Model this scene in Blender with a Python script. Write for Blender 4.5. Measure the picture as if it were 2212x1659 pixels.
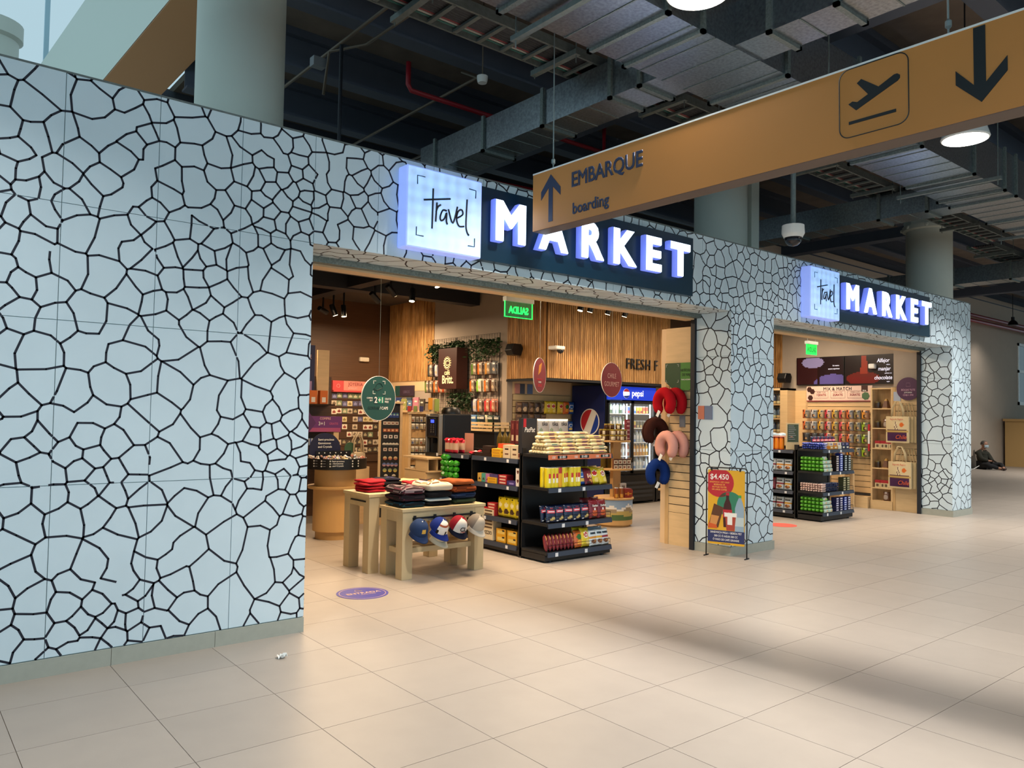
import bpy, bmesh, math, random
from mathutils import Matrix, Vector, Euler
for _o in list(bpy.data.objects): bpy.data.objects.remove(_o)
scene = bpy.context.scene
COL = scene.collection
PI = math.pi
# ------------------------------------------------------------------ camera
# fitted from the facade / floor vanishing points; x runs along the shop front, y into the shop, z up
_R = [[0.7733, -0.6338, 0.0170], [0.0369, 0.0182, -0.9992], [0.6330, 0.7733, 0.0370]]
cam_d = bpy.data.cameras.new('camera'); cam = bpy.data.objects.new('camera', cam_d); COL.objects.link(cam)
_r, _u, _b = Vector(_R[0]).normalized(), -Vector(_R[1]), -Vector(_R[2]).normalized()
_u = _b.cross(_r).normalized(); _b = _r.cross(_u)
_M = Matrix((_r, _u, _b)).transposed().to_4x4(); _M.translation = Vector((-2.434, -5.304, 1.6))
cam.matrix_world = _M
cam_d.sensor_width = 36; cam_d.lens = 1672.1 / 2212 * 36; cam_d.clip_end = 200; cam_d.clip_start = .05
scene.camera = cam
# ------------------------------------------------------------------ world, view, big lights
wd = bpy.data.worlds.new('world'); scene.world = wd; wd.use_nodes = True
_bg = wd.node_tree.nodes['Background']; _bg.inputs[0].default_value = (.62, .88, 1.0, 1); _bg.inputs[1].default_value = .72
scene.view_settings.view_transform = 'Standard'; scene.view_settings.look = 'None'
scene.view_settings.gamma = 1; scene.view_settings.use_curve_mapping = False
scene.view_settings.exposure = 0.0
def area(name, loc, rot, sx, sy, power, col, spread=180):
    l = bpy.data.lights.new(name, 'AREA'); l.shape = 'RECTANGLE'; l.size = sx; l.size_y = sy; l.energy = power; l.color = col
    l.spread = math.radians(spread)
    o = bpy.data.objects.new(name, l); COL.objects.link(o); o.location = loc; o.rotation_euler = rot; return o
def spot(name, loc, tgt, power, col, ang=50, r=.04, blend=.6):
    l = bpy.data.lights.new(name, 'SPOT'); l.energy = power; l.color = col; l.spot_size = math.radians(ang); l.spot_blend = blend
    l.shadow_soft_size = r
    o = bpy.data.objects.new(name, l); COL.objects.link(o); o.location = loc
    o.rotation_euler = (Vector(tgt) - Vector(loc)).to_track_quat('-Z', 'Y').to_euler(); return o
WARM = (1, .72, .45); WARM2 = (1, .80, .58); COOL = (.5, .82, 1.0); NEUT = (1, .955, .89)
# daylight of the glazed concourse end, left of and behind the photographer
area('window_daylight', (-11, -7, 3.2), (math.radians(80), 0, math.radians(-62)), 9, 4.5, 285, COOL)
area('window_daylight', (-2, -15, 3.4), (math.radians(82), 0, 0), 14, 4.5, 170, (.62, .86, 1.0))
# warm ceiling panels inside the shop
for _x, _y, _p in ((1.6, 2.4, 78), (4.4, 2.4, 74), (2.6, 6.0, 120), (4.6, 7.2, 90), (7.6, 2.3, 60), (10.2, 2.2, 58), (1.6, 1.15, 36), (3.3, 1.15, 40), (8.0, 1.15, 22), (9.4, 1.15, 26)):
    area('shop_ceiling_light', (_x, _y, 3.3 if _y > 1.2 else 3.2), (0, 0, 0), 1.2, .5, _p, WARM if _x < 7 else WARM2, 180 if _y > 1.2 else 100)
# ------------------------------------------------------------------ helpers
def lin(h):
    if isinstance(h, tuple): return h
    h = h.lstrip('#'); o = []
    for i in (0, 2, 4):
        c = int(h[i:i+2], 16) / 255; o.append(c / 12.92 if c <= .04045 else ((c + .055) / 1.055) ** 2.4)
    return tuple(o)
MATS = {}
def N(nt, t, **kw):
    n = nt.nodes.new(t)
    for k, v in kw.items():
        if k.startswith('i'): n.inputs[int(k[1:])].default_value = v
        else: setattr(n, k, v)
    return n
def mat(name, col='#808080', rough=.5, metal=0, emit=None, es=1, noise=0, nscale=8, bump=0, bscale=40, stretch=None, alpha=1, trans=0, spec=.5, rnd=0, col2=None):
    if name in MATS: return MATS[name]
    m = bpy.data.materials.new(name); m.use_nodes = True; nt = m.node_tree; b = nt.nodes['Principled BSDF']; L = nt.links.new
    c = lin(col) + (1,); b.inputs['Base Color'].default_value = c
    b.inputs['Roughness'].default_value = rough; b.inputs['Metallic'].default_value = metal; b.inputs['Specular IOR Level'].default_value = spec
    if emit: b.inputs['Emission Color'].default_value = lin(emit) + (1,); b.inputs['Emission Strength'].default_value = es
    if alpha < 1: b.inputs['Alpha'].default_value = alpha
    if trans: b.inputs['Transmission Weight'].default_value = trans; b.inputs['IOR'].default_value = 1.1
    if noise or rnd or bump:
        tc = N(nt, 'ShaderNodeTexCoord'); mp = N(nt, 'ShaderNodeMapping'); L(tc.outputs['Object'], mp.inputs[0])
        if stretch: mp.inputs['Scale'].default_value = stretch
        src = None
        if noise:
            tx = N(nt, 'ShaderNodeTexNoise'); tx.inputs['Scale'].default_value = nscale; tx.inputs['Detail'].default_value = 5; L(mp.outputs[0], tx.inputs[0])
            mr = N(nt, 'ShaderNodeMapRange'); mr.inputs[1].default_value = .3; mr.inputs[2].default_value = .7
            L(tx.outputs[0], mr.inputs[0]); mx = N(nt, 'ShaderNodeMix', data_type='RGBA'); L(mr.outputs[0], mx.inputs[0])
            c2 = lin(col2) if col2 else tuple(x * (1 - noise) for x in c[:3])
            mx.inputs[6].default_value = c; mx.inputs[7].default_value = tuple(c2) + (1,); src = mx.outputs[2]
        if rnd:
            oi = N(nt, 'ShaderNodeObjectInfo'); mr2 = N(nt, 'ShaderNodeMapRange'); mr2.inputs[3].default_value = 1 - rnd; mr2.inputs[4].default_value = 1 + rnd * .4
            L(oi.outputs['Random'], mr2.inputs[0]); vm = N(nt, 'ShaderNodeVectorMath', operation='SCALE'); vm.inputs[0].default_value = c[:3]
            if src: L(src, vm.inputs[0])
            L(mr2.outputs[0], vm.inputs[3]); src = vm.outputs[0]
            if noise: L(oi.outputs['Random'], mp.inputs[1])
        if src: L(src, b.inputs['Base Color'])
        if bump:
            tb = N(nt, 'ShaderNodeTexNoise'); tb.inputs['Scale'].default_value = bscale; L(mp.outputs[0], tb.inputs[0])
            bp = N(nt, 'ShaderNodeBump'); bp.inputs['Strength'].default_value = bump; bp.inputs['Distance'].default_value = .01; L(tb.outputs[0], bp.inputs['Height']); L(bp.outputs[0], b.inputs['Normal'])
    MATS[name] = m; return m
def print_mat(name, rough, spec=.5):
    m = bpy.data.materials.new(name); m.use_nodes = True; nt = m.node_tree; b = nt.nodes['Principled BSDF']
    a = N(nt, 'ShaderNodeVertexColor', layer_name='Col'); nt.links.new(a.outputs[0], b.inputs['Base Color'])
    b.inputs['Roughness'].default_value = rough; b.inputs['Specular IOR Level'].default_value = spec; MATS[name] = m; return m
PRINT = print_mat('printed_matte', .6); GLOSS = print_mat('printed_gloss', .28, .6); CLOTH = print_mat('woven_cloth', .9, .2)
class MB:
    def __init__(s): s.v = []; s.f = []; s.mi = []; s.c = []; s.col = None; s.m = 0; s.T = None
    def add(s, vs, fs, cols=None):
        n = len(s.v)
        if s.T is not None: vs = [tuple(s.T @ Vector(p)) for p in vs]
        s.v += vs
        for k, f in enumerate(fs):
            s.f.append([i + n for i in f]); s.mi.append(s.m); s.c.append(cols[k] if cols else s.col)
        return s
    def box(s, x0, y0, z0, x1, y1, z1):
        return s.add([(x0,y0,z0),(x1,y0,z0),(x1,y1,z0),(x0,y1,z0),(x0,y0,z1),(x1,y0,z1),(x1,y1,z1),(x0,y1,z1)],
            [(0,3,2,1),(4,5,6,7),(0,1,5,4),(1,2,6,5),(2,3,7,6),(3,0,4,7)])
    def cbox(s, cx, cy, cz, w, d, h): return s.box(cx-w/2, cy-d/2, cz-h/2, cx+w/2, cy+d/2, cz+h/2)
    def cyl(s, p, q, r, n=12, r2=None, cap=True):
        p, q = Vector(p), Vector(q); d = (q - p).normalized(); a = d.orthogonal().normalized(); b = d.cross(a); r2 = r if r2 is None else r2
        vs = []
        for c, rr in ((p, r), (q, r2)):
            for i in range(n):
                t = 2 * PI * i / n; vs.append(tuple(c + (a * math.cos(t) + b * math.sin(t)) * rr))
        fs = [(i, (i+1) % n, n + (i+1) % n, n + i) for i in range(n)]
        if cap: fs += [tuple(range(n-1, -1, -1)), tuple(range(n, 2*n))]
        return s.add(vs, fs)
    def lathe(s, prof, n=20, c=(0,0,0), cols=None, sy=1):
        ring = len(prof) == 4 and prof[0][0] == prof[3][0] > 1e-4 and prof[1][0] == prof[2][0] > 1e-4   # flat ring: closed profile, no caps
        if ring: prof = list(prof) + [prof[0]]
        vs = []; fs = []; cc = []
        for r, z in prof:
            for i in range(n):
                t = 2 * PI * i / n; vs.append((c[0] + r * math.cos(t), c[1] + r * sy * math.sin(t), c[2] + z))
        for k in range(len(prof) - 1):
            for i in range(n):
                j = (i + 1) % n; fs.append((k*n+i, k*n+j, (k+1)*n+j, (k+1)*n+i)); cc.append(cols(k, i / n) if cols else s.col)
        if prof[0][0] > 1e-4 and not ring: fs.append(tuple(range(n-1, -1, -1))); cc.append(cols(0, 0) if cols else s.col)
        if prof[-1][0] > 1e-4 and not ring: m = (len(prof)-1)*n; fs.append(tuple(range(m, m+n))); cc.append(cols(len(prof)-2, 0) if cols else s.col)
        return s.add(vs, fs, cc)
    def prism(s, pts, axis, a, b):
        # polygon pts (u,v) extruded along axis: 'x': (y,z), 'y': (x,z), 'z': (x,y)
        def P(u, v, w): return {'x': (w, u, v), 'y': (u, w, v), 'z': (u, v, w)}[axis]
        n = len(pts); vs = [P(u, v, a) for u, v in pts] + [P(u, v, b) for u, v in pts]
        return s.add(vs, [tuple(range(n-1, -1, -1)), tuple(range(n, 2*n))] + [(i, (i+1) % n, n+(i+1) % n, n+i) for i in range(n)])
    def tube(s, pts, r, n=6, closed=False, rs=None):
        pts = [Vector(p) for p in pts]; k = len(pts); vs = []; up = None
        for i, p in enumerate(pts):
            a = pts[i-1] if (i or closed) else p; b = pts[(i+1) % k] if (i < k-1 or closed) else p
            d = (b - a).normalized()
            if up is None: up = d.orthogonal().normalized()
            up = (up - d * up.dot(d)).normalized(); w = d.cross(up); rr = rs[i] if rs else r
            for j in range(n):
                t = 2*PI*j/n; vs.append(tuple(p + (up*math.cos(t) + w*math.sin(t)) * rr))
        fs = [(i*n+j, i*n+(j+1) % n, ((i+1) % k)*n+(j+1) % n, ((i+1) % k)*n+j) for i in range(k if closed else k-1) for j in range(n)]
        if not closed: fs += [tuple(range(n-1, -1, -1)), tuple(range((k-1)*n, k*n))]
        return s.add(vs, fs)
    def grid(s, fn, nu, nv, colf=None):
        vs = [fn(i/nu, j/nv) for j in range(nv+1) for i in range(nu+1)]; fs = []; cc = []
        for j in range(nv):
            for i in range(nu):
                a = j*(nu+1)+i; fs.append((a, a+1, a+nu+2, a+nu+1)); cc.append(colf((i+.5)/nu, (j+.5)/nv) if colf else s.col)
        return s.add(vs, fs, cc)
    def mesh(s, name, mats, smooth=False, recalc=True, weld=0):
        me = bpy.data.meshes.new(name); me.from_pydata(s.v, [], s.f)
        if not isinstance(mats, (list, tuple)): mats = [mats]
        for m in mats: me.materials.append(m)
        if any(s.mi): me.polygons.foreach_set('material_index', s.mi)
        if any(c is not None for c in s.c):
            ca = me.color_attributes.new('Col', 'FLOAT_COLOR', 'CORNER'); buf = []
            for f, c in zip(s.f, s.c):
                c = lin(c) if c is not None else (1, 1, 1); buf += (list(c[:3]) + [1]) * len(f)
            ca.data.foreach_set('color', buf)
        if recalc:
            bm = bmesh.new(); bm.from_mesh(me)
            if weld: bmesh.ops.remove_doubles(bm, verts=bm.verts, dist=weld)
            bmesh.ops.recalc_face_normals(bm, faces=bm.faces); bm.to_mesh(me); bm.free()
        if smooth:
            for p in me.polygons: p.use_smooth = True
            if smooth != 1: me.set_sharp_from_angle(angle=math.radians(smooth))
        me.update(); return me
    def build(s, name, mats, parent=None, loc=(0,0,0), rot=(0,0,0), smooth=False, bevel=0, recalc=True, weld=0):
        return inst(name, s.mesh(name, mats, smooth, recalc, weld), parent, loc, rot, bevel=bevel)
def inst(name, me, parent=None, loc=(0,0,0), rot=(0,0,0), scale=None, bevel=0):
    o = bpy.data.objects.new(name, me); COL.objects.link(o); o.location = loc; o.rotation_euler = rot
    if scale: o.scale = scale
    if parent: o.parent = parent
    if bevel:
        b = o.modifiers.new('bevel', 'BEVEL'); b.width = bevel; b.segments = 2; b.limit_method = 'ANGLE'
    return o
def box(name, m, x0, y0, z0, x1, y1, z1, parent=None, bevel=0):
    # a box whose origin is its own base centre (world placed when it has no parent)
    cx, cy = (x0+x1)/2, (y0+y1)/2
    return MB().box(x0-cx, y0-cy, 0, x1-cx, y1-cy, z1-z0).build(name, m, parent, (cx, cy, z0), bevel=bevel)
def tag(o, label=None, cat=None, group=None, kind=None):
    if label: o['label'] = label
    if cat: o['category'] = cat
    if group: o['group'] = group
    if kind: o['kind'] = kind
    return o
def struct(o, label=None, cat=None):
    o['kind'] = 'structure'
    if label: o['label'] = label
    if cat: o['category'] = cat
    return o
def thing(name, label, cat, loc=(0,0,0), rot=(0,0,0), group=None):
    o = bpy.data.objects.new(name, None); o.empty_display_size = .05; COL.objects.link(o); o.location = loc; o.rotation_euler = rot
    return tag(o, label, cat, group)
def copy_tree(o, loc=None, rot=None, label=None, group=None, parent=None):
    c = o.copy(); COL.objects.link(c); c.parent = parent
    if loc is not None: c.location = loc
    if rot is not None: c.rotation_euler = rot
    if label: c['label'] = label
    if group: c['group'] = group
    for ch in list(o.children): copy_tree(ch, parent=c)
    return c
_TX = {}
def text(s, size, m, parent=None, loc=(0,0,0), rot=(PI/2,0,0), depth=.002, bold=0, sx=1, align='CENTER', name='lettering', bevel=0, space=1, shear=0):
    if bold and any(c in 'MmWwNK' for c in s): bevel, bold = max(bevel, bold*size*.8), 0
    key = (s, round(size, 4), depth, bold, sx, align, bevel, m.name, space, shear)
    if key not in _TX:
        cu = bpy.data.curves.new('txt', 'FONT'); cu.body = s; cu.size = size; cu.extrude = depth/2; cu.offset = bold*size; cu.align_x = align; cu.align_y = 'CENTER'
        cu.bevel_depth = bevel; cu.resolution_u = 3; cu.space_character = space; cu.shear = shear; cu.bevel_resolution = 1
        ob = bpy.data.objects.new('txt', cu); COL.objects.link(ob); bpy.context.view_layer.update()
        me = bpy.data.meshes.new_from_object(ob.evaluated_get(bpy.context.evaluated_depsgraph_get())); bpy.data.objects.remove(ob); bpy.data.curves.remove(cu)
        me.materials.clear(); me.materials.append(m); me.name = 'lettering'
        for v in me.vertices: v.co.x *= sx
        _TX[key] = me
    return inst(name, _TX[key], parent, loc, rot)
FY = (PI/2, 0, 0)            # text / card facing the concourse (-y)
FX = (PI/2, 0, -PI/2)        # text / card facing -x
RNG = random.Random(7)
# ================================================================== STRUCTURE
from mathutils import noise as mnoise
from mathutils.geometry import delaunay_2d_cdt
LAMI = mat('white_laminate', '#d0e1ea', .42, noise=.07, nscale=2.2, spec=.35); CRACK = mat('crackle_ink', '#0c1024', .5)
def crackle(u0, v0, u1, v1, seed):
    """segments of a crackle network: cell borders between scattered seeds, long borders kinked once, a few left out"""
    r = random.Random(seed); pts = []; cell = {}; G = .2
    for _ in range(int((u1-u0)*(v1-v0)*420)):
        q = (r.uniform(u0-.3, u1+.3), r.uniform(v0-.3, v1+.3)); rad = .104 + .10*mnoise.noise((q[0]*1.5+seed, q[1]*1.5, .3)) + .03*r.random(); rad = max(.062, rad)
        gx, gy = int(q[0]//G), int(q[1]//G); ok = True
        for i in (-1, 0, 1):
            for j in (-1, 0, 1):
                for w in cell.get((gx+i, gy+j), ()):
                    if (w[0]-q[0])**2+(w[1]-q[1])**2 < rad*rad: ok = False
        if ok: pts.append(q); cell.setdefault((gx, gy), []).append(q)
    V, E, F = delaunay_2d_cdt([Vector(q) for q in pts], [], [], 0, 1e-5)[:3]; cc = []; em = {}
    for k, f in enumerate(F):
        (ax, ay), (bx, by), (cx, cy) = V[f[0]], V[f[1]], V[f[2]]; d = 2*(ax*(by-cy)+bx*(cy-ay)+cx*(ay-by)) or 1e-9
        sa, sb, sc = ax*ax+ay*ay, bx*bx+by*by, cx*cx+cy*cy
        cc.append(((sa*(by-cy)+sb*(cy-ay)+sc*(ay-by))/d, (sa*(cx-bx)+sb*(ax-cx)+sc*(bx-ax))/d))
        for i in range(3): em.setdefault(tuple(sorted((f[i], f[(i+1) % 3]))), []).append(k)
    out = []
    for fs in em.values():
        if len(fs) != 2 or r.random() < .055: continue
        a, b = cc[fs[0]], cc[fs[1]]; L_ = math.hypot(b[0]-a[0], b[1]-a[1])
        if L_ > .7: continue
        if L_ > .10:
            t = r.uniform(.35, .65); o = r.uniform(-.13, .13)*L_; m = (a[0]+(b[0]-a[0])*t-(b[1]-a[1])/L_*o, a[1]+(b[1]-a[1])*t+(b[0]-a[0])/L_*o); out += [(a, m), (m, b)]
        else: out.append((a, b))
    return out
def clip_seg(a, b, x0, y0, x1, y1):
    t0, t1 = 0.0, 1.0; dx, dy = b[0]-a[0], b[1]-a[1]
    for p_, q_ in ((-dx, a[0]-x0), (dx, x1-a[0]), (-dy, a[1]-y0), (dy, y1-a[1])):
        if abs(p_) < 1e-9:
            if q_ < 0: return None
        else:
            t = q_/p_
            if p_ < 0: t0 = max(t0, t)
            else: t1 = min(t1, t)
            if t0 >= t1: return None
    return (a[0]+dx*t0, a[1]+dy*t0), (a[0]+dx*t1, a[1]+dy*t1)
SEG_F = crackle(-7.6, .05, 12.2, 3.65, 3); SEG_R = crackle(0, .05, .5, 3.65, 11); SEG_S = crackle(-.1, 0, 11.4, .45, 23); SEG_R2 = crackle(0, .05, .5, 3.65, 17)
def strips(segs, x0, y0, x1, y1, to3d, hw=.0066):
    mb = MB(); x0 += .0035; x1 -= .0035; y0 += .0035; y1 -= .0035
    for a, b in segs:
        if max(a[0], b[0]) < x0 or min(a[0], b[0]) > x1 or max(a[1], b[1]) < y0 or min(a[1], b[1]) > y1: continue
        c = clip_seg(a, b, x0, y0, x1, y1)
        if not c: continue
        a, b = c; L_ = math.hypot(b[0]-a[0], b[1]-a[1])
        if L_ < 1e-4: continue
        ux, uy = (b[0]-a[0])/L_, (b[1]-a[1])/L_; e = hw*.55
        a = (a[0]-ux*e, a[1]-uy*e); b = (b[0]+ux*e, b[1]+uy*e); nx, ny = -uy*hw, ux*hw
        mb.add([to3d(*q) for q in ((a[0]+nx, a[1]+ny), (a[0]-nx, a[1]-ny), (b[0]-nx, b[1]-ny), (b[0]+nx, b[1]+ny))], [(0, 1, 2, 3)])
    return mb
CR_F, CR_R, CR_S = 'f', 'r', 's'
JOINT = mat('panel_joint', '#9fb2b2', .6); PLINTH = mat('plinth_tile', '#a5a79c', .45, noise=.08, nscale=20); GROUT = mat('grout', '#6f6455', .9)
BEIGE = mat('beige_paint', '#b9a795', .8, noise=.05, nscale=3); WHITEW = mat('white_paint', '#dfe0d8', .75, noise=.05, nscale=2)
WARMW = mat('warm_grey_paint', '#a89a8c', .8, noise=.06, nscale=3)
GALV = mat('galvanised', '#a9b0b6', .30, .95, noise=.4, nscale=38); GALV2 = mat('galvanised_rail', '#8a9490', .45, .7, noise=.4, nscale=60)
GALVD = mat('galvanised_dull', '#7c8583', .6, .6, noise=.25, nscale=30)
BLACKM = mat('black_metal', '#15161a', .45, .2); DARKM = mat('dark_steel', '#23252c', .6, .2); DECK = mat('dark_deck', '#786c62', .9, noise=.25, nscale=3)
BEAMM = mat('beam_blue_grey', '#4b515e', .7); CONDUIT = mat('conduit', '#6a5f52', .5, .4); REDP = mat('red_pipe', '#8e1420', .45)
PINE = mat('pine_slat', '#cf9f66', .6, noise=.35, nscale=4, stretch=(4, 4, .9), rnd=.28, col2='#94652f', bump=.1, bscale=60)
PLY = mat('birch_ply', '#d9b98a', .5, noise=.12, nscale=5, stretch=(.6, .6, 5)); PLYD = mat('birch_ply_edge', '#c9a470', .55, noise=.2, nscale=8, stretch=(4, 4, .5))
VENEER = mat('walnut_veneer', '#5d4029', .5, noise=.3, nscale=4, stretch=(.5, .5, 14)); CREAM = mat('cream_panel', '#d7b890', .6)
WHITEP = mat('white_plastic', '#e6e6e2', .4); GREYP = mat('grey_plastic', '#7d8186', .5); BLACKP = mat('black_plastic', '#0d0e11', .35)
TILE = mat('porcelain_tile', '#a3998f', .40, noise=.05, nscale=6, rnd=.045, spec=.42)
# floor: base slab with the tiles laid on it; the 300 that show largest are tiles of their own
floor = struct(box('floor', GROUT, -14, -17, -.12, 44, 12, -.006), 'beige porcelain tiled concourse floor', 'floor')
floor.location = (0, 0, 0); floor.data.transform(Matrix.Translation((15, -2.5, -.12)))
TPX, TPY, TX0, TY0 = .6155, .6035, -.035, -.463
_cp = Vector((-2.434, -5.304, 1.6)); cand = []
for i in range(-16, 50):
    for j in range(-26, 16):
        cx, cy = TX0 + (i+.5)*TPX, TY0 + (j+.5)*TPY
        d = Vector((cx, cy, 0)) - _cp; z = d.dot(Vector(_R[2]))
        vis = False
        if z > .3:
            px = 1106 + 1672*d.dot(Vector(_R[0]))/z; py = 829 + 1672*d.dot(Vector(_R[1]))/z
            m = 1672*.45/z; vis = -m < px < 2212+m and py < 1659+m
            if cy > .3: vis = vis and ((.1 < cx - (cy)*.3 and cy < 4.9))
            if cy > 0 and cx < cy*.36: vis = False
            if cy > 1 and cx > 5.2 and cx < 6.05 + 1.55*cy: vis = vis and cx < 9 and cy > 2
        cand.append((0 if vis else 1, z, cx, cy))
cand.sort()
tile_me = MB().box(-TPX/2+.0016, -TPY/2+.0016, -.006, TPX/2-.0016, TPY/2-.0016, 0).mesh('tile', TILE)
near = [c for c in cand if c[0] == 0][:300]; ns_ = {(c[2], c[3]) for c in near}
for _, _, cx, cy in near: inst('tile', tile_me, floor, (cx, cy, 0))
mb = MB()
for _, z, cx, cy in cand:
    if (cx, cy) not in ns_: mb.box(cx-TPX/2+.0016, cy-TPY/2+.0016, -.006, cx+TPX/2-.0016, cy+TPY/2-.0016, 0)
tag(mb.build('tile_field', TILE, floor), kind='stuff')
# shop front
ZT, ZO, RV = 3.62, 2.82, .49
XL, X1, X2, X3, X4 = -7.56, 5.17, 6.05, 11.34, 12.12
front = struct(MB().box(XL, .012, 0, 0, RV-.012, ZT-.01).box(0.0, .012, ZO+.012, X4-.012, RV-.01, ZT-.01).box(X1+.012, .012, 0, X2-.012, RV, ZO+.012).box(X3+.012, .012, 0, X4-.012, RV, ZO+.012)
    .build('wall_front', JOINT), 'white shop front clad in panels printed with a black crackle pattern', 'wall')
_pm = {}
def panel(x0, z0, x1, z1, m=CR_F, where='f', at=0):
    g = .0022
    if where == 'f': b = (x0+g, 0, z0+g, x1-g, .012, z1-g)
    elif where == 'r': b = (at, x0+g, z0+g, at+.012, x1-g, z1-g)
    elif where == 'l': b = (at-.012, x0+g, z0+g, at, x1-g, z1-g)
    else: b = (x0+g, z0+g, ZO, x1-g, z1-g, ZO+.012)
    pn = MB().box(*b).build('panel', LAMI, front); E_ = .0004
    if where == 's': mb = strips(SEG_S, x0, z0, x1, z1, lambda u, v: (u, v, ZO-E_))
    elif where == 'f': mb = strips(SEG_F, x0, z0, x1, z1, lambda u, v: (u, -E_, v))
    else: mb = strips(SEG_R if at < 8 else SEG_R2, x0, z0, x1, z1, lambda u, v: (at-E_ if where == 'r' else at+E_, u, v))
    if mb.f: tag(mb.build('crackle_print', CRACK, pn, recalc=False), kind='stuff')
xs = [-.54*k for k in range(15)]
for a, b in zip(xs[1:], xs):
    for z0, z1 in ((.105, 1.12), (1.12, 2.11), (2.11, 2.82), (2.82, ZT)): panel(a, z0, b, z1)
fx = [0, .53, 1.04, 1.55, 2.10, 2.58, 3.19, 3.61, 4.02, 4.62, X1, X2, 6.62, 7.18, 7.75, 8.32, 8.9, 9.48, 10.05, 10.7, X3, X4]
for a, b in zip(fx, fx[1:]): panel(a, ZO, b, ZT)
for a, b in ((X1, X2), (X3, X4)):
    for z0, z1 in ((.105, 1.2), (1.2, 2.3), (2.3, ZO)): panel(a, z0, b, z1); panel(0, z0, RV, z1, CR_R, 'r', a)
for z0, z1 in ((.105, 1.2), (1.2, 2.3), (2.3, ZT)): panel(0, z0, RV, z1, CR_R, 'l', X4); 
for z0, z1 in ((.105, 1.2), (1.2, 2.3), (2.3, ZO)): panel(0, z0, RV, z1, CR_R, 'l', X2); panel(0, z0, RV, z1, CR_R, 'l', 0)
for a, b in ((0, 1.29), (1.29, 2.58), (2.58, 3.87), (3.87, X1), (X2, 7.37), (7.37, 8.7), (8.7, 10), (10, X3)): panel(a, 0, b, .42, CR_S, 's')
MB().box(XL, -.004, ZT-.008, X4, .5, ZT+.004).build('top_capping', GALVD, front)
# plinth
for nm, x0, x1 in (('baseboard_front', XL, -.002), ('baseboard_pillar', X1-.006, X2+.012), ('baseboard_end', X3-.006, X4+.012)):
    o = struct(box(nm, GROUT, x0+.004, -.010, 0, x1-.004, RV, .098), 'low grey tiled plinth along foot of crackle-print ' + ('left wall' if x1 < 1 else 'pillar between entrances' if x1 < 7 else 'end pillar'), 'baseboard')
    n = max(1, round((x1-x0)/.615)); w = (x1-x0)/n
    for k in range(n):
        q = box('plinth_tile', PLINTH, x0+k*w+.0015-(x0+x1)/2, -.014-(RV-.010)/2, 0, x0+(k+1)*w-.0015-(x0+x1)/2, -.004-(RV-.010)/2, .103, o)
    if x1 > 1: box('plinth_tile', PLINTH, x0-(x0+x1)/2-.002, -.012-(RV-.010)/2, 0, x0-(x0+x1)/2+.008, .5-(RV-.01)/2, .103, o)
# shutter rails and header strip of both entrances
for k, (a, b) in enumerate(((0, X1), (X2, X3))):
    nm = ('left', 'right')[k]
    struct(box('trim_%d' % (k*3+1), GALV2, a, .42, 2.772, b, .50, 2.832), 'galvanised shutter rail across the top of the %s entrance' % (('wider near', 'farther')[k]), 'rail')
    struct(box('trim_%d' % (k*3+2), CREAM, a, .50, 2.755, b, .66, 3.2), 'cream header board behind shutter rail of the %s entrance' % (('near', 'farther')[k]), 'header')
    struct(box('trim_%d' % (k*3+3), DARKM, b-.035, .49, 0, b+.05, .55, 2.78), 'dark vertical shutter guide beside the %s' % ('pillar between entrances', 'end pillar')[k] , 'rail')
# ---- shop shell
ZC = 3.80; XW, YB = 5.85, 3.95
struct(box('ceiling_shop', mat('shop_ceiling', '#4a443e', .9), -3, 1.0, ZC, 12.4, 9.1, ZC+.05), 'dark shop ceiling', 'ceiling')
struct(box('wall_left', WARMW, -3.1, .5, 0, -3, 9, ZC), 'warm grey side wall of shop', 'wall')
struct(box('wall_back', VENEER, -3, 8.9, 0, XW+.1, 9.02, ZC), 'dark walnut veneer back wall of shop', 'wall')
wb = struct(box('wall_partition', WARMW, XW, 4.95, 0, XW+.12, 8.9, ZC), 'warm grey partition wall with timber slats and grid panels', 'wall')
def slats_y(parent, x, y0, y1, z0, z1, face=-1):
    n = int((y1-y0)/.046); me = MB().box(-.024, -.0165, 0, 0, .0165, z1-z0).mesh('slat', PINE)
    for k in range(n): inst('slat', me, parent, (x-parent.location.x, y0+(k+.5)*(y1-y0)/n-parent.location.y, z0-parent.location.z))
def slats_x(parent, y, x0, x1, z0, z1):
    n = int((x1-x0)/.046); me = MB().box(-.0165, -.024, 0, .0165, 0, z1-z0).mesh('slat', PINE)
    for k in range(n): inst('slat', me, parent, (x0+(k+.5)*(x1-x0)/n-parent.location.x, y-parent.location.y, z0-parent.location.z))
slats_y(wb, XW, 7.2, 8.88, 2.2, ZC)
MB().box(-.006, 7.2-6.925, 2.0, 0, 8.88-6.925, 2.2).build('cream_band', CREAM, wb, (-.06, 0, 0))
BACKS = mat('slat_backing', '#3a2616', .9)
bh = struct(MB().box(XW, YB+.002, 2.16, 12.3, 4.95, ZC).build('wall_bulkhead', BACKS), 'timber slat bulkhead over the drinks fridges reading FRESH F', 'wall')
slats_x(bh, YB, XW, 8.9, 2.17, ZC); slats_y(bh, XW, YB+.01, 4.94, 2.17, ZC)
MB().box(XW-.02, YB-.022, 2.125, 12.3, YB+.03, 2.165).box(XW-.02, YB+.03, 2.125, XW+.03, 4.95, 2.165).build('black_trim', BLACKM, bh)
nb = struct(box('wall_niche', CREAM, XW+.12, 4.95, 0, 12.3, 5.05, 2.16), 'cream wall at the back of the snack niche', 'wall')
wr = struct(box('wall_right', WARMW, 11.62, .55, 0, 11.74, 8.9, ZC), 'warm grey right wall of shop with screens', 'wall')
slats_y(wr, 11.62, 3.28, 3.9, 2.2, ZC)
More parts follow.
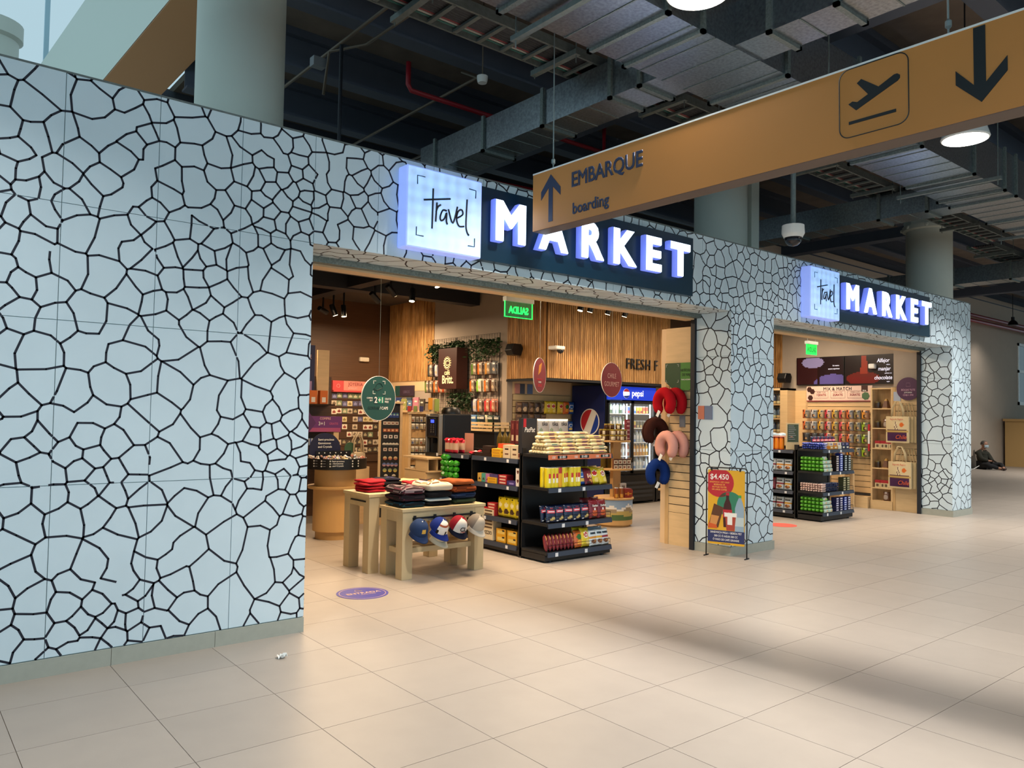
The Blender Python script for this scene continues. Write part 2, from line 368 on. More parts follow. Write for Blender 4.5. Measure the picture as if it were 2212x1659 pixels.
struct(box('wall_stub', CREAM, 5.262, 1.005, 0, 5.6, 1.1, 2.69), 'cream end panel behind the neck pillow wall', 'wall')
struct(box('roof_bounce_sheet', mat('bounce_sheet_pale', '#cdbfae', .9), -3, 1.0, ZC+.051, 12.4, 9.1, ZC+.06), 'unseen pale sheet over the shop roof, added to bounce light up', 'roof')  # out-of-view pale sheet added to bounce daylight up onto the orange stair soffit
# dark upper structure over the shop and the beige wall beyond it
struct(box('wall_upper', BEIGE, 8.2, 5.2, 3.9, 13.4, 5.35, 5.62), 'beige wall above shop roof', 'wall')
struct(box('wall_far', BEIGE, 12.2, 5.0, 0, 42, 5.15, 5.9), 'beige far wall of concourse where a person sits', 'wall')
struct(box('wall_plenum', DECK, .2, 11.8, 3.9, 8.3, 11.95, 6.3), 'dark wall at the back of roof void', 'wall')
cl = struct(box('ceiling', DECK, -14, -17, 6.2, 44, .8, 6.3), 'dark metal ceiling deck of concourse', 'ceiling')
struct(box('ceiling_inner', DECK, .74, .8, 6.2, 44, 12, 6.3), 'dark ceiling deck above the shop roof', 'ceiling')
struct(box('ceiling_strip', DECK, .3, 6.7, 6.2, .74, 12, 6.3), 'narrow dark deck strip behind the stair', 'ceiling')
# ================================================================== CEILING SERVICES, COLUMNS
def grp(s): return s
# roof beams running along the concourse
def ibeam(label, y, z, x0=-14, x1=44, w=.22, h=.42):
    o = MB().box(x0, y-w/2, z, x1, y+w/2, z+.03).box(x0, y-.015, z+.03, x1, y+.015, z+h-.03).box(x0, y-w/2, z+h-.03, x1, y+w/2, 6.2).build('roof_beam', BEAMM)
    return tag(o, label, 'beam', 'roof beams under the dark deck')
for y in (-5.4, -3.9, -2.4, -.9, .6, 2.1, 3.6, 5.1, 6.6, 8.1, 9.6): ibeam('blue-grey steel roof beam running along under the dark ceiling deck', y, 5.72, -14 if y < .7 else .5)
for x in (-5.0, 4.95, 14.5, 24):
    tag(MB().box(x-.15, -17, 5.5, x+.15, 11.8 if x > 0 else .8, 5.72).build('cross_beam', BEAMM), 'deep dark cross beam below the roof beams', 'beam', 'deep cross beams')
# white round columns
COLM = mat('column_white', '#c9cdc2', .6, noise=.06, nscale=2)
def column(x, y, r, ztop, label):
    t = thing('round_column', label, 'column', (x, y, 0))
    MB().lathe([(r, 0), (r, ztop)], 40).build('shaft', COLM, t, smooth=40)
    cap = MB().lathe([(r, 0), (r+.06, .02), (r+.06, .10), (r-.02, .10)], 40).build('collar', COLM, t, (0, 0, ztop), smooth=30)
    MB().box(-r, -.16, 0, r, .16, .42).box(-.16, -r, 0, .16, r, .42).build('beam_seat', COLM, t, (0, 0, ztop+.1))
    for k in range(8): MB().lathe([(.035, 0), (.03, .03), (0, .04)], 8).build('bolt', COLM, cap, ((r+.06)*math.cos(k*PI/4+.3), (r+.06)*math.sin(k*PI/4+.3), .06), (0, PI/2, k*PI/4+.3))
column(.02, 1.68, .385, 5.75, 'large white round column rising behind left crackle wall')
column(7.29, 1.68, .39, 5.5, 'white round column rising behind fascia between the two shop signs')
column(13.05, 1.06, .40, 5.2, 'white round column with bolted collar behind farther shop sign')
tag(box('square_duct_pipe', COLM, 7.75, 1.45, 0, 7.95, 1.75, 5.5), 'slim white square riser beside the middle round column', 'riser')
# sloping white stair soffit with orange underside, upper left
d = Vector((-.143, 1, -.192)); A = Vector((-.309, 5.70, 5.831)); W_ = Vector((.70, 0, 0)); up = Vector((0, 0, 1.5))
p0, p1 = A + d*3.2, A - d*2.1
st = thing('stair_flight', 'sloping white stair side with orange underside above left wall', 'stairs', tuple(p0))
q = [p0-p0, p1-p0, p1-p0+W_, Vector(W_)]
MB().add([tuple(v) for v in q] + [tuple(v+up) for v in q], [(4,5,6,7),(0,1,5,4),(1,2,6,5),(2,3,7,6),(3,0,4,7)]).build('white_side', mat('stair_white', '#d5ddd2', .55), st)
MB().add([tuple(v-Vector((0,0,.004))) for v in q] + [tuple(v+Vector((0,0,.02))) for v in q], [(0,3,2,1),(4,5,6,7),(0,1,5,4),(1,2,6,5),(2,3,7,6),(3,0,4,7)]).build('orange_soffit', mat('stair_orange', '#dba374', .7), st)
tag(MB().lathe([(.4, 0), (.4, 7.7), (.46, 7.75), (.46, 8.0)], 28).build('far_column', COLM, None, (-1.18, 10.2, 0), smooth=40), 'white round column by bright window far behind stair', 'column')
# bright glazing far left
GLASS = mat('window_glass', '#ffffff', .05, trans=1)
wn = struct(thing('window_1', 'tall glazed window with pale blue frame behind the stair', 'window', (-4, 11.6, 0)))
for k in range(6): MB().box(-.04, -.04, 0, .04, .04, 10).build('window_frame', mat('frame_blue', '#a9c9d6', .5), wn, (k*.95, 0, 0))
# main galvanised duct with flanged joints
def duct(label, x0, y0, z0, x1, y1, z1, along, flanges, hang=True):
    t = thing('air_duct', label, 'duct', ((x0+x1)/2, (y0+y1)/2, z0)); cx, cy = (x0+x1)/2, (y0+y1)/2
    MB().box(x0-cx, y0-cy, 0, x1-cx, y1-cy, z1-z0).build('duct_body', GALV, t)
    for k, f in enumerate(flanges):
        if along == 'x':
            MB().box(f-cx-.022, y0-cy-.03, -.03, f-cx+.022, y1-cy+.03, 0).box(f-cx-.022, y0-cy-.03, -.03, f-cx+.022, y0-cy, z1-z0+.03).box(f-cx-.022, y1-cy, -.03, f-cx+.022, y1-cy+.03, z1-z0+.03).build('flange', GALV2, t)
        else:
            MB().box(x0-cx-.03, f-cy-.022, -.03, x1-cx+.03, f-cy+.022, 0).box(x0-cx-.03, f-cy-.022, -.03, x0-cx, f-cy+.022, z1-z0+.03).box(x1-cx, f-cy-.022, -.03, x1-cx+.03, f-cy+.022, z1-z0+.03).build('flange', GALV2, t)
    # raised stiffening seams on the underside
    n = int((x1-x0 if along == 'x' else y1-y0)/.3); sm = MB().box(-.006, y0-cy, -.006, .006, y1-cy, 0).mesh('seam', GALV2) if along == 'x' else MB().box(x0-cx, -.006, -.006, x1-cx, .006, 0).mesh('seam', GALV2)
    for k in range(1, min(n, 60)):
        s = k*.3
        inst('seam', sm, t, ((x0+s-cx, 0, 0) if along == 'x' else (0, y0+s-cy, 0)))
    return t
duct('wide galvanised main air duct running along above the orange sign', -7, -1.63, 4.6, 30, -.84, 5.12, 'x', [-2, -.6, .35, 1.05, 2.0, 2.42, 3.62, 4.9, 6.3, 7.75, 8.75, 9.15, 10.5, 11.2, 12.6, 13.1, 15, 17])
duct('galvanised branch duct reaching from main duct towards the nearer shop sign', 2.86, -.84, 4.62, 3.30, 3.1, 4.98, 'y', [-.62, -.25, .72, 1.75, 2.75])
duct('galvanised branch duct over the farther shop sign', 9.2, -.84, 4.62, 9.66, 5.1, 4.98, 'y', [-.5, .2, 1.6, 3])
duct('galvanised branch duct leading away above the pictogram end of orange sign', 2.86, -7, 4.62, 3.26, -1.63, 4.98, 'y', [-1.95, -2.5, -3.5])
duct('distant galvanised duct near red pipes beyond farther sign', 15.6, -.84, 4.55, 16.1, 4.4, 4.9, 'y', [.5, 1.6, 3])
tag(MB().lathe([(.13, 0), (.13, .58), (.15, .58), (.15, .612), (.13, .612)], 24).build('duct_drop', GALV, None, (3.08, 2.78, 4.0), smooth=40), 'round galvanised duct drop under end of branch duct', 'duct')
# cable ladders with cables
CAB = [mat('cable_black', '#0f1012', .6), mat('cable_red', '#7e2a2c', .6), mat('cable_white', '#a8a49b', .6), mat('cable_green', '#1f5a50', .6)]
def ladder(x0, x1, y0, y1, z, label, step=.27):
    t = thing('cable_ladder', label, 'cable tray', ((x0+x1)/2, (y0+y1)/2, z), group='cable ladders beside the main duct'); L_ = (x1-x0)/2; w = (y1-y0)/2
    for s in (-w, w): MB().box(-L_, s-.012, 0, L_, s+.012, .09).build('side_rail', GALVD, t)
    rm = MB().box(-.02, -w, .0, .02, w, .025).mesh('rung', GALVD)
    for k in range(int((x1-x0)/step)): inst('rung', rm, t, (-L_+(k+.5)*step, 0, 0))
    for k in range(11):
        m = CAB[0] if k < 8 else CAB[(1, 2, 3)[k-8]]
        MB().tube([(-L_, -w+.04+k*(2*w-.08)/10, .045), (L_, -w+.04+k*(2*w-.08)/10, .045)], .018 if k < 8 else .011, 5).build('cable', m, t, (0, 0, 0))
    for k in range(int((x1-x0)/1.6)): MB().box(-.03, -w-.12, -.05, .03, w+.12, 0).cyl((0, -w-.09, -.12), (0, -w-.09, 1.2), .006, 5).cyl((0, w+.09, -.08), (0, w+.09, 1.2), .006, 5).build('hanger', GALVD, t, (-L_+.7+k*1.6, 0, 0))
    return t
ladder(-3, 14, -.05, .36, 5.0, 'galvanised cable ladder loaded with black and coloured cables beside main duct')
ladder(14.3, 26, .35, .85, 5.0, 'distant stretch of galvanised cable ladder with cables')
# strut channels slung under the main duct
for x in (1.35, 4.0, 8.0, 11.6, 13.7):
    t = thing('duct_hanger', 'dark steel strut on threaded rods slung under the main duct', 'hanger', (x, -1.235, 4.53), group='struts slung under the main duct')
    MB().box(-.025, -.62, 0, .025, .62, .04).build('strut', GALVD, t)
    for s in (-.58, .58): MB().cyl((0, s, -.06), (0, s, 1.2), .007, 6).build('rod', GALVD, t)
# conduits, pipes and small fittings
def pipe(name, pts, r, m, label, cat, group=None):
    p0 = Vector(pts[0]); return tag(MB().tube([tuple(Vector(p)-p0) for p in pts], r, 8).build(name, m, None, tuple(p0), smooth=1), label, cat, group)
for x, y0, y1 in ((1.24, .9, 6), (2.84, 1.9, 7), (3.85, -.4, 7), (3.93, -.4, 7)):
    pipe('conduit', [(x, y0, 5.5), (x, y1, 5.5)], .018, CONDUIT, 'thin brown conduit running across the dark ceiling', 'conduit', 'thin conduits across the ceiling')
pipe('conduit_bend', [(1.5, .6, 5.5), (1.46, 2.0, 5.5), (1.2, 2.35, 5.46), (1.17, 2.4, 5.0)], .016, CONDUIT, 'short bent conduit ending at a small junction box', 'conduit')
tag(MB().box(-.07, -.05, -.05, .07, .05, .05).build('junction_box', GREYP, None, (1.12, 2.45, 5.35)), 'small grey junction box hanging below the conduits', 'junction box')
pipe('drop_rod', [(1.17, 2.0, 3.85), (1.17, 2.0, 5.4)], .02, DARKM, 'dark rod dropping behind the crackle fascia', 'rod')
pipe('sprinkler_pipe', [(2.16, 2.29, 5.62), (2.16, 2.29, 5.36), (2.2, 2.29, 5.3), (3.6, 2.295, 5.3), (5.9, 2.29, 5.3)], .03, REDP, 'thin red sprinkler pipe with upturned end under the dark deck', 'pipe')
pipe('sprinkler_drop', [(5.3, 1.4, 5.24), (5.3, 2.2, 5.24), (5.3, 2.2, 5.7)], .03, REDP, 'red sprinkler branch with upright stub behind orange sign', 'pipe')
pipe('fire_main', [(4.6, 4.1, 5.12), (6.2, 3.9, 5.12), (12, 4.6, 5.12)], .07, REDP, 'thick red fire main low behind the end of orange sign', 'pipe')
for z, y in ((5.05, 4.7), (4.85, 4.6)): pipe('fire_pipe', [(14, y, z), (34, y, z)], .06, REDP, 'long red fire pipe along the far beige wall', 'pipe', 'red fire pipes on the far wall')
pipe('thin_red_pipe', [(12.6, 4.93, 5.0), (16.5, 4.93, 4.55)], .035, REDP, 'thin red pipe sloping down the beige wall', 'pipe')
sd = thing('smoke_detector', 'small white smoke detector on arm under dark ceiling', 'detector', (2.62, 1.48, 5.3))
MB().lathe([(0, -.06), (.05, -.055), (.06, -.02), (.062, .02), (.03, .03), (0, .03)], 16).build('detector_head', WHITEP, sd, smooth=40)
MB().tube([(0, .03, .0), (.0, .4, .2)], .012, 6).cyl((0, 0, .03), (0, 0, .9), .008, 5).build('arm', CONDUIT, sd)
# dome camera on a long drop pole
cc = thing('dome_camera', 'white dome camera on long grey pole between the shop signs', 'camera', (5.47, -.6, 3.62))
MB().cyl((0, 0, .12), (0, 0, 2.58), .028, 10).build('pole', GALVD, cc)
MB().lathe([(.04, .16), (.12, .14), (.125, .05), (.115, .03), (.1, 0)], 20).build('housing', WHITEP, cc, smooth=40)
MB().lathe([(.098, 0), (.085, -.05), (.05, -.085), (0, -.1)], 20).build('dome', mat('smoked_dome', '#20222a', .08), cc, smooth=1)
# high bay pendants
LAMPE = mat('lamp_disc', '#ffffff', .5, emit='#fff6e8', es=9)
def pendant(x, y, label, power=46):
    t = thing('high_bay_lamp', label, 'lamp', (x, y, 4.6))
    MB().lathe([(.225, 0), (.235, .015), (.20, .13), (.09, .2), (.09, .32), (0, .32)], 32).build('lamp_housing', WHITEP, t, smooth=35)
    MB().lathe([(0, -.004), (.215, -.004), (.215, .004), (0, .004)], 32).build('light_disc', LAMPE, t)
    MB().cyl((0, 0, .3), (0, 0, 1.6), .008, 6).build('suspension', DARKM, t)
    l = bpy.data.lights.new('high_bay_light', 'AREA'); l.shape = 'DISK'; l.size = .26; l.energy = power; l.color = NEUT; l.spread = math.radians(115)
    o = bpy.data.objects.new('high_bay_light', l); COL.objects.link(o); o.location = (x, y, 4.59)
pendant(1.98, -1.93, 'bright round high bay lamp above the pictogram end of orange sign', 135)
pendant(6.46, -2.02, 'bright round high bay lamp hanging just below the orange sign line')
for k, (x, y) in enumerate(((10.9, -2.0), (1.98, -5.6), (6.46, -5.6), (-2.4, -1.95), (1.98, -9), (15.3, -2), (19.7, -2), (24.9, 1.5))):
    pendant(x, y, 'round high bay lamp farther along the concourse ceiling', 135 if x == 1.98 else 46 if x < 9 else 150)
for o in list(COL.objects):
    if o.name.startswith('high_bay_lamp') and 'farther' in o.get('label', ''): o['group'] = 'other high bay lamps of the concourse'
# ================================================================== SIGNS
LETTER = mat('letter_face', '#ffffff', .4, emit='#cfe6ff', es=3.2); LSIDE = mat('letter_side', '#8fa6ff', .4, emit='#6c80f0', es=.75)
TEAL = mat('teal_board', '#022a3e', .35); INK = mat('sign_ink', '#0b1020', .5)
def light_mat():
    m = bpy.data.materials.new('lightbox_acrylic'); m.use_nodes = True; nt = m.node_tree; L = nt.links.new; b = nt.nodes['Principled BSDF']
    tc = N(nt, 'ShaderNodeTexCoord'); sp = N(nt, 'ShaderNodeSeparateXYZ'); L(tc.outputs['Object'], sp.inputs[0]); o = []
    for ax, per in ((0, .108), (2, .108)):
        a = N(nt, 'ShaderNodeMath', operation='MULTIPLY'); a.inputs[1].default_value = 2*PI/per; L(sp.outputs[ax], a.inputs[0])
        c = N(nt, 'ShaderNodeMath', operation='COSINE'); L(a.outputs[0], c.inputs[0]); o.append(c.outputs[0])
    s = N(nt, 'ShaderNodeMath', operation='ADD'); L(o[0], s.inputs[0]); L(o[1], s.inputs[1])
    mr = N(nt, 'ShaderNodeMapRange'); mr.inputs[1].default_value = -1.6; mr.inputs[2].default_value = 2; mr.inputs[3].default_value = .5; mr.inputs[4].default_value = .95; L(s.outputs[0], mr.inputs[0])
    b.inputs['Base Color'].default_value = (.8, .9, 1, 1); b.inputs['Emission Color'].default_value = lin('#74b2ff')+(1,); L(mr.outputs[0], b.inputs['Emission Strength']); b.inputs['Roughness'].default_value = .3
    return m
LBOX = light_mat(); LBSIDE = mat('lightbox_side', '#c8d4ff', .4, emit='#7f9cff', es=.55)
STROKES = [[(.242,.497),(.238,.174)],[(.155,.391),(.409,.445)],[(.28,.391),(.271,.235)],[(.273,.313),(.289,.357),(.317,.38)],[(.375,.341),(.338,.339),(.314,.284),(.323,.253),(.354,.273),(.375,.325),(.374,.259),(.384,.231)],
  [(.392,.358),(.438,.252),(.481,.393)],[(.478,.299),(.534,.338),(.523,.376),(.488,.354),(.475,.288),(.5,.238),(.551,.243)],[(.577,.471),(.57,.268),(.581,.203),(.602,.176)]]
BRK = [[(.094,.505),(.092,.575),(.164,.575)],[(.596,.565),(.666,.562),(.664,.497)],[(.092,.166),(.091,.1),(.159,.1)],[(.66,.16),(.66,.09),(.595,.09)]]
def smooth_line(p, n=5):
    if len(p) < 3: return p
    out = []
    for i in range(len(p)-1):
        a, b, c, e = p[max(i-1, 0)], p[i], p[i+1], p[min(i+2, len(p)-1)]
        for k in range(n):
            t = k/n
            out.append(tuple(.5*((2*b[j]) + (-a[j]+c[j])*t + (2*a[j]-5*b[j]+4*c[j]-e[j])*t*t + (-a[j]+3*b[j]-3*c[j]+e[j])*t**3) for j in (0, 1)))
    return out + [p[-1]]
def shop_sign(x, label1, label2, sx=1):
    t = thing('travel_lightbox', label1, 'sign', (x, 0, 2.885))
    MB().box(0, -.135, 0, .735, 0, .65).build('lightbox_case', LBSIDE, t, bevel=.012)
    MB().box(.012, -.137, .012, .723, -.130, .638).build('lightbox_face', LBOX, t)
    for k, s in enumerate(STROKES):
        MB().tube([(a, -.139, b) for a, b in smooth_line(s)], .0075, 6).build('stroke', INK, t)
    for s in BRK: MB().tube([(a, -.139, b) for a, b in s], .0045, 4).build('corner_bracket', INK, t)
    b = thing('market_sign', label2, 'sign', (x+.735, 0, 2.885))
    W = 2.92*sx; MB().box(0, -.075, .01, W, 0, .64).build('board', TEAL, b, bevel=.0028)
    lx = [.30, .80, 1.275, 1.72, 2.165, 2.60]
    for k, c in enumerate('MARKET'):
        q = text(c, .46, LSIDE, b, (lx[k]*sx, -.118, .335), depth=.05, bevel=.024, sx=(1.0, .98, 1, 1, 1.05, 1.05)[k], name='letter')
        text(c, .46, LETTER, q, (0, 0, .036), (0, 0, 0), depth=.004, bevel=.019, sx=(1.0, .98, 1, 1, 1.05, 1.05)[k], name='letter_face')
shop_sign(.703, 'glowing square light box reading travel over the nearer shop entrance', 'dark teal board with glowing MARKET letters over the nearer shop entrance')
shop_sign(6.66, 'glowing square light box reading travel over the farther shop entrance', 'dark teal board with glowing MARKET letters over the farther shop entrance')
# hanging orange direction sign
ORANGE = mat('orange_laminate', '#c2803c', .55, noise=.05, nscale=1.2); SGREY = mat('sign_grey', '#5d5048', .6); NAVY = mat('navy_ink', '#27304c', .5); BLK = mat('black_ink', '#12171a', .5)
A = Vector((1.89, -.27, 3.16)); Dv = Vector((2.0-1.89, -3.95+.27, .034)); ang = math.atan2(Dv.y, Dv.x)
sg = thing('boarding_sign', 'long orange hanging sign reading EMBARQUE boarding with plane and arrows', 'sign', tuple(A), (0, -math.asin(.034/3.68), ang))
LS = 6.2
MB().box(0, 0, 0, LS, .15, .5).build('sign_body', SGREY, sg, bevel=.004)
MB().box(.002, -.004, .004, LS, 0, .496).build('orange_face', ORANGE, sg)
MB().box(0, -.006, .494, LS, .152, .506).build('top_edge', WHITEP, sg)
text('EMBARQUE', .172, NAVY, sg, (.466, -.006, .342), FY, .003, 0, .86, 'LEFT', space=.98, bevel=.0035)
text('boarding', .128, NAVY, sg, (.482, -.006, .103), FY, .003, 0, .88, 'LEFT', bevel=.0028)
def flat(pts, m, name='pictogram'): return MB().prism(pts, 'y', -.0075, -.004).build(name, m, sg)
flat([(.225,.453),(.342,.324),(.342,.255),(.25,.345),(.25,.051),(.20,.051),(.20,.345),(.108,.253),(.108,.324)], NAVY, 'arrow_up')
flat([(2.775,.279),(2.800,.290),(2.828,.278),(2.892,.306),(2.827,.391),(2.853,.409),(2.953,.332),(3.040,.374),(3.058,.374),(3.072,.362),(3.072,.345),(3.060,.332),(2.821,.231)], BLK, 'plane_pictogram')
flat([(2.777,.155),(3.049,.155),(3.049,.173),(2.777,.173)], BLK, 'runway_bar')
flat([(3.449,.486),(3.506,.486),(3.506,.18),(3.606,.286),(3.606,.208),(3.484,.079),(3.361,.206),(3.361,.284),(3.449,.18)], BLK, 'arrow_down')
def rr(x0, z0, x1, z1, r, n=6):
    o = []
    for cx, cz, a0 in ((x1-r, z1-r, 0), (x0+r, z1-r, PI/2), (x0+r, z0+r, PI), (x1-r, z0+r, 1.5*PI)):
        o += [(cx+r*math.cos(a0+k*PI/2/n), cz+r*math.sin(a0+k*PI/2/n)) for k in range(n+1)]
    return o
MB().tube([(a, -.005, b) for a, b in rr(2.72, .079, 3.118, .49, .06)], .0036, 4, closed=True).build('pictogram_frame', BLK, sg)
WIRE = mat('wire', '#8f9a9a', .4, .6)
for s in (.17, 3.3, 5.9): MB().cyl((s, .075, .5), (s, .075, 2.2), .006, 5).lathe([(0, 0), (.018, .02), (.018, .05), (0, .07)], 8, (s, .075, .56)).build('suspension_wire', WIRE, sg)
# litter scrap on the floor
lt = MB().grid(lambda u, v: (u*.055-.027, v*.05-.025, .018*abs(math.sin(7*u+3*v))+.002), 5, 5).grid(lambda u, v: (u*.04-.01, v*.03-.03, .03*abs(math.sin(5*u+4*v+1))+.002), 4, 4).build('crumpled_paper', WHITEP, None, (-.368, -.486, 0), recalc=False)
tag(lt, 'crumpled white paper scrap on floor by left wall plinth', 'litter')
# ================================================================== SHOP FIXTURES
SHELFB = mat('shelf_black', '#141416', .5); RAILM = mat('price_rail', '#3a4150', .4, .2); TAGW = mat('price_tag', '#d8dade', .6); GROOVE = mat('groove', '#2b1a10', .9)
LBIRCH = mat('pale_birch', '#cdb68c', .55, noise=.14, nscale=6, stretch=(1, 1, .25)); BENT = mat('bent_ply', '#cfa468', .5, noise=.12, nscale=5, stretch=(1, 1, .3))
def lbox(parent, name, m, x0, y0, z0, x1, y1, z1, bevel=0):
    return MB().box(x0, y0, z0, x1, y1, z1).build(name, m, parent, bevel=bevel)
# ---- two nesting display tables
def disp_table(name, label, x0, y0, x1, y1, h, leg, slot=False, shelf=None, loc_rail=False):
    t = thing(name, label, 'table', (x0, y0, 0)); w, d = x1-x0, y1-y0
    lbox(t, 'table_top', LBIRCH, -.012, -.012, h-.03, w+.012, d+.012, h, .003)
    for a in (0, w-leg):
        for b in (0, d-leg): lbox(t, 'leg', LBIRCH, a, b, 0, a+leg, b+leg, h-.03, .002)
    for nm, q in (('apron', (leg, .004, h-.13, w-leg, .03, h-.03)), ('apron', (leg, d-.03, h-.13, w-leg, d-.004, h-.03)), ('apron', (.004, leg, h-.13, .03, d-leg, h-.03)), ('apron', (w-.03, leg, h-.13, w-.004, d-leg, h-.03))): lbox(t, nm, LBIRCH, *q)
    if slot: lbox(t, 'slot', BLACKM, -.004, .07, h-.085, .006, d-.14, h-.07)
    if shelf: lbox(t, 'lower_shelf', LBIRCH, .03, .06, shelf-.05, w-.03, d-.02, shelf)
    return t
disp_table('display_table', 'taller pale birch display table behind, stacked with folded t-shirts', 1.33, 1.47, 2.42, 1.99, .775, .115, slot=True)
lowt = disp_table('display_table', 'lower pale birch display table with sweaters on top and caps on its rail', 1.445, 1.03, 2.41, 1.44, .67, .115, shelf=.285)
lbox(lowt, 'hook_rail', BLACKM, .11, -.012, .565, .85, 0, .583)
for k, x in enumerate((.13, .36, .59, .80)):
    MB().box(x-.012, -.014, .54, x+.012, 0, .6).tube([(x, -.012, .555), (x+.02, -.13, .55), (x+.02, -.15, .575)], .004, 5).build('hook', BLACKM, lowt)
# ---- round gemstone counter
gt = thing('gem_counter', 'round bent-plywood counter with a black gemstone tray and signs', 'counter', (2.05, 3.65, 0))
MB().lathe([(.23, 0), (.23, .1), (.265, .1), (.265, .62)], 40).build('drum', BENT, gt, smooth=40)
MB().lathe([(.33, .62), (.335, .63), (.335, .655), (.29, .655)], 40).build('ring_shelf', BENT, gt, smooth=40)
MB().lathe([(.255, .655), (.255, .87)], 40).build('upper_drum', BENT, gt, smooth=40)
MB().lathe([(.30, .86), (.385, .87), (.385, 1.0), (.375, 1.0), (.37, .955), (0, .95)], 40).build('tray_band', BLACKP, gt, smooth=40)
WHT = mat('white_print', '#e8e6e0', .6); GREYT = mat('grey_print', '#9a9aa2', .6)
def gp(ang, z, r=.387): a = math.radians(ang); return (r*math.cos(a), r*math.sin(a), z)
for k, ln in enumerate(('Semi-precious', 'Gemstones', 'and Crystals')): text(ln, .026, WHT, gt, gp(248, .975-.028*k, .389), (PI/2, 0, math.radians(248+90)), .001, .01, 1)
for a in (202, 218, 234, 275, 288):
    for k in range(3):
        MB().lathe([(.004, 0), (.009, 0), (.009, .002), (.004, .002)], 8).build('gem_icon', WHT, gt, gp(a, .975-.032*k), (PI/2, 0, math.radians(a+90)))
        if a < 240: MB().box(0, 0, -.002, .035, .001, .002).build('caption_bar', GREYT, gt, gp(a+2.5, .975-.032*k), (0, 0, math.radians(a+92.5)))
MB().cyl((0, 0, 0), (0, .006, 0), .215, 32).build('round_header', mat('midnight', '#181a38', .5), gt, (-.10, .1, 1.09))
for k, ln in enumerate(('Semi-precious', 'Gemstones', 'and Crystals')): text(ln, .038, WHT, gt, (-.20, .092, 1.22-.045*k), FY, .001, .01, 1, 'LEFT')
MB().box(-.24, .06, 1.0, .24, .068, 1.08).build('caption_board', BLACKP, gt)
for k in range(6): MB().lathe([(0, 0), (.008, 0), (.008, .002), (0, .002)], 8).build('gem_icon', WHT, gt, (-.2+k*.075, .056, 1.055), FY)
GEMC = ['#e9dcd0', '#d9a99a', '#b9b2c9', '#e3d3a8', '#8a6a48', '#c9c4c0', '#dfe2ea', '#c77f6a']
gem_me = [MB().lathe([(0, -.014), (.017, -.004), (.02, .004), (.009, .014), (0, .016)], 6).mesh('gemstone', mat('gem_'+c[1:], c, .25)) for c in GEMC]
for k in range(110):
    a = RNG.random()*2*PI; r = .35*math.sqrt(RNG.random()); sec = int(((math.cos(a)*r/.35)+1)*3.9) % 8
    tag(inst('gemstone', gem_me[(sec + RNG.choice((0, 0, 1))) % 8], None, (2.05+r*math.cos(a), 3.65+r*math.sin(a), .982+RNG.random()*.035), (RNG.random(), RNG.random(), RNG.random()*6)), 'small tumbled gemstone in the round black tray', 'gemstone', 'gemstones in the tray')
# ---- gondola shelving
def gondola(x0, y0, label, W, zend, zside, y_end, bays):
    t = thing('gondola_shelf', label, 'shelving', (x0, y0, 0)); D = .42
    lbox(t, 'base_plinth', SHELFB, .0, .02, .02, W, D, .09); lbox(t, 'base_plinth', SHELFB, .02, D, .02, W-.02, y_end, .075)
    lbox(t, 'end_panel', SHELFB, 0, D, .02, W, D+.03, zend[0]-.02)
    for a in (0, W-.04): lbox(t, 'upright', SHELFB, a, D-.01, 0, a+.05, D+.05, zend[0]+.06 if a == 0 else zend[0])
    lbox(t, 'spine_panel', SHELFB, W/2-.02, D+.03, .02, W/2+.02, y_end, zside[0]+.05)
    lbox(t, 'back_end_panel', SHELFB, .02, y_end-.03, .02, W-.02, y_end, zside[0])
    for fx in (.1, W-.1): MB().cyl((fx, .05, 0), (fx, .05, .03), .02, 8).build('levelling_foot', DARKM, t)
    for z in zend:
        s = lbox(t, 'end_shelf', SHELFB, 0, .0, z-.03, W, D, z)
        MB().add([(0.02, -.012, z-.052), (W, -.012, z-.052), (W, 0, z-.003), (.02, 0, z-.003), (.02, .006, z-.052), (W, .006, z-.052), (W, .006, z-.003), (.02, .006, z-.003)], [(0,1,2,3),(4,7,6,5),(0,4,5,1),(3,2,6,7),(0,3,7,4),(1,5,6,2)]).build('price_rail', RAILM if z < 1 else RAILM, s)
        for k in range(2): MB().box(0, -.014, -.022, .04, -.010, .018).build('price_tag', TAGW, s, (W*(.12+.38*k+.1*RNG.random()), 0, z-.028))
    for z in zend[-2:]: MB().tube([(.02, .0, z), (.02, .0, z+.07), (W-.02, 0, z+.07), (W-.02, 0, z)], .003, 4).tube([(W-.02, 0, z+.07), (W-.02, D, z+.07)], .003, 4).tube([(.02, 0, z+.035), (W-.02, 0, z+.035)], .002, 4).build('wire_fence', BLACKM, t)
    for k, (b0, b1) in enumerate(bays):
        lbox(t, 'bay_upright', SHELFB, .01, b1-.02, 0, W-.01, b1, zside[0]+.02)
        for z in zside:
            for side in (0, 1):
                xa, xb = (0.0, W/2-.02) if side == 0 else (W/2+.02, W)
                s = lbox(t, 'side_shelf', SHELFB, xa, b0, z-.03, xb, b1-.02, z)
                if side == 0:
                    MB().add([(-.016, b0+.03, z-.05), (-.004, b0+.03, z), (-.004, b1-.03, z), (-.016, b1-.03, z-.05), (.0, b0+.03, z-.05), (.0, b0+.03, z), (.0, b1-.03, z), (0, b1-.03, z-.05)], [(0,1,2,3),(4,7,6,5),(0,4,5,1),(1,5,6,2),(2,6,7,3),(3,7,4,0)]).build('price_rail', RAILM, s)
                    for q in range(2): MB().box(-.0175, 0, -.018, -.0145, .038, .018).build('price_tag', TAGW, s, (0, b0+.12+q*.42+.15*RNG.random(), z-.028))
    return t
